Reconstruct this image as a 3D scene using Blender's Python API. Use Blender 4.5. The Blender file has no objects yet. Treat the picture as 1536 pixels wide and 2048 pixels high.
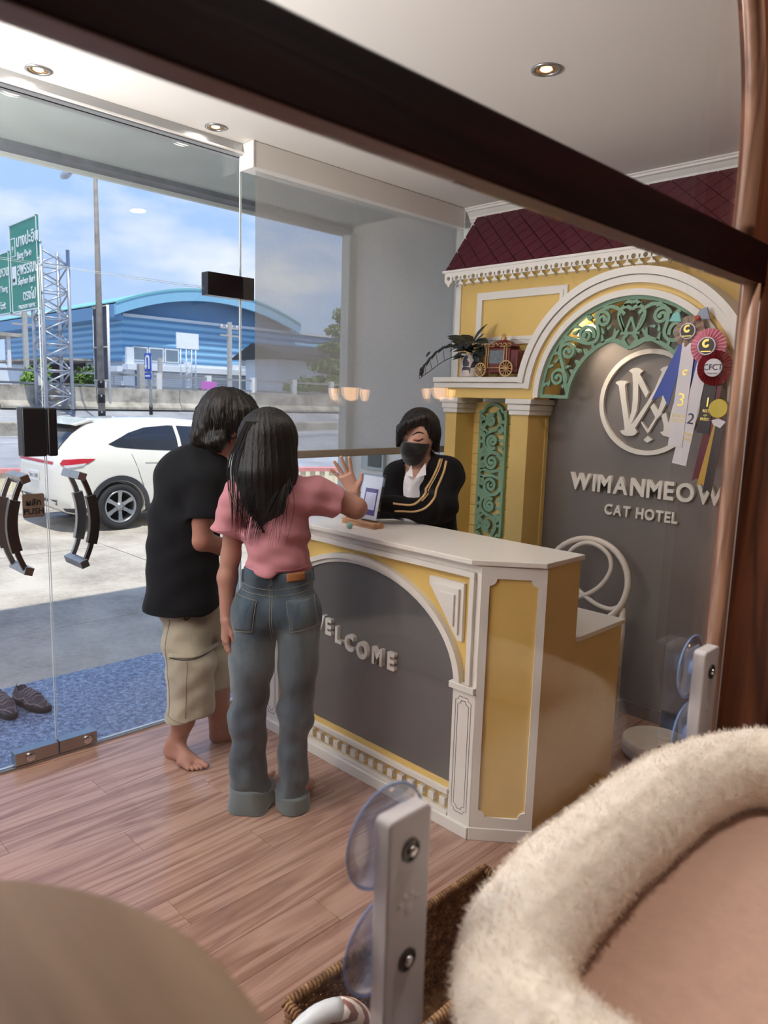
import bpy, bmesh, math, random
import numpy as np
from mathutils import Vector, Matrix

random.seed(7)
rng = np.random.default_rng(11)
SC = bpy.context.scene
COL = SC.collection
R45 = math.radians(45)

# ------------------------------------------------------------------ camera
cam_d = bpy.data.cameras.new('camera')
cam = bpy.data.objects.new('camera', cam_d)
COL.objects.link(cam)
SC.camera = cam
_p, _r = math.radians(8.62), math.radians(1.7)
_fh = Vector((-math.sqrt(.5), math.sqrt(.5), 0))
_R0 = Vector((math.sqrt(.5), math.sqrt(.5), 0))
_F = _fh * math.cos(_p) + Vector((0, 0, -1)) * math.sin(_p)
_U0 = _R0.cross(_F)
_R = _R0 * math.cos(_r) + _U0 * math.sin(_r)
_U = _U0 * math.cos(_r) - _R0 * math.sin(_r)
cam.matrix_world = Matrix(((_R.x, _U.x, -_F.x, 0), (_R.y, _U.y, -_F.y, 0), (_R.z, _U.z, -_F.z, 1.65), (0, 0, 0, 1)))
cam_d.sensor_fit = 'VERTICAL'
cam_d.sensor_height = 36.0
cam_d.lens = 1471 / 2048 * 36.0
cam_d.clip_start = 0.02
cam_d.clip_end = 1000
cam_d.dof.use_dof = True
cam_d.dof.focus_distance = 3.4
cam_d.dof.aperture_fstop = 6.8

# ------------------------------------------------------------------ view + world + sun
SC.view_settings.view_transform = 'Standard'
SC.view_settings.look = 'None'
SC.view_settings.exposure = 0.62
SC.view_settings.gamma = 1.0
SC.view_settings.use_curve_mapping = False

def srgb(r, g, b):
    def f(v):
        v /= 255.0
        return v / 12.92 if v <= .04045 else ((v + .055) / 1.055) ** 2.4
    return (f(r), f(g), f(b), 1.0)

world = bpy.data.worlds.new('world')
SC.world = world
world.use_nodes = True
nt = world.node_tree
for n in list(nt.nodes): nt.nodes.remove(n)
def wn(t, **k):
    n = nt.nodes.new(t)
    for a, v in k.items(): setattr(n, a, v)
    return n
w_out = wn('ShaderNodeOutputWorld'); w_bg = wn('ShaderNodeBackground')
w_tc = wn('ShaderNodeTexCoord'); w_sep = wn('ShaderNodeSeparateXYZ')
nt.links.new(w_tc.outputs['Generated'], w_sep.inputs[0])
w_ramp = wn('ShaderNodeValToRGB')
e = w_ramp.color_ramp.elements
e[0].position = 0.0; e[0].color = srgb(196, 216, 246)
e[1].position = 0.75; e[1].color = srgb(112, 160, 236)
m1 = w_ramp.color_ramp.elements.new(.28); m1.color = srgb(158, 196, 250)
nt.links.new(w_sep.outputs['Z'], w_ramp.inputs[0])
# clouds: noise over the direction, flattened towards the horizon
w_map = wn('ShaderNodeMapping'); w_map.inputs['Scale'].default_value = (1.0, 1.0, 2.6)
w_map.inputs['Location'].default_value = (3.1, 1.7, .35)
nt.links.new(w_tc.outputs['Generated'], w_map.inputs[0])
w_n = wn('ShaderNodeTexNoise'); w_n.inputs['Scale'].default_value = 3.0; w_n.inputs['Detail'].default_value = 7
w_n.inputs['Roughness'].default_value = .56
nt.links.new(w_map.outputs[0], w_n.inputs['Vector'])
w_cr = wn('ShaderNodeValToRGB')
w_cr.color_ramp.elements[0].position = .485; w_cr.color_ramp.elements[0].color = (0, 0, 0, 1)
w_cr.color_ramp.elements[1].position = .63; w_cr.color_ramp.elements[1].color = (1, 1, 1, 1)
nt.links.new(w_n.outputs[0], w_cr.inputs[0])
w_mix = wn('ShaderNodeMixRGB'); w_mix.inputs[2].default_value = srgb(240, 243, 250)
w_mul = wn('ShaderNodeMath', operation='MULTIPLY'); w_mul.inputs[1].default_value = .85
nt.links.new(w_cr.outputs[0], w_mul.inputs[0])
nt.links.new(w_mul.outputs[0], w_mix.inputs[0])
nt.links.new(w_ramp.outputs[0], w_mix.inputs[1])
nt.links.new(w_mix.outputs[0], w_bg.inputs['Color'])
w_bg.inputs['Strength'].default_value = .80
nt.links.new(w_bg.outputs[0], w_out.inputs[0])

def add_sun(direction, strength, angle, color):
    d = bpy.data.lights.new('sun', 'SUN'); d.energy = strength; d.angle = math.radians(angle); d.color = color
    o = bpy.data.objects.new('sun', d); COL.objects.link(o)
    o.rotation_euler = Vector(direction).to_track_quat('-Z', 'Y').to_euler()
    o.location = (-5, 0, 20)
add_sun((-.36, .16, -1.0), 3.15, .6, (1.0, .93, .82))

def area_lamp(name, loc, size, power, color=(1, .86, .72), rot=(0, 0, 0), spread=180):
    d = bpy.data.lights.new(name, 'AREA'); d.shape = 'DISK'; d.size = size; d.energy = power; d.color = color
    d.spread = math.radians(spread)
    o = bpy.data.objects.new(name, d); COL.objects.link(o); o.location = loc; o.rotation_euler = rot
    return o
# two unseen fill uplights added to brighten the lobby, and the recessed ceiling lamps (two rows, lobby and cat room)
LAMPS = [(-1.675, 2.449), (-3.13, 1.963), (-3.13, 1.178), (-.20, .98)]
CEIL_Z = 2.87
for x, y in LAMPS:
    area_lamp('ceiling_lamp_light', (x, y, CEIL_Z - .012), .09, (.4 if x < -3 else 4.0) if x < -.5 else 8.2, (1, .88, .78) if x < -.5 else (1, .93, .86))
FILL_SPOTS = [(-2.70, -.30), (-2.75, -1.15)]
for x, y in FILL_SPOTS:
    area_lamp('fill_uplight', (x, y, 1.56), .30, 72.0, (1, .985, .985), (math.pi, 0, 0))
    d = bpy.data.lights.new('fill_glow', 'POINT'); d.energy = 24.0 if y > -.5 else 10.0; d.color = (1, .97, .95); d.shadow_soft_size = .16  # added sideways glow lifts the counter front and pillars
    o = bpy.data.objects.new('fill_glow', d); COL.objects.link(o); o.location = (x, y, 1.70)

# ------------------------------------------------------------------ helpers
def tag(o, label=None, cat=None, group=None, kind=None):
    if label: o['label'] = label
    if cat: o['category'] = cat
    if group: o['group'] = group
    if kind: o['kind'] = kind
    return o

def thing(name, label, cat, loc=(0, 0, 0), rz=0.0, group=None, kind=None):
    o = bpy.data.objects.new(name, None)
    COL.objects.link(o)
    o.empty_display_size = .05
    o.location = loc
    o.rotation_euler = (0, 0, rz)
    return tag(o, label, cat, group, kind)

def put(o, parent, local=False):
    """parent o; when not local its coordinates are world ones"""
    if parent is not None:
        o.parent = parent
        if not local:
            mw = Matrix.Translation(parent.location) @ Matrix.Rotation(parent.rotation_euler.z, 4, 'Z')
            o.matrix_parent_inverse = mw.inverted()
    return o

def child(o, parent):
    """parent o to a mesh part whose own transform is identity"""
    o.parent = parent
    return o

def copy_tree(o, parent=None):
    c = o.copy(); COL.objects.link(c)
    if parent is not None: c.parent = parent
    for ch in [x for x in bpy.data.objects if x.parent == o]:
        copy_tree(ch, c)
    return c

class MB:
    def __init__(self): self.v = []; self.f = []; self.mi = []
    def add(self, vs, fs, mi=0):
        n = len(self.v)
        self.v += [tuple(map(float, p)) for p in vs]
        self.f += [tuple(i + n for i in f) for f in fs]
        self.mi += [mi] * len(fs)
        return self
    def box(self, x0, x1, y0, y1, z0, z1, mi=0):
        x0, x1 = sorted((x0, x1)); y0, y1 = sorted((y0, y1)); z0, z1 = sorted((z0, z1))
        vs = [(x0, y0, z0), (x1, y0, z0), (x1, y1, z0), (x0, y1, z0), (x0, y0, z1), (x1, y0, z1), (x1, y1, z1), (x0, y1, z1)]
        return self.add(vs, [(3, 2, 1, 0), (4, 5, 6, 7), (0, 1, 5, 4), (1, 2, 6, 5), (2, 3, 7, 6), (3, 0, 4, 7)], mi)
    def obox(self, c, ax, ay, az, hx, hy, hz, mi=0):
        c, ax, ay, az = Vector(c), Vector(ax).normalized(), Vector(ay).normalized(), Vector(az).normalized()
        vs = [c + ax * (hx * i) + ay * (hy * j) + az * (hz * k) for k in (-1, 1) for i, j in ((-1, -1), (1, -1), (1, 1), (-1, 1))]
        return self.add(vs, [(3, 2, 1, 0), (4, 5, 6, 7), (0, 1, 5, 4), (1, 2, 6, 5), (2, 3, 7, 6), (3, 0, 4, 7)], mi)
    def bar(self, a, b, w, h, up=(0, 0, 1), mi=0):
        a, b = Vector(a), Vector(b); d = (b - a); L = d.length; d.normalize()
        u = Vector(up); s = d.cross(u)
        if s.length < 1e-4: s = d.cross(Vector((1, 0, 0)))
        s.normalize(); u = s.cross(d)
        return self.obox((a + b) / 2, d, s, u, L / 2, w / 2, h / 2, mi)
    def prism(self, poly, to3, a0, a1, mi=0):
        """polygon of 2D points; to3(p, a) -> 3D; extruded from a0 to a1"""
        n = len(poly)
        vs = [to3(p, a0) for p in poly] + [to3(p, a1) for p in poly]
        fs = [tuple(range(n)), tuple(range(2 * n - 1, n - 1, -1))]
        fs += [(i, i + n, (i + 1) % n + n, (i + 1) % n) for i in range(n)]
        return self.add(vs, fs, mi)
    def xz(self, poly, y0, y1, mi=0): return self.prism(poly, lambda p, a: (p[0], a, p[1]), y0, y1, mi)
    def yz(self, poly, x0, x1, mi=0): return self.prism(poly, lambda p, a: (a, p[0], p[1]), x0, x1, mi)
    def xy(self, poly, z0, z1, mi=0): return self.prism(poly, lambda p, a: (p[0], p[1], a), z0, z1, mi)
    def tube(self, path, r, n=8, closed=False, mi=0, sq=None):
        path = [Vector(p) for p in path]; m = len(path)
        rs = r if isinstance(r, (list, tuple)) else [r] * m
        t0 = (path[1] - path[0]).normalized()
        ref = Vector((0, 0, 1)) if abs(t0.z) < .9 else Vector((1, 0, 0))
        nn = t0.cross(ref).normalized(); vs = []
        for i, p in enumerate(path):
            if closed: t = path[(i + 1) % m] - path[i - 1]
            else: t = path[min(i + 1, m - 1)] - path[max(i - 1, 0)]
            t.normalize()
            nn = (nn - t * nn.dot(t))
            if nn.length < 1e-6: nn = t.cross(Vector((.3, .5, .8)))
            nn.normalize(); b = t.cross(nn)
            for k in range(n):
                a = 2 * math.pi * k / n
                sx, sy = (sq if sq else (1, 1))
                vs.append(p + nn * (math.cos(a) * rs[i] * sx) + b * (math.sin(a) * rs[i] * sy))
        fs = []
        for i in range(m if closed else m - 1):
            j = (i + 1) % m
            for k in range(n):
                l = (k + 1) % n
                fs.append((i * n + k, i * n + l, j * n + l, j * n + k))
        if not closed:
            fs.append(tuple(range(n - 1, -1, -1))); fs.append(tuple((m - 1) * n + k for k in range(n)))
        return self.add(vs, fs, mi)
    def lathe(self, prof, c=(0, 0, 0), axis=(0, 0, 1), n=24, mi=0, close=False, caps=True):
        """prof: list of (radius, height along axis)"""
        a = Vector(axis).normalized(); ref = Vector((0, 0, 1)) if abs(a.z) < .9 else Vector((1, 0, 0))
        u = a.cross(ref).normalized(); w = a.cross(u); c = Vector(c); vs = []; m = len(prof)
        for r, h in prof:
            for k in range(n):
                t = 2 * math.pi * k / n
                vs.append(c + a * h + u * (r * math.cos(t)) + w * (r * math.sin(t)))
        fs = []
        for i in range(m if close else m - 1):
            j = (i + 1) % m
            for k in range(n):
                l = (k + 1) % n
                fs.append((i * n + k, j * n + k, j * n + l, i * n + l))
        if not close and caps:
            if prof[0][0] > 1e-5: fs.append(tuple(range(n)))
            if prof[-1][0] > 1e-5: fs.append(tuple((m - 1) * n + k for k in range(n - 1, -1, -1)))
        return self.add(vs, fs, mi)
    def ring_xz(self, c, r0, r1, y0, y1, a0=0, a1=360, n=48, mi=0):
        full = abs(a1 - a0) >= 359.9
        k = n if full else n + 1
        vs = []
        for i in range(k):
            a = math.radians(a0 + (a1 - a0) * i / n); cs, sn = math.cos(a), math.sin(a)
            for r in (r0, r1):
                for y in (y0, y1): vs.append((c[0] + r * cs, y, c[1] + r * sn))
        fs = []
        for i in range(n if full else n):
            j = (i + 1) % k; p, q = 4 * i, 4 * j
            fs += [(p, q, q + 2, p + 2), (p + 1, p + 3, q + 3, q + 1), (p, p + 1, q + 1, q), (p + 2, q + 2, q + 3, p + 3)]
        if not full:
            fs += [(0, 2, 3, 1)]; e = 4 * n; fs += [(e, e + 1, e + 3, e + 2)]
        return self.add(vs, fs, mi)
    def stroke(self, path, ws, to3, a0, a1, mi=0):
        """flat solid ribbon following a 2D path; ws half widths"""
        m = len(path); L = []; Rr = []
        self.k = getattr(self, 'k', 0) + 1; a0 = a0 + (a0 - a1) * .014 * (self.k % 9); a1 = a1 - (a0 - a1) * .004 * (self.k % 9)
        for i in range(m):
            p0 = path[max(i - 1, 0)]; p1 = path[min(i + 1, m - 1)]
            tx, ty = p1[0] - p0[0], p1[1] - p0[1]; l = math.hypot(tx, ty) or 1
            nx, ny = -ty / l, tx / l
            w = ws[i] if isinstance(ws, (list, tuple)) else ws
            L.append((path[i][0] + nx * w, path[i][1] + ny * w)); Rr.append((path[i][0] - nx * w, path[i][1] - ny * w))
        vs = []
        for i in range(m): vs += [to3(L[i], a0), to3(Rr[i], a0), to3(L[i], a1), to3(Rr[i], a1)]
        fs = [(0, 1, 3, 2)]
        for i in range(m - 1):
            p, q = 4 * i, 4 * i + 4
            fs += [(p, q, q + 1, p + 1), (p + 2, p + 3, q + 3, q + 2), (p, p + 2, q + 2, q), (p + 1, q + 1, q + 3, p + 3)]
        e = 4 * (m - 1); fs.append((e, e + 2, e + 3, e + 1))
        return self.add(vs, fs, mi)
    def mesh(self, name):
        me = bpy.data.meshes.new(name)
        me.from_pydata(self.v, [], self.f)
        for i, p in enumerate(me.polygons): p.material_index = self.mi[i]
        bm = bmesh.new(); bm.from_mesh(me); bmesh.ops.recalc_face_normals(bm, faces=bm.faces); bm.to_mesh(me); bm.free()
        return me
    def build(self, name, mat, parent=None, smooth=False, bev=0, local=False, seg=2, auto=None):
        me = self.mesh(name)
        return link_mesh(name, me, mat, parent, smooth, bev, local, seg)

def link_mesh(name, me, mat, parent=None, smooth=False, bev=0, local=False, seg=2):
    for m in (mat if isinstance(mat, (list, tuple)) else [mat]): me.materials.append(m)
    o = bpy.data.objects.new(name, me); COL.objects.link(o)
    if smooth == 'auto':
        me.polygons.foreach_set('use_smooth', [True] * len(me.polygons))
        me.set_sharp_from_angle(angle=math.radians(38))
    elif smooth: me.polygons.foreach_set('use_smooth', [True] * len(me.polygons))
    if bev:
        b = o.modifiers.new('bevel', 'BEVEL'); b.width = bev; b.segments = seg; b.limit_method = 'ANGLE'; b.angle_limit = math.radians(40)
    put(o, parent, local)
    return o

def text_mesh(txt, size, depth, bevel=0.0, align='LEFT', bold=0.0, xs=1.0, space=1.0):
    cu = bpy.data.curves.new('txt', 'FONT'); cu.body = txt; cu.size = size; cu.extrude = depth / 2
    cu.bevel_depth = bevel; cu.align_x = align; cu.offset = bold; cu.space_character = space
    cu.resolution_u = 5
    o = bpy.data.objects.new('txt', cu); COL.objects.link(o)
    dg = bpy.context.evaluated_depsgraph_get()
    me = bpy.data.meshes.new_from_object(o.evaluated_get(dg))
    bpy.data.objects.remove(o); bpy.data.curves.remove(cu)
    if xs != 1.0: me.transform(Matrix.Diagonal((xs, 1, 1, 1)))
    return me

def text_obj(name, txt, size, depth, mat, M, parent=None, **k):
    me = text_mesh(txt, size, depth, **k)
    me.transform(M)
    me.materials.clear()
    return link_mesh(name, me, mat, parent)

def frame_m(o, xa, ya):
    xa = Vector(xa).normalized(); ya = Vector(ya).normalized(); za = xa.cross(ya)
    return Matrix(((xa.x, ya.x, za.x, o[0]), (xa.y, ya.y, za.y, o[1]), (xa.z, ya.z, za.z, o[2]), (0, 0, 0, 1)))

def arc(c, r, a0, a1, n=16, rz=None):
    rz = r if rz is None else rz
    return [(c[0] + r * math.cos(math.radians(a0 + (a1 - a0) * i / n)), c[1] + rz * math.sin(math.radians(a0 + (a1 - a0) * i / n))) for i in range(n + 1)]

def catmull(pts, k=6):
    P = [np.array(p, float) for p in pts]; P = [2 * P[0] - P[1]] + P + [2 * P[-1] - P[-2]]; out = []
    for i in range(1, len(P) - 2):
        for j in range(k):
            t = j / k
            out.append(tuple(.5 * (2 * P[i] + (P[i + 1] - P[i - 1]) * t + (2 * P[i - 1] - 5 * P[i] + 4 * P[i + 1] - P[i + 2]) * t * t + (3 * P[i] - P[i - 1] - 3 * P[i + 1] + P[i + 2]) * t ** 3)))
    out.append(tuple(P[-2]))
    return out

# ---- signed distance modelling (surface nets), for bodies, clothes, hair and soft things
def smin(a, b, k):
    h = np.clip(.5 + .5 * (b - a) / k, 0, 1)
    return b + (a - b) * h - k * h * (1 - h)
def smax(a, b, k): return -smin(-a, -b, k)
def cone(P, a, b, r1, r2, n=None, s=1.0):
    a = np.asarray(a, float); b = np.asarray(b, float); ab = b - a
    t = np.clip(((P - a) @ ab) / max(ab @ ab, 1e-9), 0, 1)
    v = P - a - t[:, None] * ab
    if n is not None:
        n = np.asarray(n, float); n = n / np.linalg.norm(n)
        v = v + ((s - 1) * (v @ n))[:, None] * n
    return np.sqrt((v * v).sum(1)) - (r1 + t * (r2 - r1))
def ell(P, c, r, rot=None):
    q = P - np.asarray(c, float)
    if rot is not None: q = q @ np.asarray(rot)
    r = np.asarray(r, float)
    k0 = np.sqrt(((q / r) ** 2).sum(1)) + 1e-9; k1 = np.sqrt(((q / (r * r)) ** 2).sum(1)) + 1e-9
    return k0 * (k0 - 1) / k1
def rotm(ax, deg):
    return np.array(Matrix.Rotation(math.radians(deg), 3, ax))
def prims(P, L, k):
    d = None
    for q in L:
        kk = k
        if q[0] == 'e': x = ell(P, *q[1:4])
        elif q[0] == 'c': x = cone(P, *q[1:])
        elif q[0] == 'k': kk = q[1]; x = cone(P, *q[2:])
        d = x if d is None else smin(d, x, kk)
    return d
def sdf_mesh(fn, lo, hi, h, name='sdf'):
    lo = np.asarray(lo, float); hi = np.asarray(hi, float)
    n = np.ceil((hi - lo) / h).astype(int) + 1
    xs = [lo[i] + h * np.arange(n[i]) for i in range(3)]
    D = np.empty(n, np.float32)
    YY, ZZ = np.meshgrid(xs[1], xs[2], indexing='ij'); yz = np.stack([YY.ravel(), ZZ.ravel()], 1)
    step = max(1, int(150000 / len(yz)))
    for i in range(0, n[0], step):
        xx = xs[0][i:i + step]
        P = np.concatenate([np.repeat(xx, len(yz))[:, None], np.tile(yz, (len(xx), 1))], 1)
        D[i:i + step] = fn(P).reshape(len(xx), n[1], n[2])
    S = D < 0
    c = np.zeros(n - 1, np.int8)
    for a in (0, 1):
        for b in (0, 1):
            for g in (0, 1): c += S[a:n[0] - 1 + a, b:n[1] - 1 + b, g:n[2] - 1 + g]
    act = np.argwhere((c > 0) & (c < 8))
    idx = -np.ones(n - 1, np.int64); idx[tuple(act.T)] = np.arange(len(act))
    acc = np.zeros((len(act), 3)); cnt = np.zeros(len(act))
    corners = [(a, b, g) for a in (0, 1) for b in (0, 1) for g in (0, 1)]
    for ca in corners:
        for ax in range(3):
            if ca[ax]: continue
            cb = list(ca); cb[ax] = 1
            A = act + np.array(ca); B = act + np.array(cb)
            da = D[tuple(A.T)]; db = D[tuple(B.T)]
            m = (da < 0) != (db < 0)
            t = np.where(m, da / np.where(m, da - db, 1), 0)
            p = A.astype(float); p[:, ax] += t
            acc[m] += p[m]; cnt[m] += 1
    V = lo + h * (acc / np.maximum(cnt, 1)[:, None])
    F = []
    for ax in range(3):
        o1, o2 = [i for i in range(3) if i != ax]
        sl0 = [slice(None)] * 3; sl1 = [slice(None)] * 3
        sl0[ax] = slice(0, n[ax] - 1); sl1[ax] = slice(1, n[ax])
        E = np.argwhere(S[tuple(sl0)] != S[tuple(sl1)])
        E = E[(E[:, o1] > 0) & (E[:, o2] > 0) & (E[:, o1] < n[o1] - 1) & (E[:, o2] < n[o2] - 1)]
        if not len(E): continue
        s0 = S[tuple(E.T)]
        q = []
        for d1, d2 in ((-1, -1), (0, -1), (0, 0), (-1, 0)):
            c2 = E.copy(); c2[:, o1] += d1; c2[:, o2] += d2; q.append(idx[tuple(c2.T)])
        q = np.stack(q, 1)
        flip = s0 if ax != 1 else ~s0
        q[~flip] = q[~flip][:, ::-1]
        F.append(q)
    F = np.concatenate(F) if F else np.zeros((0, 4), int)
    F = F[(F >= 0).all(1)]
    return V, F
def relax(V, fn, h, it=2):
    for _ in range(it):
        d = fn(V); g = np.empty_like(V)
        for i in range(3):
            e = np.zeros(3); e[i] = h * .5
            g[:, i] = (fn(V + e) - fn(V - e)) / h
        l = (g * g).sum(1) + 1e-6
        V = V - g * np.clip(d / l, -h, h)[:, None]
    return V
def np_mesh(name, V, F):
    me = bpy.data.meshes.new(name)
    me.vertices.add(len(V)); me.vertices.foreach_set('co', np.asarray(V, np.float32).ravel())
    k = F.shape[1]
    me.loops.add(F.size); me.loops.foreach_set('vertex_index', F.astype(np.int32).ravel())
    me.polygons.add(len(F)); me.polygons.foreach_set('loop_start', np.arange(0, F.size, k, dtype=np.int32))
    me.update(calc_edges=True); me.validate()
    return me
def sdf_obj(name, fns, mat, parent=None, local=True, rel=1):
    """fns: list of (fn, lo, hi, h) joined into one mesh"""
    Vs, Fs, o = [], [], 0
    for fn, lo, hi, h in fns:
        V, F = sdf_mesh(fn, lo, hi, h)
        if rel and len(V): V = relax(V, fn, h, rel)
        Vs.append(V); Fs.append(F + o); o += len(V)
    me = np_mesh(name, np.concatenate(Vs), np.concatenate(Fs))
    return link_mesh(name, me, mat, parent, True, 0, local)

# ------------------------------------------------------------------ materials
class NT:
    def __init__(self, name):
        self.m = bpy.data.materials.new(name); self.m.use_nodes = True; self.t = self.m.node_tree
        for n in list(self.t.nodes): self.t.nodes.remove(n)
        self.out = self.t.nodes.new('ShaderNodeOutputMaterial')
    def n(self, t, **k):
        x = self.t.nodes.new(t)
        for a, v in k.items():
            if a in x.bl_rna.properties: setattr(x, a, v)
        return x
    def l(self, a, b): self.t.links.new(a, b)
    def coord(self, scale=(1, 1, 1), kind='Object', rot=(0, 0, 0), loc=(0, 0, 0)):
        tc = self.n('ShaderNodeTexCoord'); mp = self.n('ShaderNodeMapping')
        mp.inputs['Scale'].default_value = scale; mp.inputs['Rotation'].default_value = rot; mp.inputs['Location'].default_value = loc
        self.l(tc.outputs[kind], mp.inputs[0]); return mp.outputs[0]
    def noise(self, vec, scale, detail=4, rough=.55, dist=0):
        x = self.n('ShaderNodeTexNoise'); x.inputs['Scale'].default_value = scale; x.inputs['Detail'].default_value = detail
        x.inputs['Roughness'].default_value = rough; x.inputs['Distortion'].default_value = dist
        self.l(vec, x.inputs['Vector']); return x.outputs[0]
    def ramp(self, fac, stops):
        r = self.n('ShaderNodeValToRGB'); el = r.color_ramp.elements
        while len(el) < len(stops): el.new(.5)
        for i, (p, c) in enumerate(stops): el[i].position = p; el[i].color = c
        self.l(fac, r.inputs[0]); return r.outputs[0]
    def bump(self, h, strength, dist=.01, norm=None):
        b = self.n('ShaderNodeBump'); b.inputs['Strength'].default_value = strength; b.inputs['Distance'].default_value = dist
        self.l(h, b.inputs['Height'])
        if norm is not None: self.l(norm, b.inputs['Normal'])
        return b.outputs[0]
    def pbsdf(self, color=None, rough=.5, metal=0, spec=.5, coat=0, normal=None, sheen=0, trans=0, emit=None, estr=0, sss=0, ior=1.45):
        p = self.n('ShaderNodeBsdfPrincipled')
        if color is not None:
            if isinstance(color, tuple): p.inputs['Base Color'].default_value = color
            else: self.l(color, p.inputs['Base Color'])
        if isinstance(rough, (int, float)): p.inputs['Roughness'].default_value = rough
        else: self.l(rough, p.inputs['Roughness'])
        p.inputs['Metallic'].default_value = metal; p.inputs['Specular IOR Level'].default_value = spec
        p.inputs['Coat Weight'].default_value = coat; p.inputs['IOR'].default_value = ior
        p.inputs['Sheen Weight'].default_value = sheen; p.inputs['Transmission Weight'].default_value = trans
        if sss: p.inputs['Subsurface Weight'].default_value = sss; p.inputs['Subsurface Radius'].default_value = (.01, .004, .002)
        if emit: p.inputs['Emission Color'].default_value = emit; p.inputs['Emission Strength'].default_value = estr
        if normal is not None: self.l(normal, p.inputs['Normal'])
        return p
    def done(self, sh):
        self.l(sh.outputs[0] if hasattr(sh, 'outputs') else sh, self.out.inputs[0]); return self.m

def plain(name, col, rough=.5, metal=0, spec=.5, var=.06, vscale=6, bump=0, bscale=60, coat=0, sheen=0, stretch=(1, 1, 1), bdist=.004):
    """solid colour with faint mottling and optional fine relief"""
    t = NT(name); v = t.coord(stretch)
    c = srgb(*col)
    d = tuple(min(1, x * (1 + var)) for x in c[:3]) + (1,); e = tuple(x * (1 - var) for x in c[:3]) + (1,)
    colr = t.ramp(t.noise(v, vscale), [(.3, e), (.7, d)])
    nrm = t.bump(t.noise(v, bscale, 6), bump, bdist) if bump else None
    return t.done(t.pbsdf(colr, rough, metal, spec, coat, nrm, sheen))

def emissive(name, col, strength):
    t = NT(name); e = t.n('ShaderNodeEmission'); e.inputs[0].default_value = srgb(*col); e.inputs[1].default_value = strength
    return t.done(e)

def wood(name, c0, c1, c2, rough=.4, along='Y', scale=1.0, spec=.5, bump=.15, rnd=True, coat=0):
    t = NT(name); st = {'X': (.9, 14, 14), 'Y': (14, .9, 14), 'Z': (14, 14, .9)}[along]
    tc = t.n('ShaderNodeTexCoord'); src = tc.outputs['Object']
    if rnd:
        oi = t.n('ShaderNodeObjectInfo'); ml = t.n('ShaderNodeVectorMath', operation='SCALE'); ml.inputs[3].default_value = 37.0
        cb = t.n('ShaderNodeCombineXYZ')
        for i in range(3): t.l(oi.outputs['Random'], cb.inputs[i])
        t.l(cb.outputs[0], ml.inputs[0]); ad = t.n('ShaderNodeVectorMath', operation='ADD')
        t.l(src, ad.inputs[0]); t.l(ml.outputs[0], ad.inputs[1]); src = ad.outputs[0]
    mp = t.n('ShaderNodeMapping'); mp.inputs['Scale'].default_value = tuple(s * scale for s in st); t.l(src, mp.inputs[0])
    n1 = t.noise(mp.outputs[0], 1.0, 3, .5, 1.2)
    wv = t.n('ShaderNodeMath', operation='MULTIPLY'); wv.inputs[1].default_value = 9.0; t.l(n1, wv.inputs[0])
    fr = t.n('ShaderNodeMath', operation='PINGPONG'); fr.inputs[1].default_value = 1.0; t.l(wv.outputs[0], fr.inputs[0])
    fine = t.noise(mp.outputs[0], 6.0, 5, .7)
    mx = t.n('ShaderNodeMixRGB'); mx.inputs[0].default_value = .38; t.l(fr.outputs[0], mx.inputs[1]); t.l(fine, mx.inputs[2])
    colr = t.ramp(mx.outputs[0], [(.12, srgb(*c0)), (.5, srgb(*c1)), (.85, srgb(*c2))])
    nrm = t.bump(mx.outputs[0], bump, .002)
    return t.done(t.pbsdf(colr, rough, 0, spec, coat, nrm))

def glass(name, tint=(.93, .97, .96), base=.035, rough=0.0, gain=1.0):
    """architectural pane: clear with a Fresnel mirror part"""
    t = NT(name); tr = t.n('ShaderNodeBsdfTransparent'); tr.inputs[0].default_value = tint + (1,)
    gl = t.n('ShaderNodeBsdfGlossy'); gl.inputs['Roughness'].default_value = rough; gl.inputs[0].default_value = (1, 1, 1, 1)
    lw = t.n('ShaderNodeLayerWeight'); lw.inputs[0].default_value = .5
    pw = t.n('ShaderNodeMath', operation='POWER'); pw.inputs[1].default_value = 5.0; t.l(lw.outputs['Facing'], pw.inputs[0])
    g = t.n('ShaderNodeMath', operation='MULTIPLY_ADD'); g.inputs[1].default_value = .9 * gain; g.inputs[2].default_value = base * gain; t.l(pw.outputs[0], g.inputs[0])
    mx = t.n('ShaderNodeMixShader'); t.l(g.outputs[0], mx.inputs[0]); t.l(tr.outputs[0], mx.inputs[1]); t.l(gl.outputs[0], mx.inputs[2])
    return t.done(mx.outputs[0])

MT = {}
MT['white'] = plain('white_paint', (226, 222, 216), .45, var=.02)
MT['white_gloss'] = plain('white_lacquer', (232, 228, 222), .3, var=.015)
MT['wall_white'] = plain('wall_paint', (225, 224, 218), .7, var=.03, bump=.05)
MT['ceiling'] = plain('ceiling_paint', (224, 219, 212), .75, var=.015, vscale=1.5)
MT['yellow'] = plain('yellow_paint', (224, 190, 112), .42, var=.03)
MT['yellow_board'] = plain('yellow_siding', (232, 204, 130), .45, var=.03)
MT['grey_panel'] = plain('grey_panel_paint', (118, 112, 110), .38, var=.025, vscale=2)
MT['counter_grey'] = plain('counter_grey_paint', (98, 97, 98), .35, var=.02, vscale=2)
MT['burgundy'] = plain('burgundy_shingle', (82, 24, 40), .5, var=.08)
MT['burgundy_dark'] = plain('burgundy_groove', (48, 14, 22), .6)
MT['green'] = plain('green_fretwork_paint', (122, 158, 132), .5, var=.05)
MT['alu'] = plain('brushed_aluminium', (178, 180, 182), .32, .9, var=.03)
MT['steel'] = plain('brushed_steel', (168, 166, 164), .28, 1.0, var=.05, stretch=(1, 1, 12))
MT['steel_dark'] = plain('dark_steel', (96, 92, 90), .3, .95)
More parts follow.
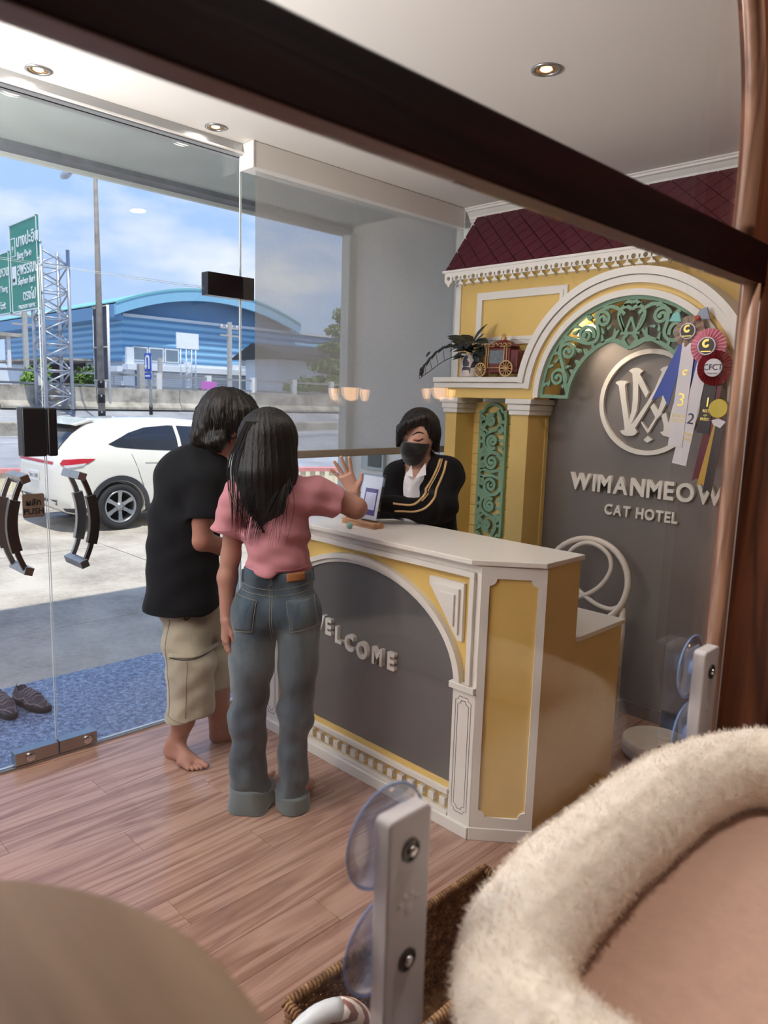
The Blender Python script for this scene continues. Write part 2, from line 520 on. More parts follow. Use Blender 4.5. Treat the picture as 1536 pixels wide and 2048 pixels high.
MT['black'] = plain('black_plastic', (16, 16, 19), .35, var=.1)
MT['black_gloss'] = plain('black_gloss', (20, 14, 18), .12)
MT['glass'] = glass('clear_glass', (.985, .992, .99))
MT['bright_glass_edge'] = plain('bright_glass_edge', (214, 216, 212), .15, var=.03)
MT['chrome'] = plain('chrome', (210, 210, 212), .12, 1.0)
MT['floor'] = wood('laminate', (138, 102, 88), (168, 132, 116), (184, 148, 132), .22, 'Y', .62, .6, .05)
MT['dark_wood'] = wood('dark_mahogany', (58, 28, 18), (104, 58, 36), (124, 72, 46), .38, 'Z', .9, .5, .1, False)
MT['dark_rail'] = wood('dark_mahogany_rail', (24, 5, 6), (36, 8, 9), (46, 13, 12), .5, 'Y', .9, .12, .08, False)
MT['bead'] = wood('stained_bead', (104, 72, 56), (148, 108, 86), (168, 128, 104), .4, 'Z', 1.0, .4, .06, False)
MT['pale_wood'] = wood('pale_pine', (88, 64, 48), (122, 98, 78), (138, 114, 92), .5, 'X', .55, .35, .05, False)
MT['block_wood'] = wood('beech_block', (150, 104, 72), (184, 138, 102), (200, 156, 120), .5, 'X', 2.0, .35, .05, False)
MT['skin'] = None
def skin(name, col):
    t = NT(name); v = t.coord()
    c = srgb(*col); a = tuple(x * .88 for x in c[:3]) + (1,); b = tuple(min(1, x * 1.08) for x in c[:3]) + (1,)
    colr = t.ramp(t.noise(v, 14, 4), [(.3, a), (.7, b)])
    return t.done(t.pbsdf(colr, .5, 0, .4, 0, t.bump(t.noise(v, 220, 3), .12, .001), 0, sss=.08))
MT['skin_a'] = skin('skin_tan', (168, 122, 106))
MT['skin_b'] = skin('skin_warm', (170, 120, 104))
MT['skin_c'] = skin('skin_light', (206, 160, 142))
def fabric(name, col, scale=380, bump=.25, var=.1, sheen=.3, rough=.85, fold=0, vs=7):
    t = NT(name); v = t.coord(); c = srgb(*col)
    a = tuple(x * (1 - var) for x in c[:3]) + (1,); b = tuple(min(1, x * (1 + var)) for x in c[:3]) + (1,)
    colr = t.ramp(t.noise(v, vs, 5), [(.3, a), (.7, b)])
    nr = t.bump(t.noise(v, scale * 1.6, 2), bump * .6, .0012)
    if fold: nr = t.bump(t.noise(t.coord((1, 1, .45)), 7, 3, .5, .8), fold, .02, nr)
    return t.done(t.pbsdf(colr, rough, 0, .2, 0, nr, sheen))
MT['tee_black'] = fabric('black_cotton', (18, 20, 25), fold=.25, sheen=.05)
MT['tee_pink'] = fabric('pink_jersey', (186, 126, 134), var=.05, fold=.3, sheen=.1)
MT['khaki'] = fabric('khaki_cotton', (168, 160, 142), var=.08, fold=.45)
def denim(name):
    t = NT(name); v = t.coord((1, 1, .5))
    n = t.noise(v, 5.5, 5, .6)
    colr = t.ramp(n, [(.30, srgb(40, 50, 64)), (.52, srgb(74, 88, 100)), (.72, srgb(112, 124, 130))])
    nr = t.bump(t.noise(t.coord(), 600, 2), .1, .001); nr = t.bump(t.noise(t.coord((1, 1, .4)), 9, 3, .5, 1.0), .4, .02, nr)
    return t.done(t.pbsdf(colr, .85, 0, .2, 0, nr, .2))
MT['denim'] = denim('washed_denim')
MT['denim_cuff'] = fabric('denim_reverse', (98, 108, 112), var=.1, fold=.2)
MT['stitch'] = plain('stitch_thread', (150, 146, 132), .8)
MT['leather_patch'] = plain('leather_patch', (146, 92, 52), .6, var=.1)
MT['jacket'] = fabric('black_tracksuit', (13, 13, 17), fold=.3, sheen=.05)
MT['gold'] = plain('gold_braid', (196, 160, 112), .5)
MT['shirt'] = fabric('white_shirt', (226, 222, 226), var=.03, fold=.3)
MT['mask'] = fabric('black_mask', (28, 28, 31), 600, .2, .06)
def hair(name, col, hi):
    t = NT(name); v = t.coord((90, 90, 5))
    n = t.noise(v, 1.0, 4, .6)
    colr = t.ramp(n, [(.3, srgb(*col)), (.75, srgb(*hi))])
    p = t.pbsdf(colr, .42, 0, .45, 0, t.bump(n, .5, .006))
    p.inputs['Anisotropic'].default_value = .5
    return t.done(p)
MT['hair_dark'] = hair('black_hair', (8, 7, 9), (22, 18, 19))
MT['hair_brown'] = hair('dark_brown_hair', (11, 9, 9), (34, 26, 24))
def fleece(name, col):
    t = NT(name); v = t.coord(); c = srgb(*col)
    n = t.noise(v, 55, 6, .7); n2 = t.noise(v, 380, 4, .7)
    colr = t.ramp(n, [(.3, tuple(x * .90 for x in c[:3]) + (1,)), (.7, tuple(min(1, x * 1.05) for x in c[:3]) + (1,))])
    mx = t.n('ShaderNodeMixRGB'); mx.inputs[0].default_value = .4; t.l(n, mx.inputs[1]); t.l(n2, mx.inputs[2])
    return t.done(t.pbsdf(colr, .95, 0, .1, 0, t.bump(mx.outputs[0], .35, .006), .6))
MT['fleece'] = fleece('cream_plush', (238, 226, 212))
MT['fleece_pad'] = fleece('beige_plush_pad', (198, 160, 140))

# ------------------------------------------------------------------ room shell
XF, YB, XR, YN = -3.27, 3.86, 1.6, -1.6          # facade, back wall, right wall, near wall
MT['wall_taupe'] = plain('taupe_wall_paint', (104, 92, 84), .7, var=.03)
floor = MB().box(XF, XR, YN, YB, -.30, -.006).build('floor', MT['floor'])
tag(floor, 'brown wood-grain laminate floor of the lobby', kind='structure')
# planks, laid along the glass front
PW, PL = .152, 1.22
plank_me = {}
def plank(x0, x1, y0, y1):
    key = (round(x1 - x0, 3), round(y1 - y0, 3))
    if key not in plank_me:
        w, l = key
        me = MB().box(0, w - .0012, 0, l - .0012, -.006, 0).mesh('plank'); me.materials.append(MT['floor']); plank_me[key] = me
    o = bpy.data.objects.new('plank', plank_me[key]); COL.objects.link(o); o.location = (x0, y0, 0); o.parent = floor
for i in range(19):
    x0 = XF + .02 + i * PW
    x1 = min(x0 + PW, -.40)
    y = YN + .02 - ((i * .43) % PL)
    while y < YB:
        a, b = max(y, YN + .01), min(y + PL, YB - .005)
        if b - a > .02: plank(x0, x1, a, b)
        y += PL

tag(MB().box(XF - .06, XR, YN, YB, CEIL_Z, CEIL_Z + .14).build('ceiling', MT['ceiling']), 'plain white lobby ceiling', kind='structure')
tag(MB().box(XF, XR, YB, YB + .14, -.3, CEIL_Z + .14).build('wall_back', MT['wall_white']), 'white wall behind the yellow house front', kind='structure')
tag(MB().box(XR, XR + .12, YN, YB, -.3, CEIL_Z + .14).build('wall_right', MT['wall_taupe']), 'taupe side wall of the cat room', kind='structure')
tag(MB().box(XF, XR, YN - .12, YN, -.3, CEIL_Z + .14).build('wall_front', MT['wall_taupe']), 'taupe wall behind the viewer', kind='structure')
# crown moulding on the back wall
cr = [(0, 0), (-.012, 0), (-.016, .010), (-.026, .014), (-.030, .030), (-.052, .052), (-.066, .056), (-.070, .066), (-.078, .068), (-.078, .076), (0, .076)]
m = MB(); m.yz([(YB + a, CEIL_Z - .077 + b) for a, b in cr], XF + .03, XR)
tag(m.build('trim_1', MT['white']), 'white stepped crown moulding along the ceiling', kind='structure')

# recessed downlights
MT['lamp_glow'] = emissive('lamp_glow', (255, 214, 160), 5.0)
MT['reflector'] = plain('lamp_reflector', (196, 160, 120), .25, .9)
labels = ['round recessed ceiling downlight glowing warm above the reception counter', 'small recessed downlight at the glass front, over the glass door',
          'small recessed downlight at the glass front, nearest the frame edge']
def downlight(x, y, r, label):
    t = thing('ceiling_downlight', label, 'downlight', (x, y, CEIL_Z), group='recessed ceiling downlights')
    MB().lathe([(r * .74, -.002), (r * .80, -.008), (r, -.006), (r * 1.02, 0), (r * .74, 0)], (0, 0, 0), n=28, close=True).build('trim_ring', MT['alu'], t, True, local=True)
    MB().lathe([(r * .74, -.003), (r * .66, -.0005), (r * .45, -.0005), (r * .45, -.003), (r * .7, -.004)], (0, 0, 0), n=24, close=True).build('reflector', MT['reflector'], t, True, local=True)
    MB().lathe([(0, -.006), (r * .30, -.005), (r * .40, -.001)], (0, 0, 0), n=20).build('bulb', MT['lamp_glow'], t, True, local=True)
for i, (x, y) in enumerate(LAMPS):
    downlight(x, y, .055 if i == 0 else .048, labels[i] if i < 3 else 'recessed ceiling downlight above the plush cat bed')

# small peach-glass wall sconces of the cat room (they mirror in the partition glass)
MT['peach_glow'] = emissive('peach_glass_glow', (255, 196, 140), 11.0)
for sy, sz_, lb_ in ((2.14, 1.672, 'nearer the camera'), (2.72, 1.690, 'further from the camera')):
    t = thing('wall_sconce', 'small three-shade peach glass wall sconce, the one ' + lb_, 'sconce', (XR - .05, sy, sz_), group='peach glass wall sconces')
    MB().lathe([(0, -.0), (.05, .0), (.045, .012), (0, .016)], (.05, 0, -.05), (-1, 0, 0), 20).build('wall_plate', MT['alu'], t, True, local=True)
    MB().tube([(.045, 0, -.05), (.0, 0, -.07), (-.03, 0, -.05), (-.03, 0, -.028)], .005, 8).build('arm', MT['alu'], t, True, local=True)
    for dy, w_, h_ in ((0, .040, .056), (-.088, .018, .050), (.088, .018, .050)):
        if dy: MB().tube([(.045, 0, -.05), (.0, dy * .6, -.075), (-.02, dy, -.06), (-.02, dy, -.03)], .004, 8).build('arm', MT['alu'], t, True, local=True)
        MB().lathe([(.004, -.028), (w_ * .55, -.022), (w_ * .85, -.005), (w_, h_ - .028), (w_ * .92, h_ - .028), (w_ * .78, -.002), (w_ * .4, -.016), (.004, -.02)], (-.03 if dy == 0 else -.02, dy, 0), n=20, close=True).build('glass_shade', MT['peach_glow'], t, True, local=True)
    MB().box(-.0745, -.070, -.0022, .0022, -.03, .03).build('shade_rib', MT['steel_dark'], t, local=True)
for x, y in FILL_SPOTS:  # stands modelled around the added fill uplights, out of view
    t = thing('fill_uplighter', 'unseen uplighter stand added to brighten the lobby, ' + ('nearer the glass door' if y > -.5 else 'further from the glass door'), 'floor lamp', (x, y, 0), group='added fill uplighters')
    MB().lathe([(0, 0), (.14, 0), (.145, .012), (.12, .022), (.02, .03)], n=28).build('base', MT['steel_dark'], t, 'auto', local=True)
    MB().lathe([(.014, .02), (.014, 1.44), (.03, 1.46)], n=14).build('pole', MT['steel_dark'], t, 'auto', local=True)
    MB().lathe([(.03, 1.45), (.10, 1.475), (.165, 1.53), (.185, 1.575), (.179, 1.575), (.155, 1.535), (.09, 1.485), (.03, 1.465)], n=32, close=True).build('bowl_shade', MT['white'], t, True, local=True)
# ------------------------------------------------------------------ decorative house front on the back wall
YFr, YU, YG, YP = 3.45, 3.60, 3.66, 3.62
AX, AZ = -1.785, 1.69
def mx(x): return 2 * AX - x
hf = thing('house_front', 'yellow mock house front with white arch, pillars and burgundy roof', 'house front', (AX, YB, 0))
# grey arch panel
MB().box(-2.36, mx(-2.36), YG, YB - .002, 0, 2.30).build('grey_panel', MT['grey_panel'], hf)
MB().box(-2.34, mx(-2.34), YG - .012, YG, 0, .075).build('skirting', MT['grey_panel'], hf, bev=.003)
# upper yellow wall
def upper_wall():
    m = MB()
    left = [(-2.98, 1.69), (AX - .50, 1.69)] + arc((AX, AZ), .50, 180, 90, 18) + [(AX, 2.46), (-2.98, 2.46)]
    m.xz(left, YU, YB - .002); m.xz([(mx(x), z) for x, z in left][::-1], YU, YB - .002)
    return m
upper_wall().build('upper_wall', MT['yellow'], hf)
for sgn in (0, 1):
    X = (lambda x: x) if sgn == 0 else mx
    def b(m, x0, x1, y0, y1, z0, z1): return m.box(X(x0), X(x1), y0, y1, z0, z1)
    # white corner strip, beam and shelf moulding
    b(MB(), -3.02, -2.98, YU - .012, YB - .002, 1.80, 2.43).build('corner_strip', MT['white'], hf, bev=.003)
    b(MB(), -2.955, AX - .528, YFr + .0006, YU, 1.68, 1.80).build('beam', MT['yellow'], hf, bev=.003)
    m = MB(); b(m, -3.03, AX - .560, YFr - .022, YU, 1.738, 1.768); b(m, -3.03, AX - .600, YFr - .034, YU, 1.771, 1.800)
    m.build('shelf_moulding', MT['white'], hf, bev=.003)
    # siding boards behind the fretwork panel
    nb = 26
    for i in range(nb):
        z0 = i * 1.66 / nb
        m = MB(); xa, xb = sorted((X(-2.93), X(-2.34)))
        m.yz([(YP, z0 + .001), (YP, z0 + 1.66 / nb - .003), (YP + .006, z0 + 1.66 / nb), (YP + .03, z0 + 1.66 / nb), (YP + .03, z0)], xa, xb)
        m.build('siding_board', MT['yellow_board'], hf)
    # pillars with caps
    for x0, x1 in ((-2.945, -2.86), (-2.46, -2.345)):
        b(MB(), x0, x1, YFr, YG + .01, 0, 1.60).build('pillar', MT['yellow'], hf, bev=.002)
        m = MB(); b(m, x0 - .012, x1 + .012, YFr - .012, YG + .01, 1.592, 1.618); b(m, x0 - .018, x1 + .018, YFr - .018, YG + .01, 1.618, 1.650); b(m, x0 - .028, x1 + .028, YFr - .028, YG + .01, 1.652, 1.680)
        m.build('pillar_cap', MT['white'], hf, bev=.003)
        m = MB(); b(m, x0 - .012, x1 + .012, YFr - .012, YG + .01, 0, .10); m.build('pillar_base', MT['white'], hf, bev=.003)
    # white double frame on the upper wall
    m = MB()
    for (x0, x1, z0, z1, w, d) in ((-2.853, -2.235, 1.995, 2.300, .024, .012), (-2.829, -2.259, 2.019, 2.276, .020, .018)):
        b(m, x0, x1, YU - d, YU, z1 - w, z1); b(m, x0, x1, YU - d, YU, z0, z0 + w)
        b(m, x0, x0 + w, YU - d, YU, z0 + w, z1 - w); b(m, x1 - w, x1, YU - d, YU, z0 + w, z1 - w)
    m.build('panel_frame', MT['white'], hf)
# the arch: yellow ring with white mouldings
MB().ring_xz((AX, AZ), .505, .632, YFr, YG, 0, 180, 60).build('arch', MT['yellow'], hf, smooth='auto')
m = MB(); m.ring_xz((AX, AZ), .558, .594, YFr - .0225, YFr + .1, 4.6, 175.4, 64); m.ring_xz((AX, AZ), .597, .634, YFr - .0345, YU, 7.4, 172.6, 64)
m.build('arch_outer_moulding', MT['white'], hf, smooth='auto')
MB().ring_xz((AX, AZ), .500, .531, YFr - .016, YFr + .05, 0, 180, 60).build('arch_inner_moulding', MT['white'], hf, smooth='auto')

# roof of diamond shingles
ya, za, yb_, zb = 3.50, 2.425, 3.79, 2.796
MB().yz([(ya + .012, za), (yb_ + .012, zb), (YB - .002, zb), (YB - .002, za)], -3.04, mx(-3.04)).build('roof_board', MT['burgundy_dark'], hf)
rl = math.hypot(yb_ - ya, zb - za); dn = Vector((0, -(zb - za), (yb_ - ya))).normalized()
sw, sh = .118, .118
def rp(x, s, h): return (x, ya + (yb_ - ya) * s / rl + dn.y * h, za + (zb - za) * s / rl + dn.z * h)
from itertools import product
x_lo, x_hi = -3.04, mx(-3.04)
def clip_poly(poly, f):
    out = []
    for i in range(len(poly)):
        a, b2 = poly[i], poly[(i + 1) % len(poly)]; fa, fb = f(a), f(b2)
        if fa >= 0: out.append(a)
        if (fa >= 0) != (fb >= 0):
            t = fa / (fa - fb); out.append((a[0] + (b2[0] - a[0]) * t, a[1] + (b2[1] - a[1]) * t))
    return out
for j in range(-1, 9):
    for i in range(-1, 23):
        cx = x_lo + i * sw + (sw / 2 if j % 2 else 0); cy = j * sh / 2
        g = .0028
        poly = [(cx - sw / 2 + g, cy), (cx, cy - sh / 2 + g), (cx + sw / 2 - g, cy), (cx, cy + sh / 2 - g)]
        for f in (lambda p: p[0] - x_lo, lambda p: x_hi - p[0], lambda p: p[1], lambda p: rl - p[1]):
            poly = clip_poly(poly, f)
            if len(poly) < 3: break
        if len(poly) < 3: continue
        MB().prism(poly, lambda p, a: rp(p[0], p[1], a), -.004, .004).build('shingle', MT['burgundy'], hf)
# scalloped white fringe below the roof
def fringe():
    cu = bpy.data.curves.new('fr', 'CURVE'); cu.dimensions = '2D'; cu.fill_mode = 'BOTH'; cu.extrude = .006; cu.resolution_u = 4
    def poly(pts):
        s = cu.splines.new('POLY'); s.points.add(len(pts) - 1); s.use_cyclic_u = True
        for i, p in enumerate(pts): s.points[i].co = (p[0], p[1], 0, 1)
    T = .062; x0, x1 = -3.03, mx(-3.03); n = int((x1 - x0) / T); T = (x1 - x0) / n
    pts = [(x0, 2.425), (x0, 2.372)]
    for i in range(n):
        a = x0 + i * T
        pts += [(a + T * .08, 2.366), (a + T * .12, 2.358), (a + T * .30, 2.352), (a + T * .36, 2.345), (a + T * .5, 2.332), (a + T * .64, 2.345), (a + T * .70, 2.352), (a + T * .88, 2.358), (a + T * .92, 2.366), (a + T, 2.372)]
    pts.append((x1, 2.425)); poly(pts)
    for i in range(n):
        c = x0 + (i + .5) * T
        poly([(c + .0125 * math.cos(t), 2.385 + .0125 * math.sin(t)) for t in np.linspace(0, 2 * math.pi, 12, endpoint=False)])
        if i:
            c = x0 + i * T
            poly([(c - .0045, 2.392), (c - .0045, 2.378), (c, 2.372), (c + .0045, 2.378), (c + .0045, 2.392)])
    o = bpy.data.objects.new('fr', cu); COL.objects.link(o)
    me = bpy.data.meshes.new_from_object(o.evaluated_get(bpy.context.evaluated_depsgraph_get()))
    bpy.data.objects.remove(o); bpy.data.curves.remove(cu)
    me.transform(Matrix(((1, 0, 0, 0), (0, 0, 1, 3.495), (0, 1, 0, 0), (0, 0, 0, 1))))
    me.materials.clear()
    return link_mesh('scalloped_fringe', me, MT['white'], hf)
fringe()
m = MB(); m.box(-3.045, mx(-3.045), 3.482, 3.51, 2.418, 2.432); m.box(-3.03, mx(-3.03), 3.50, YU, 2.40, 2.425)
m.build('eaves_strip', MT['white'], hf, bev=.002)

# ---- green fretwork
GY0, GY1 = YFr + .006, YFr + .026
to_xz = lambda p, a: (p[0], a, p[1])
def spiral(c, r0, a0, turns, r1=.006, n=26, cw=1):
    return [(c[0] + (r0 + (r1 - r0) * (i / n) ** .85) * math.cos(math.radians(a0 + cw * 360 * turns * i / n)),
             c[1] + (r0 + (r1 - r0) * (i / n) ** .85) * math.sin(math.radians(a0 + cw * 360 * turns * i / n))) for i in range(n + 1)]
def taper(n, a, b): return [a + (b - a) * i / (n - 1) for i in range(n)]
def leaf(m, p, ang, L, w, y0, y1):
    a = math.radians(ang); d = (math.cos(a), math.sin(a)); k = (-d[1], d[0])
    pts = [(p[0] + d[0] * L * t + k[0] * .25 * L * t * t, p[1] + d[1] * L * t + k[1] * .25 * L * t * t) for t in (0, .25, .5, .75, 1)]
    m.stroke(pts, [w * .6, w, w * .8, w * .5, .001], to_xz, y0, y1)
def arch_fret():
    m = MB()
    m.ring_xz((AX, AZ), .483, .502, GY0, GY1, 0, 180, 72)
    for s in (1, -1):
        P = lambda r, a: (AX - s * r * math.cos(math.radians(a)), AZ + r * math.sin(math.radians(a)))
        # inner rail rises into a point under the heart
        inner = [P(.335 - .022 * min(1, a / 60), a) for a in range(0, 72, 4)] + [P(.300, 75), P(.285, 79), P(.266, 84), P(.247, 90)]
        m.stroke(inner, [.010] * (len(inner) - 4) + [.011, .013, .012, .004], to_xz, GY0, GY1)
        m.stroke([P(.327, 1), P(.495, 1)], .009, to_xz, GY0, GY1)
        # scrolls running round the band: (radius, angle, size, start angle, direction)
        for (r, a, q, a0, cw, tn) in ((.408, 15, .058, -60, 1, 1.6), (.420, 35, .052, 200, -1, 1.5), (.405, 53, .050, -20, 1, 1.55), (.424, 69, .046, 170, -1, 1.45)):
            c = P(r, a); base = a0 if s == 1 else 180 - a0
            sp = spiral(c, q, base, tn, .010, 28, cw * s)
            m.stroke(sp, taper(len(sp), .0085, .0065), to_xz, GY0, GY1)
            m.lathe([(0, GY0), (.0125, GY0), (.0125, GY1), (0, GY1)], (sp[-1][0], 0, sp[-1][1]), (0, 1, 0), 10)
        vine = [P(.337, 6), P(.36, 14), P(.40, 24), P(.455, 31), P(.475, 38), P(.44, 44), P(.375, 49), P(.345, 56), P(.365, 62), P(.42, 64), P(.465, 68), P(.47, 76), P(.44, 82), P(.415, 85)]
        vv = catmull(vine, 4); m.stroke(vv, .0085, to_xz, GY0, GY1)
        for (r, a, ang, L) in ((.455, 8, 60, .035), (.46, 24, 30, .04), (.37, 27, 200, .03), (.46, 46, 20, .04), (.36, 41, 130, .035), (.475, 60, -60, .03), (.355, 66, 100, .035), (.46, 84, 0, .03), (.37, 70, 20, .03)):
            p = P(r, a); leaf(m, p, ang if s == 1 else 180 - ang, L, .008, GY0, GY1)
        for a in (8, 20, 29, 41, 50, 60, 72):
            m.stroke([P(.484, a), P(.458, a + 2.2)], [.011, .004], to_xz, GY0, GY1)
            m.stroke([P(.336 - .02 * min(1, a / 60), a + 3), P(.356, a + 4.5)], [.010, .004], to_xz, GY0, GY1)
        # half of the heart
        h = [(AX - s * x, 2.07 + z) for x, z in ((0, .056), (.024, .070), (.050, .066), (.066, .042), (.062, .006), (.040, -.034), (.016, -.060), (.034, -.082), (.026, -.104), (0, -.132))]
        hh = catmull(h, 4); m.stroke(hh, .0085, to_xz, GY0, GY1)
        m.stroke([(AX - s * .062, 2.03), (AX - s * .085, 1.995), (AX - s * .13, 1.975)], [.006, .009, .007], to_xz, GY0, GY1)
        m.stroke([(AX - s * .04, 2.145), (AX - s * .02, 2.165), (AX, 2.16)], [.012, .008, .009], to_xz, GY0, GY1)
        # W
    for x0, x1, z0, z1 in ((-.062, -.028, .030, -.055), (-.028, 0, -.055, .020), (0, .028, .020, -.055), (.028, .062, -.055, .030)):
        m.stroke([(AX + x0, 2.07 + z0), (AX + x1, 2.07 + z1)], .0062, to_xz, GY0, GY1)
    m.stroke([(AX - .05, 2.012), (AX + .05, 2.012)], .006, to_xz, GY0, GY1)
    return m
arch_fret().build('arch_fretwork', MT['green'], hf, smooth='auto')
def panel_fret(X):
    """upright scroll panel between the pillars"""
    m = MB(); cx, zc = -2.692, 1.232; y0, y1 = YP - .030, YP - .008; hw = .101
    to = lambda p, a: (X(p[0]), a, p[1])
    S = lambda pts, w: m.stroke(pts, w, to, y0, y1)
    for sx in (-1, 1): S([(cx + sx * (hw - .008), .865), (cx + sx * (hw - .008), 1.60)], .008)
    for sz in (-1, 1):
        zt = zc + sz * .370
        S([(cx - hw, zt), (cx - .066, zt)], .008); S([(cx + .066, zt), (cx + hw, zt)], .008)
        S(arc((cx, zt), .066, 0, sz * 180, 14, .046), .0085)
        Z = lambda z: zc + sz * z
        vine = catmull([(cx + .070, Z(.0)), (cx + .085, Z(.055)), (cx + .055, Z(.115)), (cx - .01, Z(.135)), (cx - .055, Z(.165)), (cx - .058, Z(.22)), (cx - .01, Z(.255)), (cx + .045, Z(.275)), (cx + .058, Z(.325)), (cx + .03, Z(.38))], 5)
        S(vine, .0105)
        S(catmull([(cx - .085, Z(0)), (cx - .06, Z(.022)), (cx, Z(.010)), (cx + .06, Z(.022)), (cx + .085, Z(0))], 4), .009)
        S(catmull([(cx - .085, Z(.02)), (cx - .084, Z(.09)), (cx - .045, Z(.125)), (cx, Z(.135))], 4), .009)
        for (x, z, q, a0, cw, tn) in ((.004, .072, .055, 90, 1, 1.6), (.004, .195, .046, -60, -1, 1.6), (-.012, .318, .040, 60, 1, 1.5), (-.060, .130, .026, 0, -1, 1.3), (-.062, .238, .024, 0, 1, 1.3), (.060, .265, .024, 180, -1, 1.3), (-.062, .300, .026, 40, 1, 1.3), (-.062, .045, .026, 20, 1, 1.2)):
            sp = spiral((cx + x, Z(z)), q, a0 * sz, tn, .008, 26, cw * sz)
            S(sp, taper(len(sp), .0105, .0085))
            e = sp[-1]; m.lathe([(0, y0), (.012, y0), (.012, y1), (0, y1)], to((e[0], e[1]), 0), (0, 1, 0), 10)
        for (x, z, x2, z2) in ((.09, .15, .055, .165), (.09, .20, .05, .205), (.09, .31, .06, .315), (-.09, .19, -.06, .19), (-.09, .275, -.055, .27), (-.09, .345, -.055, .335), (.09, .09, .06, .11)):
            S([(cx + x, Z(z)), (cx + x2, Z(z2))], [.012, .005])
    return m
panel_fret(lambda x: x).build('fretwork_panel', MT['green'], hf, smooth='auto')
panel_fret(mx).build('fretwork_panel', MT['green'], hf, smooth='auto')

# ------------------------------------------------------------------ wall lettering
def letters(name, txt, label, x0, x1, z0, hgt, y_front, depth, mat, bold=.0):
    t = thing(name, label, 'lettering', ((x0 + x1) / 2, y_front + depth, z0))
    # measure every glyph
    size = hgt / .73
    glyphs = []
    cur = 0.0; gap = size * .105
    for ch in txt:
        if ch == ' ': cur += size * .38; continue
        me = text_mesh(ch, size, depth, bold=size * bold)
        co = np.empty(len(me.vertices) * 3); me.vertices.foreach_get('co', co); co = co.reshape(-1, 3)
        a, b2 = co[:, 0].min(), co[:, 0].max()
        glyphs.append((me, cur - a)); cur += (b2 - a) + gap
    sx = (x1 - x0) / (cur - gap)
    for me, off in glyphs:
        me.transform(Matrix(((sx, 0, 0, x0 + off * sx), (0, 0, -1, y_front + depth / 2), (0, 1, 0, z0), (0, 0, 0, 1))))
        me.materials.clear(); me.name = 'letter'
        link_mesh('letter', me, mat, t)
    return t
letters('sign_lettering', 'WIMANMEOW', 'large white raised letters WIMANMEOW on the grey panel', -2.172, -1.335, 1.196, .092, YG - .022, .022, MT['white'], .030)
letters('sign_lettering', 'CAT HOTEL', 'smaller white raised letters CAT HOTEL under the big name', -1.952, -1.548, 1.078, .056, YG - .018, .018, MT['white'], .030)
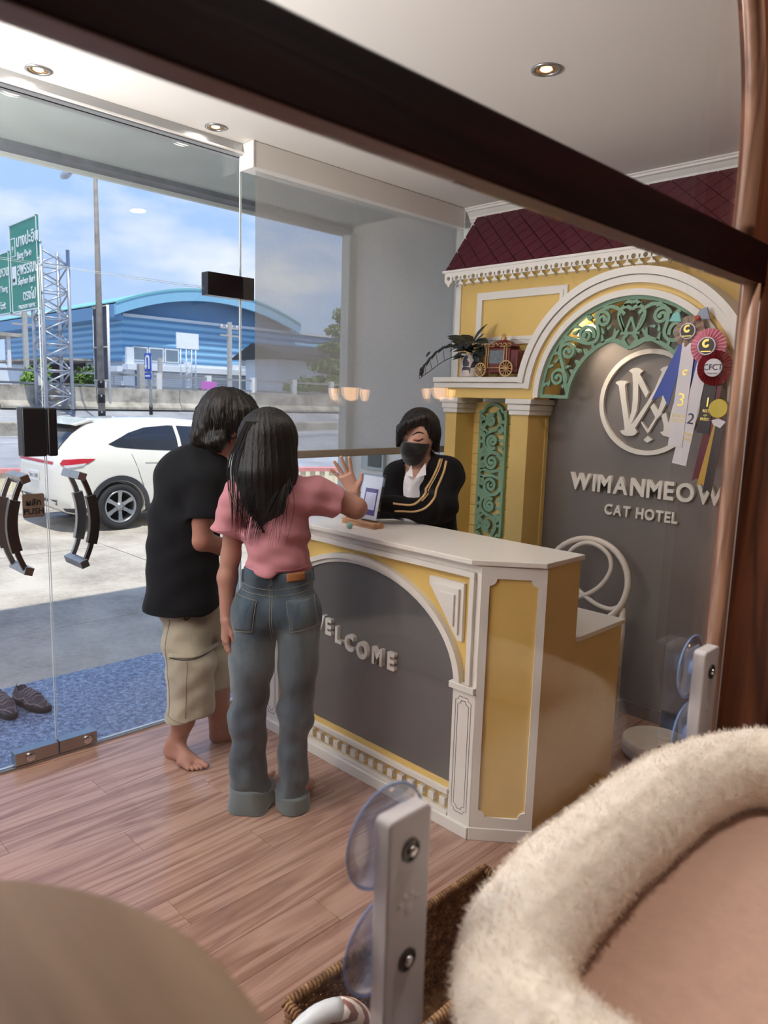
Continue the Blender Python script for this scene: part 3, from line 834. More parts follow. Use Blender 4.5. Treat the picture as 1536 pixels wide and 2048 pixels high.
# round WM monogram
mo = thing('monogram_emblem', 'white raised round emblem with interlaced letters W and M', 'emblem', (-1.755, YG, 1.41))
MB().ring_xz((-1.755, 1.679), .246, .270, YG - .022, YG, 0, 360, 72).build('ring', MT['white'], mo, smooth='auto')
def logo():
    W_ = [[(-1.9202, 1.7613), (-1.8860, 1.7669), (-1.8768, 1.7123), (-1.8595, 1.6348), (-1.8488, 1.5855), (-1.8447, 1.5359), (-1.8680, 1.5348), (-1.8755, 1.5738), (-1.8964, 1.6622)],
          [(-1.9410, 1.7772), (-1.9301, 1.7868), (-1.9090, 1.7897), (-1.8878, 1.7884), (-1.8737, 1.7800), (-1.8852, 1.7669), (-1.8849, 1.7545), (-1.9177, 1.7543), (-1.9224, 1.7649)],
          [(-1.8680, 1.5348), (-1.8057, 1.5378), (-1.8107, 1.5517), (-1.8304, 1.5615), (-1.8490, 1.5873), (-1.8736, 1.5738)],
          [(-1.8938, 1.5281), (-1.8696, 1.5354), (-1.8058, 1.5385), (-1.7965, 1.5270), (-1.8074, 1.5129), (-1.8256, 1.5049), (-1.8600, 1.5037), (-1.8800, 1.5127)],
          [(-1.6993, 1.8105), (-1.6785, 1.7766), (-1.7178, 1.7148), (-1.7745, 1.6095), (-1.8069, 1.5519), (-1.8288, 1.5420), (-1.8350, 1.5613), (-1.7974, 1.6157), (-1.7550, 1.6831), (-1.7208, 1.7491)],
          [(-1.6749, 1.6164), (-1.6533, 1.6325), (-1.6362, 1.5802), (-1.6322, 1.5941), (-1.6183, 1.6743), (-1.5941, 1.6563), (-1.6050, 1.5849), (-1.6010, 1.5402), (-1.6571, 1.5364), (-1.6579, 1.5656)],
          [(-1.6739, 1.5321), (-1.6556, 1.5389), (-1.6012, 1.5426), (-1.5856, 1.5434), (-1.5894, 1.5279), (-1.6075, 1.5150), (-1.6299, 1.5104), (-1.6571, 1.5157)]]
    M_ = [[(-1.8515, 1.8317), (-1.8066, 1.8315), (-1.8065, 1.8176), (-1.7950, 1.8038), (-1.8130, 1.7760), (-1.8077, 1.6924), (-1.8104, 1.6363), (-1.8253, 1.5900), (-1.8380, 1.5604), (-1.8495, 1.5837), (-1.8386, 1.6355), (-1.8370, 1.6918), (-1.8426, 1.7759)],
          [(-1.8701, 1.8406), (-1.8532, 1.8509), (-1.8329, 1.8552), (-1.8101, 1.8505), (-1.7914, 1.8390), (-1.8044, 1.8273), (-1.8531, 1.8275)],
          [(-1.8132, 1.8211), (-1.7950, 1.8038), (-1.7530, 1.7315), (-1.7660, 1.7030), (-1.8115, 1.7718)],
          [(-1.7210, 1.6770), (-1.6972, 1.6449), (-1.6723, 1.6268), (-1.7000, 1.5948), (-1.7380, 1.6558)],
          [(-1.6922, 1.8308), (-1.6481, 1.8306), (-1.6486, 1.7970), (-1.6461, 1.7295), (-1.6571, 1.6750), (-1.6717, 1.6405), (-1.7000, 1.5948), (-1.7358, 1.5255), (-1.7442, 1.5373), (-1.7110, 1.5961), (-1.6935, 1.6433), (-1.6790, 1.7018), (-1.6815, 1.7698), (-1.6993, 1.8105)],
          [(-1.7023, 1.8444), (-1.6874, 1.8561), (-1.6649, 1.8616), (-1.6418, 1.8566), (-1.6265, 1.8488), (-1.6470, 1.8373), (-1.6478, 1.8265), (-1.6901, 1.8267), (-1.6927, 1.8359)],
          [(-1.7822, 1.5776), (-1.7758, 1.5821), (-1.7394, 1.5375), (-1.7393, 1.5229), (-1.7431, 1.5251)]]
    for nm, polys, d in (('letter_w', W_, .022), ('letter_m', M_, .0205)):
        m = MB()
        for i_, p in enumerate(polys): m.xz(p, YG - d - .0004 * i_, YG + .0001 * i_)
        m.build(nm, MT['white'], mo)
    MB().xz([(-1.7603, 1.4880), (-1.7387, 1.4745), (-1.7134, 1.4918), (-1.7382, 1.5103)], YG - .022, YG).build('diamond', MT['white'], mo)
logo()
# small spot lamp tucked behind the arch fretwork
LSP = (-2.085, 3.56, 2.045)
sp_ = thing('arch_spot_lamp', 'tiny lit spot lamp behind the green arch fretwork', 'spot lamp', LSP)
MT['spot_glow'] = emissive('spot_glow', (255, 236, 200), 9.0)
MB().tube([(-2.125, 3.56, 2.02), (-2.105, 3.553, 2.045), (-2.075, 3.55, 2.062), (-2.045, 3.553, 2.068)], .013, 8).build('bulb', MT['spot_glow'], sp_, True)
MB().box(-2.14, -2.03, 3.585, 3.66, 2.02, 2.075).build('holder', MT['white'], sp_, bev=.004)
d_ = bpy.data.lights.new('arch_spot_light', 'SPOT'); d_.energy = 5.0; d_.color = (1, .78, .58); d_.spot_size = math.radians(100); d_.spot_blend = .8; d_.shadow_soft_size = .03
o_ = bpy.data.objects.new('arch_spot_light', d_); COL.objects.link(o_); o_.location = (-2.07, 3.52, 2.04); o_.rotation_euler = Vector((.35, .22, -.6)).to_track_quat('-Z', 'Y').to_euler()

# ------------------------------------------------------------------ glass front
GZ = 2.815
def pane(name, y0, y1, z0, z1, label, th=.012):
    m = MB(); x0, x1 = XF - th / 2, XF + th / 2
    vs = [(x0, y0, z0), (x1, y0, z0), (x1, y1, z0), (x0, y1, z0), (x0, y0, z1), (x1, y0, z1), (x1, y1, z1), (x0, y1, z1)]
    m.add(vs, [(1, 2, 6, 5), (3, 0, 4, 7)], 0)
    m.add(vs, [(3, 2, 1, 0), (4, 5, 6, 7), (0, 1, 5, 4), (2, 3, 7, 6)], 1)
    me = bpy.data.meshes.new(name); me.from_pydata(m.v, [], m.f)
    for i, p in enumerate(me.polygons): p.material_index = m.mi[i]
    o = link_mesh(name, me, [MT['glass'], MT['bright_glass_edge']])
    return tag(o, label, kind='structure')
w1 = pane('window_1', 2.193, YB, .012, GZ, 'fixed clear glass pane behind the roller blind')
w2 = pane('window_2', .215, 2.187, 2.172, GZ, 'clear glass transom above the glass doors')
w3 = pane('window_3', YN, .208, .012, GZ, 'fixed clear glass pane beyond the door')
d1 = pane('door_1', 1.204, 2.186, .014, 2.165, 'frameless glass door leaf nearer the blind')
d2 = pane('door_2', .214, 1.196, .014, 2.165, 'frameless glass door leaf with the push sign')
m = MB(); m.box(XF - .045, XF + .045, YN, YB, GZ, CEIL_Z); 
tag(m.build('trim_2', MT['alu'], bev=.003), 'aluminium header channel above the glass front', kind='structure')
m = MB(); m.box(XF - .02, XF + .02, YN, YB, -.004, .010)
tag(m.build('trim_3', MT['alu'], bev=.002), 'thin aluminium sill strip under the glass front', kind='structure')
m = MB(); m.box(XF + .045, XF + .058, YN, YB, GZ + .005, GZ + .012)
m.build('groove_strip', MT['white'], bpy.data.objects['trim_2'])

# bottom patch fittings with key cylinders
def patch(door, y0, y1, keyy):
    p = MB().box(XF - .028, XF + .028, y0, y1, .016, .074).build('patch_fitting', MT['steel'], door, bev=.002)
    m = MB(); m.lathe([(0, .0), (.019, .0), (.021, -.002), (.013, -.004), (.012, -.002), (0, -.002)], (XF + .034, keyy, .044), (1, 0, 0), 20)
    m.build('keyhole_disc', MT['chrome'], p, True)
    MB().box(XF + .0325, XF + .0335, keyy - .008, keyy + .008, .041, .047).build('keyhole', MT['black'], p)
patch(d1, 1.203, 1.375, 1.33); patch(d2, 1.012, 1.197, 1.075)
# hinge patch at the top of the near door leaf, running on into the fixed pane
p = MB().box(XF - .03, XF + .03, 1.985, 2.186, 2.135, 2.245).build('hinge_patch', MT['black_gloss'], d1, bev=.002)
p = MB().box(XF - .03, XF + .03, 2.190, 2.255, 2.135, 2.245).build('hinge_patch', MT['steel_dark'], w1, bev=.002)
# black lock box halves
MB().box(XF - .030, XF + .034, 1.100, 1.1965, 1.372, 1.578).build('lock_box', MT['black'], d2, bev=.008, seg=3)
MB().box(XF - .030, XF + .034, 1.2035, 1.243, 1.372, 1.578).build('lock_box', MT['black'], d1, bev=.008, seg=3)
MB().box(XF - .034, XF - .026, 1.100, 1.1965, 1.372, 1.578).build('lock_plate', MT['steel'], d2, bev=.003)

# bow handles, inside and outside
def bow(door, s):
    yy = lambda d: 1.2 + s * d
    for xo, mt in ((XF + .070, MT['steel_dark']), (XF - .070, MT['steel'])):
        m = MB()
        path = catmull([(yy(.125), 1.282), (yy(.152), 1.215), (yy(.168), 1.15), (yy(.173), 1.09), (yy(.168), 1.03), (yy(.152), .965), (yy(.125), .898)], 4)
        m.stroke(path, .0105, lambda p, a: (a, p[0], p[1]), xo - .008, xo + .008)
        h = m.build('handle', mt, door, smooth='auto', bev=.002)
        g = [q for q in path if .975 < q[1] < 1.205]
        m = MB(); m.stroke(g, .0215, lambda p, a: (a, p[0], p[1]), xo - .013, xo + .013)
        m.build('grip', mt, h, smooth='auto', bev=.002)
        for z in (1.285, .895):
            xa, xb = (XF, xo + .022) if xo > XF else (xo - .022, XF)
            dz = .3 * (1 if z > 1 else -1)
            m = MB(); m.obox(((xa + xb) / 2, yy(.118), z), (1, 0, 0), (0, 1, s * -.35 if z > 1 else s * .35), (0, s * .35 if z > 1 else s * -.35, 1), (xb - xa) / 2, .018, .017)
            m.build('mount_block', MT['steel'], h, bev=.002)
bow(d1, 1); bow(d2, -1)
# push sign on the glass
MT['sign_brown'] = plain('brown_sign_plate', (122, 104, 92), .35)
MT['print_black'] = plain('black_print', (22, 20, 20), .6)
ps = MB(); q = []
for cx, cz, a0 in ((1.176, 1.204, 0), (1.102, 1.204, 90), (1.102, 1.118, 180), (1.176, 1.118, 270)):
    q += arc((cx, cz), .008, a0, a0 + 90, 5)
ps.yz(q, XF + .0065, XF + .0095)
sg = ps.build('push_sign', MT['sign_brown']); tag(sg, 'small brown square sign reading PUSH on the glass door', 'sign')
Mx = frame_m((XF + .0100, 1.139, 1.125), (0, 1, 0), (0, 0, 1))
text_obj('print', 'PUSH', .036, .0006, MT['print_black'], Mx, sg, align='CENTER', bold=.0006)
Mx = frame_m((XF + .0100, 1.139, 1.163), (0, 1, 0), (0, 0, 1))
text_obj('print', 'ผลัก', .036, .0006, MT['print_black'], Mx, sg, align='CENTER', bold=.0008)

# ------------------------------------------------------------------ roller blind
def blind_fabric():
    t = NT('screen_blind_fabric'); v = t.coord((1, 1, 1))
    w1 = t.n('ShaderNodeTexWave', wave_type='BANDS', bands_direction='Y'); w1.inputs['Scale'].default_value = 260; w1.inputs['Distortion'].default_value = .4
    w2 = t.n('ShaderNodeTexWave', wave_type='BANDS', bands_direction='Z'); w2.inputs['Scale'].default_value = 260; w2.inputs['Distortion'].default_value = .4
    t.l(v, w1.inputs['Vector']); t.l(v, w2.inputs['Vector'])
    n = t.noise(t.coord((1, 3, 3)), 30, 3)
    ad = t.n('ShaderNodeMath', operation='MULTIPLY_ADD'); ad.inputs[1].default_value = .14; ad.inputs[2].default_value = .53; t.l(n, ad.inputs[0])
    df = t.n('ShaderNodeBsdfDiffuse'); df.inputs[0].default_value = srgb(204, 200, 194)
    tl = t.n('ShaderNodeBsdfTranslucent'); tl.inputs[0].default_value = srgb(168, 168, 168)
    m1_ = t.n('ShaderNodeMixShader'); m1_.inputs[0].default_value = .4; t.l(df.outputs[0], m1_.inputs[1]); t.l(tl.outputs[0], m1_.inputs[2])
    tr = t.n('ShaderNodeBsdfTransparent'); mx_ = t.n('ShaderNodeMixShader')
    t.l(ad.outputs[0], mx_.inputs[0]); t.l(tr.outputs[0], mx_.inputs[1]); t.l(m1_.outputs[0], mx_.inputs[2])
    return t.done(mx_.outputs[0])
MT['blind'] = blind_fabric()
MT['blind_hem'] = plain('blind_hem', (150, 138, 124), .7)
rb = thing('roller_blind', 'grey see-through roller blind lowered over the glass beside the counter', 'blind', (-3.19, 3.0, 1.32))
m = MB(); m.box(-3.255, -3.140, 2.185, 3.785, 2.748, CEIL_Z - .001); m.build('cassette', MT['white_gloss'], rb, bev=.004)
for y0, y1 in ((2.176, 2.185), (3.785, 3.794)): MB().box(-3.257, -3.138, y0, y1, 2.746, CEIL_Z - .001).build('end_cap', MT['white'], rb, bev=.002)
m = MB(); m.add([(-3.19, 2.225, 1.36), (-3.19, 3.765, 1.36), (-3.19, 3.765, 2.75), (-3.19, 2.225, 2.75)], [(0, 1, 2, 3)])
m.build('fabric', MT['blind'], rb)
MB().box(-3.197, -3.183, 2.225, 3.765, 1.322, 1.364).build('hem_bar', MT['blind_hem'], rb, bev=.004)
MB().tube([(-3.16, 3.80, 2.80), (-3.16, 3.80, 1.0)], .0022, 6).build('chain', MT['white'], rb)
MB().tube([(-3.205, 3.78, 2.75), (-3.205, 3.78, 1.33)], .006, 6).build('side_guide', MT['alu'], rb)

# ------------------------------------------------------------------ porch
def granite():
    t = NT('blue_grey_granite'); v = t.coord()
    n = t.noise(v, 130, 5, .8); n2 = t.noise(v, 34, 4, .7)
    mxn = t.n('ShaderNodeMixRGB'); mxn.inputs[0].default_value = .45; t.l(n, mxn.inputs[1]); t.l(n2, mxn.inputs[2])
    c = t.ramp(mxn.outputs[0], [(.40, srgb(62, 70, 92)), (.5, srgb(102, 116, 150)), (.60, srgb(168, 184, 214))])
    return t.done(t.pbsdf(c, .22, 0, .55))
MT['granite'] = granite()
MT['plaster'] = plain('outdoor_plaster', (212, 216, 210), .85, var=.04, bump=.1)
MT['fascia'] = plain('weathered_fascia', (108, 114, 122), .8, var=.25, vscale=9)
tag(MB().box(-4.25, XF - .02, -3.0, 3.99, -.33, -.004).build('trim_4', MT['granite'], bev=.006), 'blue-grey granite doorstep slab outside the glass', kind='structure')
tag(MB().box(-4.28, XF - .02, 3.87, 4.02, -.33, 3.0).build('wall_outside', MT['white']), 'white plastered porch wall outside the blind', kind='structure')
m = MB(); m.box(-4.33, -4.24, 3.80, 4.02, -.33, 2.86); tag(m.build('trim_5', MT['plaster'], bev=.004), 'porch wall end post', kind='structure')
m = MB(); m.box(-4.30, XF - .045, -3.0, 4.02, 2.93, 3.2)
MT['soffit'] = plain('soffit_paint', (176, 184, 180), .85, var=.06, vscale=3, bump=.15, bscale=14)
can = tag(m.build('trim_6', MT['soffit']), 'white porch soffit above the doorway', kind='structure')
m = MB(); m.box(-4.40, -4.28, -3.0, 6.0, 2.90, 3.00); m.build('fascia', MT['fascia'], can)
m = MB(); m.box(-4.42, -4.40, -3.0, 6.0, 2.875, 2.915); m.build('drip_edge', MT['plaster'], can, bev=.004)
# upper storey that throws the shade on the forecourt
m = MB(); m.box(-4.28, XR + .1, -4.0, 12.0, 3.2, 7.2); tag(m.build('wall_upper', MT['plaster']), 'upper storey above the shop front', kind='structure')
m = MB(); m.box(-4.28, XF - .05, 4.02, 12.0, -.33, 3.2); tag(m.build('wall_neighbour', MT['plaster']), 'neighbouring shop front', kind='structure')
# switch box on the porch wall
MT['box_grey'] = plain('meter_box_grey', (172, 184, 186), .5); MT['box_dark'] = plain('meter_window', (66, 80, 90), .2)
sb = thing('meter_box', 'small grey electrical meter box on the porch wall', 'meter box', (-3.98, 3.86, 1.13))
MB().box(-4.10, -3.86, 3.835, 3.869, 1.13, 1.30).build('housing', MT['box_grey'], sb, bev=.004)
MB().box(-4.02, -3.88, 3.828, 3.836, 1.155, 1.28).build('window', MT['box_dark'], sb, bev=.002)

# ------------------------------------------------------------------ reception counter
CF = 2.095
CL, CR = -2.905, -1.585
CM = (CL + CR) / 2
ct = thing('reception_counter', 'yellow and white reception counter with grey arch reading WELCOME', 'counter', (CM, 2.3, 0))
MB().box(CL + .02, CR - .02, CF + .02, CF + .05, .0, 1.07).build('front_board', MT['yellow'], ct)
def arch_line(rx, rz, z0, n=28): return [(CM + rx * math.cos(math.pi * i / n), z0 + rz * math.sin(math.pi * i / n)) for i in range(n + 1)]
g = [(CM + .548, .18), (CM + .548, .58)] + arch_line(.548, .375, .58)[1:-1] + [(CM - .548, .58), (CM - .548, .18)]
MB().xz(g, CF + .012, CF + .022).build('grey_panel', MT['counter_grey'], ct)
# arch moulding (two steps)
for nm, o0, o1, yd in (('arch_moulding', .0, .018, .004), ('arch_moulding', .018, .040, -.010)):
    a = arch_line(.548 + o0, .375 + o0, .58); b2 = arch_line(.548 + o1, .375 + o1, .58)
    m = MB(); n = len(a)
    vs = [(x, y, z) for y in (CF + yd, CF + .022) for L_ in (a, b2) for x, z in L_]
    fs = []
    for i in range(n - 1):
        fs += [(i, i + 1, n + i + 1, n + i), (2 * n + i, 3 * n + i, 3 * n + i + 1, 2 * n + i + 1), (i, 2 * n + i, 2 * n + i + 1, i + 1), (n + i, n + i + 1, 3 * n + i + 1, 3 * n + i)]
    fs += [(0, n, 3 * n, 2 * n), (n - 1, 3 * n - 1, 4 * n - 1, 2 * n - 1)]
    m.add(vs, fs); m.build(nm, MT['white'], ct, smooth='auto')
# outer frame rail (top and sides down to the capitals)
def frame(xo, zt, zb, w, y0, nm):
    m = MB(); m.box(CM - xo, CM + xo, y0, CF + .022, zt - w, zt)
    for s in (-1, 1): m.box(CM + s * xo, CM + s * (xo - w), y0, CF + .022, zb, zt - w)
    m.build(nm, MT['white'], ct, bev=.002)
frame(.660, 1.066, .585, .026, CF + .002, 'outer_frame'); frame(.636, 1.040, .605, .022, CF - .012, 'inner_frame')
# spandrel ornaments: stepped white wedges
for s in (-1, 1):
    X = lambda d: CM + s * d
    pts = [(.405, .985), (.578, .985), (.578, .760), (.556, .760), (.405, .955)]
    m = MB(); m.xz([(X(a), z) for a, z in pts], CF + .004, CF + .022); w_ = m.build('corner_wedge', MT['white'], ct, bev=.002)
    pts = [(.430, .962), (.562, .962), (.562, .782), (.430, .948)]
    m = MB(); m.xz([(X(a), z) for a, z in pts], CF - .006, CF + .01); m.build('wedge_step', MT['white'], w_, bev=.002)
    pts = [(.470, .940), (.546, .940), (.546, .815), (.470, .918)]
    m = MB(); m.xz([(X(a), z) for a, z in pts], CF - .014, CF); m.build('wedge_step', MT['white'], w_, bev=.002)
# pilasters with engraved frames
for s in (-1, 1):
    X = lambda d: CM + s * d
    xa, xb = sorted((X(.552), X(.660)))
    pl = MB().box(xa, xb, CF - .002, CF + .022, .0, .575).build('pilaster', MT['white'], ct, bev=.002)
    m = MB(); m.box(xa - .012 * (1 if s > 0 else 0), xb + .012 * (0 if s > 0 else 1), CF - .016, CF + .022, .578, .604); m.build('capital', MT['white'], pl, bev=.003)
    MT.setdefault('groove', plain('groove_shadow_gap', (70, 66, 62), .8))
    for k, (w, h0, h1) in enumerate(((.037, .085, .552), (.026, .100, .537))):
        cx = (xa + xb) / 2; c = .016
        pts = [(cx - w + c, h0), (cx + w - c, h0), (cx + w - c + .004, h0 + c * .7), (cx + w, h0 + c), (cx + w, h1 - c), (cx + w - c + .004, h1 - c * .7), (cx + w - c, h1), (cx - w + c, h1), (cx - w + c - .004, h1 - c * .7), (cx - w, h1 - c), (cx - w, h0 + c), (cx - w + c - .004, h0 + c * .7)]
        m = MB(); m.stroke(pts + [pts[0]], .0011, to_xz, CF - .0026, CF - .001); m.build('engraved_line', MT['groove'], pl)
# bottom rails, dentils, plinth
xa, xb = CM - .552, CM + .552
MB().box(xa, xb, CF + .002, CF + .022, .158, .182).build('yellow_rail', MT['yellow'], ct, bev=.002)
MB().box(xa, xb, CF - .010, CF + .022, .136, .160).build('white_rail', MT['white'], ct, bev=.002)
nd = 19
dm = None
for i in range(nd):
    cx = xa + (i + .5) * (xb - xa) / nd
    MB().box(cx - .0145, cx + .0145, CF - .004, CF + .022, .082, .113).build('dentil', MT['white'], ct, bev=.0015)
MB().box(xa, xb, CF - .008, CF + .022, .046, .064).build('white_rail', MT['white'], ct, bev=.002)
MB().box(CL - .0, CR, CF - .016, CF + .022, 0, .048).build('plinth', MT['white'], ct, bev=.003)
# chamfered end: panel between the front and the side
P0, P1 = Vector((CR, CF, 0)), Vector((-1.408, 2.250, 0))
dd = (P1 - P0); Lc = dd.length; dd.normalize(); nn_ = Vector((dd.y, -dd.x, 0))
def ch(m, a, b, z0, z1, d0, d1):
    c = P0 + dd * ((a + b) / 2) + nn_ * ((d0 + d1) / 2); c.z = (z0 + z1) / 2
    return m.obox(c, dd, nn_, (0, 0, 1), abs(b - a) / 2, abs(d1 - d0) / 2, (z1 - z0) / 2)
ch(MB(), 0, Lc, .0, 1.07, -.03, 0).build('chamfer_board', MT['yellow'], ct)
def chp(p, d): q = P0 + dd * p[0] + nn_ * d; return (q.x, q.y, p[1])
# white frame with scooped inner corners on the chamfer
w = .030; c = .026
outer = [(0.0, .05), (Lc, .05), (Lc, 1.068), (0.0, 1.068)]
i0, i1, j0, j1 = w, Lc - w, .095, 1.025
sc = []
for (px, pz, a0) in ((i0, j0, 90), (i1, j0, 180), (i1, j1, 270), (i0, j1, 360)):
    sc += [(px + c * math.cos(math.radians(a0 - 90 * k / 5)), pz + c * math.sin(math.radians(a0 - 90 * k / 5))) for k in range(6)]
def ring_poly(outer, inner, to, a0, a1):
    cu = bpy.data.curves.new('rp', 'CURVE'); cu.dimensions = '2D'; cu.fill_mode = 'BOTH'; cu.extrude = (a1 - a0) / 2
    for pts in (outer, inner):
        s = cu.splines.new('POLY'); s.points.add(len(pts) - 1); s.use_cyclic_u = True
        for i, p in enumerate(pts): s.points[i].co = (p[0], p[1], 0, 1)
    o = bpy.data.objects.new('rp', cu); COL.objects.link(o)
    me = bpy.data.meshes.new_from_object(o.evaluated_get(bpy.context.evaluated_depsgraph_get()))
    bpy.data.objects.remove(o); bpy.data.curves.remove(cu)
    for v in me.vertices: v.co = Vector(to((v.co.x, v.co.y), (a0 + a1) / 2 + v.co.z))
    me.materials.clear(); return me
link_mesh('chamfer_frame', ring_poly(outer, sc, chp, 0, .008), MT['white'], ct)
ch(MB(), -.004, Lc + .004, 0, .052, 0, .012).build('plinth', MT['white'], ct, bev=.003)
# side, high part and low desk
MB().box(-1.436, -1.408, 2.250, 2.478, 0, 1.07).build('side_board', MT['yellow'], ct)
MB().box(-1.436, -1.408, 2.478, 2.850, 0, .745).build('side_board', MT['yellow'], ct)
MB().box(-1.424, -1.405, 2.250, 2.850, 0, .05).build('plinth', MT['white'], ct, bev=.003)
MB().box(CL + .02, -1.436, 2.455, 2.478, 0, 1.07).build('back_board', MT['white'], ct)
MB().box(-1.95, -1.925, 2.478, 2.85, 0, .745).build('side_board', MT['yellow'], ct)
MB().box(CL + .02, CL + .045, 2.10, 2.478, 0, 1.07).build('side_board', MT['yellow'], ct)
MT['top'] = plain('counter_top_laminate', (226, 220, 214), .3, var=.015)
m = MB(); m.xy([(CL - .02, 2.062), (-1.606, 2.062), (-1.398, 2.232), (-1.398, 2.492), (CL - .02, 2.492)], 1.072, 1.092); m.build('counter_top', MT['top'], ct, bev=.003)
m = MB(); m.box(-1.96, -1.398, 2.480, 2.862, .747, .767); m.build('desk_top', MT['top'], ct, bev=.003)
# raised WELCOME letters, curving along a wave
wl = thing('counter_lettering', 'raised white letters WELCOME in a curved line on the grey counter panel', 'lettering', (-2.25, CF, .55))
spots = [('W', -2.538, .612), ('E', -2.443, .604), ('L', -2.375, .582), ('C', -2.310, .566), ('O', -2.233, .553), ('M', -2.138, .552), ('E', -2.046, .553)]
for chh, x, z in spots:
    me = text_mesh(chh, .098, .020, bold=.0042)
    me.transform(Matrix(((.86, 0, 0, x), (0, 0, -1, CF + .012 - .010), (0, 1, 0, z), (0, 0, 0, 1))))
    me.materials.clear(); link_mesh('letter', me, MT['white'], wl)

# ------------------------------------------------------------------ things on the counter
MT['acrylic'] = glass('acrylic', (.97, .98, .99), gain=1.4)
MT['paper'] = plain('paper_white', (226, 228, 240), .6, var=.01)
MT['purple'] = plain('purple_print', (88, 78, 136), .6)
MT['lilac'] = plain('lilac_print', (200, 200, 226), .6)
qs = thing('payment_sign_stand', 'clear acrylic payment sign on a wooden block on the counter', 'sign stand', (-2.345, 2.235, 1.092), math.radians(-3))
m = MB(); m.box(-.135, .085, -.03, .03, 0, .024); m.build('wooden_base', MT['block_wood'], qs, bev=.002, local=True)
up = Vector((0, .20, 1)).normalized()
def onp(x, s, d): return (x, d + up.y * s, .022 + up.z * s)
def plate(name, x0, x1, s0, s1, d0, d1, mat):
    m = MB(); m.prism([(x0, s0), (x1, s0), (x1, s1), (x0, s1)], lambda p, a: onp(p[0], p[1], a), d0, d1); return m.build(name, mat, qs, local=True)
plate('acrylic_sheet', -.075, .075, 0, .215, -.0040, -.0012, MT['acrylic'])
plate('acrylic_sheet', -.075, .075, 0, .215, .0012, .0040, MT['acrylic'])
plate('paper_sheet', -.068, .062, .012, .205, -.0008, .0008, MT['paper'])
plate('printed_frame', -.040, .045, .030, .150, -.0014, -.0008, MT['purple'])
plate('blank_code_square', -.032, .037, .055, .132, -.0020, -.0014, MT['lilac'])
MT['mint'] = plain('mint_glass', (150, 190, 180), .25, var=.1)
bl = MB(); bl.lathe([(.0145 * math.sin(math.pi * i / 12), -.0145 * math.cos(math.pi * i / 12)) for i in range(13)], (0, 0, .0145), n=18)
b_o = bl.build('small_ball', MT['mint'], smooth=True); b_o.location = (-2.345, 2.135, 1.092)
tag(b_o, 'tiny mint green ball on the counter edge', 'ball')
MT['tray'] = plain('tray_plastic', (196, 194, 196), .4)

# ------------------------------------------------------------------ white hoop-back chair behind the counter
MT['chair'] = plain('ivory_resin', (214, 206, 198), .35, var=.02)
chv = thing('hoop_back_chair', 'white resin chair with looped hoop back behind the counter', 'chair', (-1.922, 3.30, 0), math.radians(8))
def ct_tube(name, pts, r, n=10, closed=False, sq=None, parent=chv): return MB().tube(pts, r, n, closed, sq=sq).build(name, MT['chair'], parent, True, local=True)
# back hoop in the plane y ~ .20 (back), x across
hoop = [(.225 * math.cos(math.radians(a)), .20 + .03 * math.sin(math.radians(a)), .735 + (.215 if a < 180 else .235) * math.sin(math.radians(a))) for a in range(0, 360, 10)]
ct_tube('back_hoop', hoop, .017, 10, True)
loop = catmull([(-.205, .19, .635), (-.14, .19, .615), (-.05, .19, .625), (.06, .195, .69), (.125, .20, .79), (.115, .205, .875), (.04, .21, .925), (-.04, .21, .922), (-.105, .205, .865), (-.115, .20, .78), (-.06, .195, .69), (.05, .19, .62), (.14, .19, .60), (.20, .19, .625)], 5)
ct_tube('back_loop', loop, .0125, 8)
for s in (-1, 1):
    ct_tube('back_leg', [(s * .205, .20, .62), (s * .212, .20, .47), (s * .205, .21, .30), (s * .20, .245, .0)], [.018, .018, .017, .015], 10)
    for z in (.40, .30, .20, .10): MB().lathe([(.016, -.004), (.022, 0), (.016, .004)], (s * .203, .205 + max(0, (.3 - z)) * .12, z), n=14).build('leg_ring', MT['chair'], chv, True, local=True)
    lg = ct_tube('front_leg', [(s * .20, -.19, .44), (s * .20, -.20, .25), (s * .195, -.205, .0)], [.019, .018, .015], 10)
    for z in (.38, .26, .14): MB().lathe([(.016, -.004), (.023, 0), (.016, .004)], (s * .2, -.198, z), n=14).build('leg_ring', MT['chair'], chv, True, local=True)
    ct_tube('side_stretcher', [(s * .20, -.2, .20), (s * .203, .215, .22)], .010, 8)
ct_tube('front_stretcher', [(-.2, -.2, .28), (.2, -.2, .28)], .010, 8)
m = MB(); m.xy([(-.21, .20)] + [(-.21, -.15)] + arc((-.16, -.16), .05, 180, 270, 5) + arc((.16, -.16), .05, 270, 360, 5) + [(.21, .20)], .43, .46); m.build('seat', MT['chair'], chv, bev=.008, local=True, seg=3)

# ------------------------------------------------------------------ robot vacuum and its dock
MT['vac'] = plain('vacuum_cream', (222, 214, 204), .35); MT['red_dot'] = plain('red_button', (186, 84, 74), .4)
rv = thing('robot_vacuum', 'cream round robot vacuum on the floor by the grey wall', 'robot vacuum', (-1.40, 3.29, 0))
MB().lathe([(0, .012), (.150, .012), (.158, .02), (.160, .045), (.157, .050)], n=40).build('bumper', MT['tray'], rv, True, local=True)
MB().lathe([(.157, .050), (.160, .053), (.160, .078), (.153, .088), (.10, .090), (0, .090)], n=40).build('cover', MT['vac'], rv, 'auto', local=True)
m = MB(); m.lathe([(0, .098), (.030, .098), (.036, .094), (.037, .089)], (.02, .04, 0), n=24); m.build('sensor_turret', MT['vac'], rv, True, local=True)
m = MB(); m.lathe([(0, .0925), (.012, .0925), (.013, .089)], (.05, -.07, 0), n=16); m.build('power_button', MT['red_dot'], rv, True, local=True)
for s in (-1, 1): MB().lathe([(0, -.01), (.022, -.01), (.022, .01), (0, .01)], (s * .1, 0, .022), (1, 0, 0), 16).build('wheel', MT['black'], rv, True, local=True)
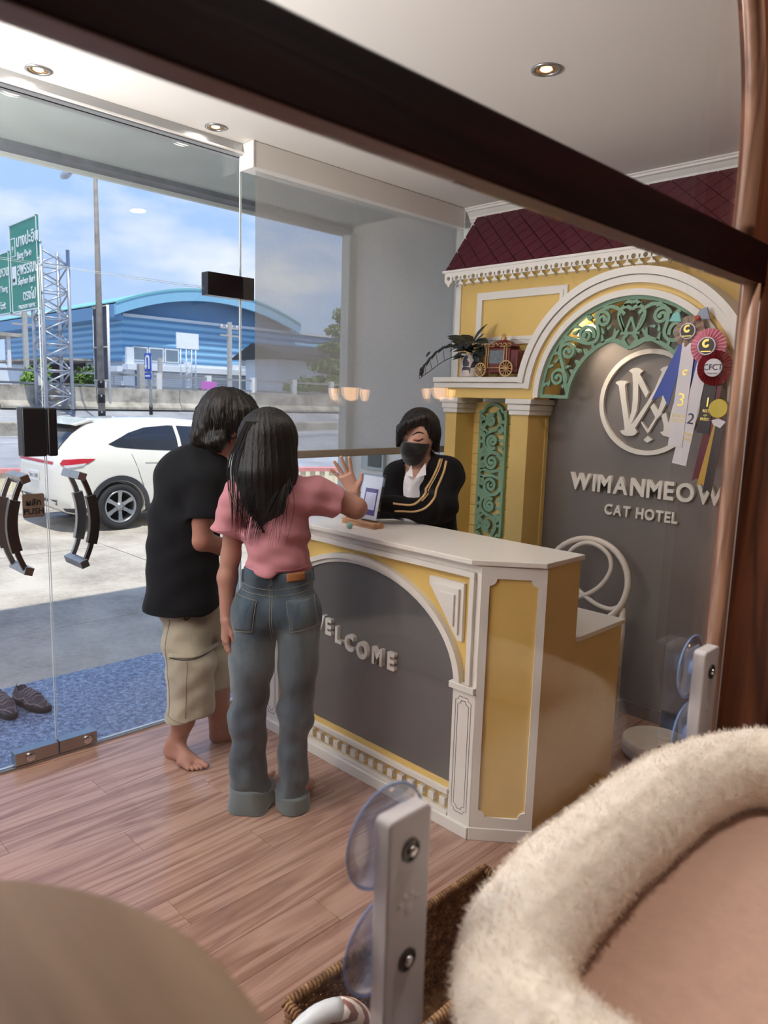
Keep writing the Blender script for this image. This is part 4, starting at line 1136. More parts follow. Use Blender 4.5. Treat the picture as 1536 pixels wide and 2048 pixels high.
dk = MB(); dk.box(-.07, .07, -.02, .045, 0, .012); dk.box(-.07, .07, .02, .045, 0, .10)
o = dk.build('charging_dock', MT['black'], bev=.006); o.location = (-1.46, 3.59, 0); tag(o, 'small black charging dock against the grey wall', 'dock')

# ------------------------------------------------------------------ forecourt, road and city
GND = -.33
def concrete(name, c0, c1, c2, sc=1.2, rough=.9):
    t = NT(name); v = t.coord()
    n = t.noise(v, sc, 8, .62); n2 = t.noise(v, 26, 5, .7)
    mxn = t.n('ShaderNodeMixRGB'); mxn.inputs[0].default_value = .3; t.l(n, mxn.inputs[1]); t.l(n2, mxn.inputs[2])
    c = t.ramp(mxn.outputs[0], [(.36, srgb(*c0)), (.5, srgb(*c1)), (.62, srgb(*c2))])
    return t.done(t.pbsdf(c, rough, 0, .25, 0, t.bump(n2, .3, .01)))
MT['concrete'] = concrete('forecourt_concrete', (146, 138, 128), (182, 174, 162), (202, 194, 182))
MT['asphalt'] = concrete('road_asphalt', (134, 136, 142), (158, 160, 166), (176, 178, 182), .5)
MT['barrier'] = concrete('barrier_concrete', (122, 116, 106), (170, 164, 152), (194, 188, 176), 1.5)
MT['lane_paint'] = plain('lane_paint', (232, 230, 224), .7)
MT['red_kerb'] = plain('red_kerb_paint', (206, 140, 140), .8, var=.15); MT['kerb'] = plain('kerb_concrete', (212, 206, 190), .85, var=.1)
W0, WD = Vector((-15.15, 4.86, 0)), Vector((.412, .911, 0)).normalized()
wn_ = Vector((WD.y, -WD.x, 0))
def wl_at(t): return W0 + WD * t
g = MB(); a, b2 = wl_at(-32), wl_at(30)
g.add([(-3.3, -26, GND - .03), (-3.3, 30, GND - .03), (b2.x, 32, GND - .03), (a.x, -26, GND - .03)], [(0, 1, 2, 3)])
fc = tag(g.build('ground', MT['concrete']), 'sunlit concrete forecourt outside the glass', kind='structure')
# cast slabs of the forecourt
SX, SY = 3.05, 3.2
for i in range(4):
    for j in range(-4, 6):
        x1 = -3.1 - i * SX; x0 = x1 - SX; y0 = 4.1 + j * SY; y1 = y0 + SY
        poly = [(x0 + .006, y0 + .006), (x1 - .006, y0 + .006), (x1 - .006, y1 - .006), (x0 + .006, y1 - .006)]
        poly = clip_poly(poly, lambda p: (Vector((p[0], p[1], 0)) - W0).dot(wn_) - .05)
        poly = clip_poly(poly, lambda p: -4.252 - p[0])
        if len(poly) > 2:
            MB().xy(poly, GND - .03, GND + .002 * ((i + j) % 2)).build('concrete_slab', MT['concrete'], fc)
# striped retaining wall with a painted kerb
rw = thing('retaining_wall', 'low pale ribbed wall with red-painted kerb at the roadside', 'wall', (W0.x, W0.y, GND), kind='structure')
MT['rib'] = plain('ribbed_wall', (222, 214, 192), .8, var=.08); 
m = MB(); m.obox(wl_at(0) - wn_ * .12 + Vector((0, 0, (GND + .05) / 2)), WD, wn_, (0, 0, 1), 30, .10, (.05 - GND) / 2); m.build('wall_body', MT['rib'], rw)
m = MB()
for k in range(-110, 120):
    c = wl_at(k * .22); m.obox((c.x, c.y, (GND + .05) / 2), WD, wn_, (0, 0, 1), .05, .02, (.05 - GND) / 2)
tag(m.build('wall_ribs', MT['rib'], rw), kind='stuff')
m = MB()
m.obox(wl_at(0) - wn_ * .12 + Vector((0, 0, .085)), WD, wn_, (0, 0, 1), 30, .14, .04); m.build('kerb_top', MT['red_kerb'], rw)
# road rising to the barrier
XBAR, ZB_ = -32.0, .91
r = MB(); a, b2 = wl_at(-34) - wn_ * .2, wl_at(34) - wn_ * .2
r.add([(a.x, a.y, .10), (b2.x, b2.y, .10), (XBAR, b2.y + 40, ZB_), (XBAR, a.y - 8, ZB_)], [(0, 1, 2, 3)])
r.add([(XBAR, -40, ZB_), (XBAR, 120, ZB_), (-160, 160, ZB_), (-160, -60, ZB_)], [(0, 1, 2, 3)])
r.add([(-3, 32, -.36), (b2.x, b2.y, .1), (XBAR, b2.y + 40, ZB_), (-3, 160, .5)], [(0, 1, 2, 3)])
tag(r.build('road', MT['asphalt']), 'grey asphalt road beyond the forecourt', kind='structure')
def zroad(x): return .10 + (ZB_ - .10) * min(1, max(0, (-15 - x) / 17.0))
md = MB(); md.box(-24.4, -23.6, -10, 60, .2, zroad(-24) + .14); tag(md.build('kerb_median', MT['barrier'], bev=.03), 'low concrete median kerb in the road', kind='structure')
for x, w in ((-21, .10), (-27.5, .10)):
    m = MB(); m.add([(x, -10, zroad(x) + .02), (x + w, -10, zroad(x) + .02), (x + w, 70, zroad(x) + .02), (x, 70, zroad(x) + .02)], [(0, 1, 2, 3)])
    m.build('lane_line', MT['lane_paint'], bpy.data.objects['road'])
# barrier segments
bt = thing('road_barrier', 'weathered concrete road barrier running along the far roadside', 'barrier', (XBAR, 20, ZB_), kind='structure')
prof = [(.28, 0), (.28, .10), (.10, .32), (.07, .94), (-.07, .94), (-.10, .32), (-.28, .10), (-.28, 0)]
seg = MB().prism(prof, lambda p, a: (p[0], a, p[1]), 0, 3.96).mesh('barrier_segment'); seg.materials.append(MT['barrier'])
for k in range(14):
    o = bpy.data.objects.new('barrier_segment', seg); COL.objects.link(o); o.location = (XBAR, 2 + 4 * k, ZB_); put(o, bt)
    o.rotation_euler = (0, 0, random.uniform(-.004, .004))
# fence behind the barrier
MT['fence_white'] = plain('fence_concrete', (222, 222, 220), .8)
fn_ = thing('roadside_fence', 'white post-and-rail fence behind the road barrier', 'fence', (-34, 20, ZB_))
for k in range(20):
    y = 4 + k * 2.8
    MB().box(-34.12, -33.88, y - .13, y + .13, ZB_, 2.66).build('fence_post', MT['fence_white'], fn_)
    for z in (2.50, 1.95): MB().box(-34.03, -33.97, y + .13, y + 2.67, z - .05, z + .05).build('fence_rail', MT['steel'], fn_)

# ---- warehouse with arched roof
def ribbed(name, c0, c1, freq, axis='Z'):
    t = NT(name); v = t.coord()
    w = t.n('ShaderNodeTexWave', wave_type='BANDS', bands_direction=axis, wave_profile='SIN'); w.inputs['Scale'].default_value = freq; t.l(v, w.inputs['Vector'])
    c = t.ramp(w.outputs[1], [(.25, srgb(*c0)), (.6, srgb(*c1))])
    return t.done(t.pbsdf(c, .5, 0, .3, 0, t.bump(w.outputs[1], .6, .1)))
MT['blue_sheet'] = ribbed('blue_cladding', (98, 150, 192), (138, 188, 222), .62)
MT['blue_flat'] = plain('blue_sheet', (116, 166, 206), .5, var=.05)
MT['teal_roof'] = ribbed('teal_roofing', (120, 186, 196), (150, 210, 212), 1.0, 'X')
MT['sky_fascia'] = plain('pale_blue_fascia', (136, 190, 218), .5, var=.04)
MT['slate'] = plain('dark_blue_gable', (104, 148, 188), .6, var=.05)
MT['pale_wall'] = plain('pale_render', (216, 222, 228), .8, var=.05)
MT['shutter'] = ribbed('roller_shutter', (196, 202, 212), (226, 230, 236), 2.2)
MT['win_dark'] = plain('window_glass_dark', (118, 134, 150), .25)
MT['gloom'] = plain('dark_interior', (46, 50, 56), .8)
wh = thing('warehouse', 'blue corrugated warehouse with arched teal roof across the road', 'building', (-62, 33, ZB_))
XW, YW0, YW1 = -53.0, 25.2, 48.0
def arch_z(y):
    t = (y - 32.6) / 8.3
    return 9.65 - 1.75 * t * t
MB().box(-78, XW, YW0, YW1, 4.0, 7.35).build('clad_wall', MT['blue_sheet'], wh)
MB().box(-78, XW, YW0 + .3, YW1, ZB_, 4.0).build('lower_wall', MT['pale_wall'], wh)
yy = np.linspace(24.3, 41.0, 22)
m = MB(); m.prism([(y, arch_z(y) - .1) for y in yy] + [(41, 7.35), (24.3, 7.35)], lambda p, a: (a, p[0], p[1]), -54.5, -53.3); m.build('gable_wall', MT['slate'], wh)
m = MB(); m.prism([(y, arch_z(y) + .10) for y in yy] + [(y, arch_z(y) - .75 + .0) for y in yy[::-1]], lambda p, a: (a, p[0], p[1]), -52.2, -51.9); m.build('roof_fascia', MT['sky_fascia'], wh)
m = MB(); m.prism([(y, arch_z(y) + .18) for y in yy] + [(y, arch_z(y) + .02) for y in yy[::-1]], lambda p, a: (a, p[0], p[1]), -78, -51.85); m.build('roof', MT['teal_roof'], wh, smooth='auto')
m = MB(); m.prism([(24.3, 8.0), (24.3, 7.0), (25.1, 6.9)], lambda p, a: (a, p[0], p[1]), -80, -52.2); m.build('eave', MT['slate'], wh)
MB().box(XW - .0, XW + .25, YW0, YW1, 7.2, 7.4).build('white_band', MT['pale_wall'], wh)
MB().box(-78, XW, YW0 - .25, YW0, 7.2, 7.4).build('white_band', MT['pale_wall'], wh)
MB().box(XW, XW + .9, YW0, YW1, 3.35, 3.75).build('ledge', MT['pale_wall'], wh)
MB().box(XW - 6, XW, YW0 - .4, YW0, 3.2, 3.6).build('ledge', MT['pale_wall'], wh)
for k, y in enumerate((25.4, 30.2, 34.6, 37.4, 41.5, 45)):
    MB().box(XW, XW + .35, y, y + .55, ZB_, 5.0 if k == 0 else 4.2).build('column', MT['pale_wall'], wh)
for y0, y1 in ((26.0, 27.2), (27.3, 28.5), (28.6, 29.8), (35.4, 36.2), (42.2, 44.6)):
    w_ = MB().box(XW, XW + .08, y0, y1, 4.05, 5.1).build('window', MT['fence_white'], wh); MB().box(XW + .08, XW + .1, y0 + .1, y1 - .1, 4.15, 5.0).build('pane', MT['win_dark'], w_)
for y0, y1 in ((26.2, 26.9), (27.2, 30.0), (31.0, 34.4), (35.3, 37.2), (38.1, 41.2), (42.2, 44.8)):
    MB().box(XW, XW + .12, y0, y1, ZB_, 3.3).build('shutter', MT['shutter'] if (y1 - y0) > 1.5 else MT['slate'], wh)
for x0, x1 in ((-54.6, -53.6), (-57, -55)): MB().box(x0, x1, YW0 + .2, YW0 + .3, ZB_, 3.0).build('shutter', MT['shutter'], wh)
MB().box(-72, -60, YW0 + .1, YW0 + .31, ZB_, 3.9).build('dark_opening', MT['gloom'], wh)
MB().box(-74, -57.5, YW0 - 3.0, YW0 + .2, 4.0, 4.15).build('awning', MT['barrier'], wh)

# low buildings
lb = thing('low_building', 'long low building with dark roof seen through the blind', 'building', (-46, 52, ZB_))
MB().box(-50, -46, 34, 72, ZB_, 4.6).build('wall', MT['pale_wall'], lb)
m = MB(); m.prism([(-44.6, 4.5), (-45, 5.0), (-48, 5.7), (-51, 4.5)], lambda p, a: (p[0], a, p[1]), 33.2, 72.5); m.build('roof', MT['gloom'], lb)
for k in range(5): MB().box(-46, -45.95, 42 + k * 4, 44.5 + k * 4, ZB_, 3.4).build('shutter', MT['slate'] if k % 2 else MT['shutter'], lb)
lb2 = thing('roadside_house', 'low white house with flat roof beside the lattice tower', 'building', (-52, 13, ZB_))
MB().box(-58, -50, 12, 16.5, ZB_, 3.0).build('wall', MT['pale_wall'], lb2)
MB().box(-58.4, -49.4, 11.4, 17.0, 4.9, 5.1).build('roof', MT['barrier'], lb2)
for y in (12.2, 14.2, 16.2): MB().box(-49.9, -49.7, y, y + .2, 3, 4.9).build('roof_post', MT['fence_white'], lb2)

# ---- poles, signs, gantry
MT['galv'] = plain('galvanised_steel', (186, 192, 202), .4, .6, var=.06)
MT['pole_concrete'] = plain('pole_concrete', (176, 174, 170), .8, var=.1)
MT['rust_pole'] = plain('stained_pole', (136, 130, 124), .7, var=.3, vscale=3)
MT['sign_green'] = plain('road_sign_green', (44, 142, 122), .5, var=.03); MT['sign_white'] = plain('sign_white', (236, 240, 240), .5)
MT['sign_blue'] = plain('road_sign_blue', (40, 84, 186), .5); MT['board_dark'] = plain('dark_board_back', (62, 66, 84), .6, var=.1)
sl = thing('street_light', 'tall street light pole with twin arms and striped base', 'street light', (-27, 12, .66))
MB().tube([(-27, 12, .6), (-27, 12, 5), (-27, 12, 9.26)], [.13, .11, .07], 10).build('pole', MT['rust_pole'], sl, True)
for k, (z0, z1) in enumerate(((.66, .95), (1.25, 1.55), (1.8, 2.05))): MB().lathe([(.135, z0), (.135, z1)], (-27, 12, 0), n=12).build('stripe_band', MT['black'], sl, True)
MB().tube([(-27, 12, 9.2), (-27.5, 12, 9.5), (-29.3, 12, 9.75)], .045, 8).build('arm', MT['galv'], sl, True)
MB().tube([(-27, 12, 9.2), (-26.5, 12, 9.8), (-25.2, 12.4, 10.3)], .045, 8).build('arm', MT['galv'], sl, True)
for x, y, z in ((-29.6, 12, 9.75), (-24.9, 12.5, 10.35)):
    m = MB(); m.lathe([(0, -.35), (.10, -.3), (.16, 0), (.14, .25), (.05, .35), (0, .36)], (x, y, z), (1, 0, .05), 12); m.build('lamp_head', MT['galv'], sl, True)
def pole_thing(label, x, y, z1, r=.12, cross=True):
    t = thing('utility_pole', label, 'pole', (x, y, ZB_), group='concrete utility poles')
    MB().box(x - r, x + r, y - r, y + r, ZB_, z1).build('shaft', MT['pole_concrete'], t)
    if cross:
        for dz in (.4, .9): MB().box(x - .06, x + .06, y - .7, y + .7, z1 - dz - .05, z1 - dz + .05).build('crossarm', MT['pole_concrete'], t)
        for dy in (-.6, -.2, .2, .6): MB().lathe([(.05, 0), (.07, .06), (.04, .14), (0, .16)], (x, y + dy, z1 - .35), n=8).build('insulator', MT['fence_white'], t)
pole_thing('concrete utility pole in front of the warehouse arch', -44, 28.6, 6.6)
pole_thing('concrete utility pole beside the lattice tower', -46, 16.0, 6.3)
pole_thing('concrete utility pole left of the blue warehouse wall end', -40, 21.3, 3.7, .1, False)
pole_thing('slim concrete pole behind the blue turning sign', -33, 16.6, 3.0, .14, False)
# lattice tower
lt = thing('lattice_tower', 'grey steel lattice tower holding the green road signs', 'tower', (-31.2, 11.9, ZB_))
hx = .52; corners = [(-31.2 + a * hx, 11.9 + b3 * hx) for a, b3 in ((-1, -1), (1, -1), (1, 1), (-1, 1))]
for x, y in corners: MB().tube([(x, y, ZB_), (x, y, 7.2)], .075, 8).build('leg', MT['galv'], lt, True)
nz = 12; hz = (7.1 - ZB_) / nz
for k in range(nz):
    z0, z1 = ZB_ + k * hz, ZB_ + (k + 1) * hz
    for c in range(4):
        a, b3 = corners[c], corners[(c + 1) % 4]
        p, q = (a, b3) if (k + c) % 2 else (b3, a)
        MB().tube([(p[0], p[1], z0), (q[0], q[1], z1)], .035, 6).build('brace', MT['galv'], lt, True)
        if k % 2 == 0: MB().tube([(a[0], a[1], z1), (b3[0], b3[1], z1)], .03, 6).build('brace', MT['galv'], lt, True)
for z in (7.0, 6.2, 5.2):
    MB().tube([(-31.2, 11.4, z), (-31.2, 10.68, z)], .05, 6).build('bracket', MT['galv'], lt, True)
    MB().tube([(-36.5, 10.675, z), (-28.8, 10.675, z)], .06, 8).build('cross_pipe', MT['galv'], lt, True)
def road_sign(x0, x1, z0, z1, rows, label):
    t = thing('road_sign', label, 'road sign', ((x0 + x1) / 2, 10.6, z0))
    MB().box(x0, x1, 10.55, 10.62, z0, z1).build('board', MT['sign_green'], t)
    m = MB()
    for a in (x0, x1 - .04): m.box(a, a + .04, 10.53, 10.56, z0, z1)
    for a in (z0, z1 - .04): m.box(x0, x1, 10.53, 10.56, a, a + .04)
    m.build('border', MT['sign_white'], t)
    for txt, x, z, size, xs in rows:
        text_obj('print', txt, size, .01, MT['sign_white'], frame_m((x, 10.535, z), (1, 0, 0), (0, 0, 1)), t, xs=xs, bold=size * .012)
    return t
rs = road_sign(-31.55, -28.75, 4.62, 7.92, [('บางปะอิน', -30.85, 7.02, .62, 1.0), ('Bang Pa-in', -30.8, 6.58, .36, 1.0), ('สุพรรณบุรี', -30.85, 5.98, .62, .92), ('Suphan Buri', -30.8, 5.62, .36, 1.0), ('ตรงไป', -30.35, 5.02, .52, 1.0), ('THROUGH TRAFFIC', -30.9, 4.72, .20, 1.0)], 'tall green road sign with white Thai and English place names')
for z, f in ((6.75, 'sign_green'), (5.7, 'sign_white')):
    m = MB(); m.box(-31.42, -30.98, 10.535, 10.552, z - .05, z + .65); q = m.build('route_shield', MT['sign_white'], rs, bev=.06)
    m = MB(); m.box(-31.38, -31.02, 10.528, 10.54, z - .01, z + .61); m.build('shield_field', MT['sign_green'] if f == 'sign_green' else MT['sign_white'], rs, bev=.05)
text_obj('print', '9', .34, .01, MT['sign_white'], frame_m((-31.28, 10.52, 6.86), (1, 0, 0), (0, 0, 1)), rs)
text_obj('print', '340', .2, .01, MT['print_black'], frame_m((-31.36, 10.52, 5.76), (1, 0, 0), (0, 0, 1)), rs)
road_sign(-34.6, -31.75, 4.62, 7.0, [('วงแหวน', -33.6, 6.1, .55, 1.0), ('Bang Bua Thong', -34.2, 5.5, .34, 1.0), ('Exit', -32.9, 4.85, .4, 1.0)], 'second green road sign partly cut off by the frame edge')
# turning sign
us = thing('turning_sign', 'blue road sign with white U-turn arrow on a striped post', 'road sign', (-29, 14.9, .8))
MB().tube([(-29, 15, .75), (-29, 15, 3.2)], .07, 8).build('post', MT['pole_concrete'], us, True)
MB().lathe([(.075, .78), (.075, 1.15)], (-29, 15, 0), n=10).build('stripe_band', MT['black'], us, True)
MB().box(-29.28, -28.72, 14.88, 14.92, 2.55, 3.30).build('board', MT['sign_blue'], us, bev=.03)
MB().box(-29.28, -28.72, 14.88, 14.92, 2.24, 2.50).build('lower_plate', MT['sign_blue'], us, bev=.02)
m = MB(); pth = [(-29.13, 2.78), (-29.13, 3.05)] + arc((-29.0, 3.05), .13, 180, 0, 10) + [(-28.87, 2.66)]
m.stroke(pth, .045, lambda p, a: (p[0], a, p[1]), 14.862, 14.882); m.xz([(-29.25, 2.80), (-29.01, 2.80), (-29.13, 2.63)], 14.862, 14.882)
m.build('arrow', MT['sign_white'], us)
m = MB(); m.box(-29.2, -28.8, 14.865, 14.882, 2.34, 2.40); m.build('print', MT['sign_white'], us)
# dark roadside board
db = thing('roadside_board', 'tall dark billboard panel seen from behind beside the street light', 'billboard', (-32.6, 14.5, ZB_))
for x0, x1 in ((-33.25, -32.62), (-32.56, -31.9)): MB().box(x0, x1, 14.5, 14.6, 2.2, 5.3).build('panel', MT['board_dark'], db)
for x in (-33.3, -31.87): MB().tube([(x, 14.55, ZB_), (x, 14.55, 5.4)], .06, 6).build('post', MT['fence_white'], db, True)
for z in (5.35, 3.6, 2.15): MB().tube([(-33.3, 14.48, z), (-31.87, 14.48, z)], .04, 6).build('rail', MT['pole_concrete'], db, True)
# small white billboard on lattice legs
sbd = thing('small_billboard', 'small white billboard on thin lattice legs before the warehouse', 'billboard', (-44, 25.4, ZB_))
MB().box(-44.05, -43.95, 24.6, 26.2, 4.6, 5.6).build('board', MT['sign_white'], sbd)
for dy in (24.9, 25.3, 25.7, 26.0):
    MB().tube([(-44, dy, ZB_), (-44, dy, 4.6)], .04, 6).build('leg', MT['galv'], sbd, True)
for k in range(8): MB().tube([(-44, 24.9 + .4 * (k % 2), 1 + k * .45), (-44, 25.3 - .4 * (k % 2) + .7, 1.45 + k * .45)], .025, 5).build('brace', MT['galv'], sbd, True)
MT['magenta'] = plain('magenta_cloth', (196, 112, 190), .7)
tag(MB().box(-33.86, -33.84, 20.3, 21.2, 1.95, 2.35).build('fence_banner', MT['magenta']), 'pink banner tied to the roadside fence', 'banner')

# ---- trees and bushes: trunk, boughs and real leaves
def leafmat(name, c0, c1):
    t = NT(name); oi = t.n('ShaderNodeTexCoord'); c = t.ramp(t.noise(oi.outputs['Object'], 3.0, 4), [(.35, srgb(*c0)), (.65, srgb(*c1))])
    return t.done(t.pbsdf(c, .6, 0, .3))
MT['leaf'] = leafmat('tree_leaf', (62, 92, 48), (112, 146, 76)); MT['leaf2'] = leafmat('bush_leaf', (88, 130, 58), (146, 184, 96))
MT['bark'] = plain('bark', (92, 78, 66), .9, var=.2)
def leaves(n, blobs, size):
    V = []; F = []
    w = np.array([b3[1][0] * b3[1][1] * b3[1][2] for b3 in blobs]); w = w / w.sum()
    for i in range(n):
        c, r = blobs[rng.choice(len(blobs), p=w)]
        d = rng.normal(size=3); d /= np.linalg.norm(d); p = np.array(c) + d * np.array(r) * rng.uniform(.55, 1.0)
        a = rng.normal(size=3); a /= np.linalg.norm(a); b3 = np.cross(a, d + .3 * rng.normal(size=3)); b3 /= np.linalg.norm(b3) + 1e-9
        s = size * rng.uniform(.6, 1.3); k = len(V)
        V += [p - a * s, p + b3 * s * .5, p + a * s, p - b3 * s * .5]; F.append((k, k + 1, k + 2, k + 3))
    return V, F
def tree(name, label, x, y, z0, h, blobs, n, size, mat, group='roadside trees'):
    t = thing(name, label, 'tree' if 'tree' in name else 'bush', (x, y, z0), group=group)
    m = MB(); m.tube([(x, y, z0), (x + .05, y, z0 + h * .5), (x, y + .1, z0 + h * .9)], [.16, .11, .03], 8)
    for c, r in blobs[:5]: m.tube([(x, y, z0 + h * .4), ((x + c[0]) / 2, (y + c[1]) / 2, c[2] - .2), c], [.07, .04, .015], 6)
    m.build('trunk', MT['bark'], t, True)
    V, F = leaves(n, blobs, size); m = MB(); m.v = [tuple(p) for p in V]; m.f = F; m.mi = [0] * len(F)
    me = bpy.data.meshes.new('foliage'); me.from_pydata(m.v, [], m.f); o = link_mesh('foliage', me, mat, t); tag(o, kind='stuff')
cx, cy = -37.5, 33.2
tree('layered_tree', 'tall layered green tree seen through the blind', cx, cy, ZB_, 7, [((cx, cy, 2.6), (2.6, 2.8, .7)), ((cx, cy, 3.8), (2.4, 2.5, .6)), ((cx, cy + .2, 5.0), (1.9, 2.0, .55)), ((cx, cy, 6.1), (1.3, 1.4, .5)), ((cx, cy, 7.1), (.8, .9, .5)), ((cx, cy + 1.8, 3.2), (1.6, 1.6, 1.5))], 5200, .20, MT['leaf'])
for (x, y, r, lab, mt, n) in ((-35.2, 12.6, .55, 'round green bush between the lattice tower and a pole', 'leaf2', 1200), (-35.5, 14.9, .5, 'dry twiggy bush beside the lattice tower', 'leaf', 700), (-35.2, 27.6, .8, 'bush by the fence seen through the blind', 'leaf', 900)):
    tree('bush', lab, x, y, ZB_, 1.4, [((x, y, 1.9), (r, r * 1.2, .9)), ((x + .2, y + .5 * r, 2.4), (r * .7, r * .7, .6)), ((x, y - .6 * r, 2.1), (r * .6, r * .6, .6))], n, .13, MT[mt], 'roadside bushes')

# ------------------------------------------------------------------ parked car
MT['car_white'] = NT('pearl_white_paint'); _t = MT['car_white']; MT['car_white'] = _t.done(_t.pbsdf(srgb(232, 230, 222), .25, 0, .5, .8))
MT['car_glass'] = plain('tinted_car_glass', (40, 46, 56), .06, spec=.7, var=.02)
MT['car_black'] = plain('black_cladding', (56, 58, 64), .55); MT['tyre'] = plain('tyre_rubber', (48, 48, 52), .8, var=.1)
MT['alloy'] = plain('alloy_wheel', (176, 178, 182), .3, .85); MT['tail_red'] = plain('tail_lamp_red', (190, 40, 56), .15, spec=.6)
MT['lamp_clear'] = plain('lamp_clear', (206, 206, 212), .1, spec=.7); MT['plate'] = plain('number_plate', (232, 232, 234), .5)
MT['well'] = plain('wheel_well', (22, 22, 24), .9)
ST = [  # s, z_bottom, half width low, z_belt, half width belt, z_roof, half width roof
    (0.00, .46, .60, .86, .60, .92, .45), (0.05, .36, .77, 1.02, .74, 1.10, .58), (0.16, .28, .85, 1.12, .80, 1.24, .62), (0.32, .24, .885, 1.16, .82, 1.40, .63),
    (0.55, .21, .895, 1.16, .83, 1.555, .62), (0.80, .20, .90, 1.14, .84, 1.595, .62), (1.3, .20, .90, 1.10, .85, 1.62, .62), (1.9, .20, .895, 1.07, .85, 1.62, .61),
    (2.45, .20, .895, 1.04, .85, 1.575, .59), (2.9, .20, .895, 1.03, .85, 1.40, .62), (3.2, .20, .895, 1.02, .84, 1.17, .68), (3.45, .20, .895, 1.00, .83, 1.08, .70),
    (3.85, .22, .88, .94, .80, 1.00, .66), (4.12, .27, .82, .84, .74, .88, .60), (4.27, .36, .68, .70, .62, .74, .48), (4.33, .44, .52, .62, .48, .66, .40)]
SA = np.array(ST)
def st(s): return [np.interp(s, SA[:, 0], SA[:, k]) for k in range(1, 7)]
def section(s):
    zb, wl_, zt, wb, zr, wr = st(s)
    return [(0, zb), (wl_ * .80, zb), (wl_ * .96, zb + .07), (wl_ * .985, zb + .18), (wl_ * .99, zb + .5 * (zt - zb)), (wl_, zt - .22 * (zt - zb)), (wl_ * .975, zt - .10 * (zt - zb)),
            (wb, zt), (wb * .55 + wr * .45 + .012, zt + .45 * (zr - zt)), (wr + .012, zt + .80 * (zr - zt)), (wr * .90, zt + .94 * (zr - zt)), (wr * .55, zr - .004), (0, zr)]
def yw(s, z):
    sec = section(s); ys = [p[0] for p in sec[1:]]; zs = [p[1] for p in sec[1:]]
    return float(np.interp(z, zs, ys))
car = thing('parked_car', 'white compact SUV parked on the forecourt, rear towards the door', 'car', (-11.06, 3.90, GND))
def C(s, y, z): return (y, s, z)        # car frame: x across, y along, z up
def smooth_ST(n=54):
    return np.unique(np.concatenate([np.linspace(0, .6, 14), np.linspace(.6, 3.9, 26), np.linspace(3.9, 4.33, 10)]))
m = MB(); S_ = smooth_ST(); secs = []
for s in S_:
    h = section(s); full = [(y, z) for y, z in h] + [(-y, z) for y, z in h[-2:0:-1]]
    secs.append([C(s, y, z) for y, z in full])
k = len(secs[0]); vs = [p for q in secs for p in q]; fs = []
for i in range(len(secs) - 1):
    for j in range(k): fs.append((i * k + j, i * k + (j + 1) % k, (i + 1) * k + (j + 1) % k, (i + 1) * k + j))
fs += [tuple(range(k)), tuple((len(secs) - 1) * k + j for j in range(k - 1, -1, -1))]
m.add(vs, fs); body = m.build('body', MT['car_white'], car, True, local=True)
AXL = ((.86, .345), (3.47, .345))
cut = MB()
for s, z in AXL: cut.lathe([(0, -1.2), (.375, -1.2), (.375, -.62), (0, -.62)], C(s, 0, z), (1, 0, 0), 32); cut.lathe([(0, .62), (.375, .62), (.375, 1.2), (0, 1.2)], C(s, 0, z), (1, 0, 0), 32)
co = cut.build('cutter', MT['well']); co.matrix_world = car.matrix_world
bpy.context.view_layer.update()
co.parent = car; 
bm_ = body.modifiers.new('wells', 'BOOLEAN'); bm_.operation = 'DIFFERENCE'; bm_.object = co; bm_.solver = 'EXACT'
bpy.context.view_layer.update()
me = bpy.data.meshes.new_from_object(body.evaluated_get(bpy.context.evaluated_depsgraph_get()))
body.modifiers.clear(); body.data = me; bpy.data.objects.remove(co)
me.polygons.foreach_set('use_smooth', [True] * len(me.polygons)); me.set_sharp_from_angle(angle=math.radians(40))
def patch_side(name, outline, mat, off=.006, sides=(1, -1), parent=None, nx=14):
    """panel hugging the body side: outline polygon in (s, z)"""
    bm = bmesh.new(); vs = [bm.verts.new((p[0], p[1], 0)) for p in outline]; bm.faces.new(vs)
    bmesh.ops.triangulate(bm, faces=bm.faces[:]); bmesh.ops.subdivide_edges(bm, edges=bm.edges[:], cuts=5, use_grid_fill=True)
    bmesh.ops.triangulate(bm, faces=bm.faces[:]); bm.verts.ensure_lookup_table(); bm.verts.index_update()
    pts = [(v.co.x, v.co.y) for v in bm.verts]; tr = [tuple(v.index for v in f.verts) for f in bm.faces]; bm.free()
    for sd in sides:
        m = MB(); m.add([C(s, sd * (yw(s, z) + off), z) for s, z in pts], tr); m.build(name, mat, parent or car, True, local=True)
win = [(.74, 1.245), (.86, 1.30), (1.08, 1.40), (1.35, 1.475), (1.75, 1.505), (1.84, 1.50), (1.84, 1.125), (1.2, 1.165), (.86, 1.20)]
patch_side('side_window', win, MT['car_glass'])
patch_side('side_window', [(1.90, 1.50), (2.35, 1.475), (2.75, 1.33), (3.02, 1.11), (2.4, 1.10), (1.90, 1.12)], MT['car_glass'])
patch_side('sill_cladding', [(1.25, .22), (1.25, .36), (3.08, .36), (3.08, .22)], MT['car_black'], .008)
patch_side('rear_cladding', [(.10, .36), (.44, .36), (.46, .30), (.30, .27), (.14, .31)], MT['car_black'], .008)
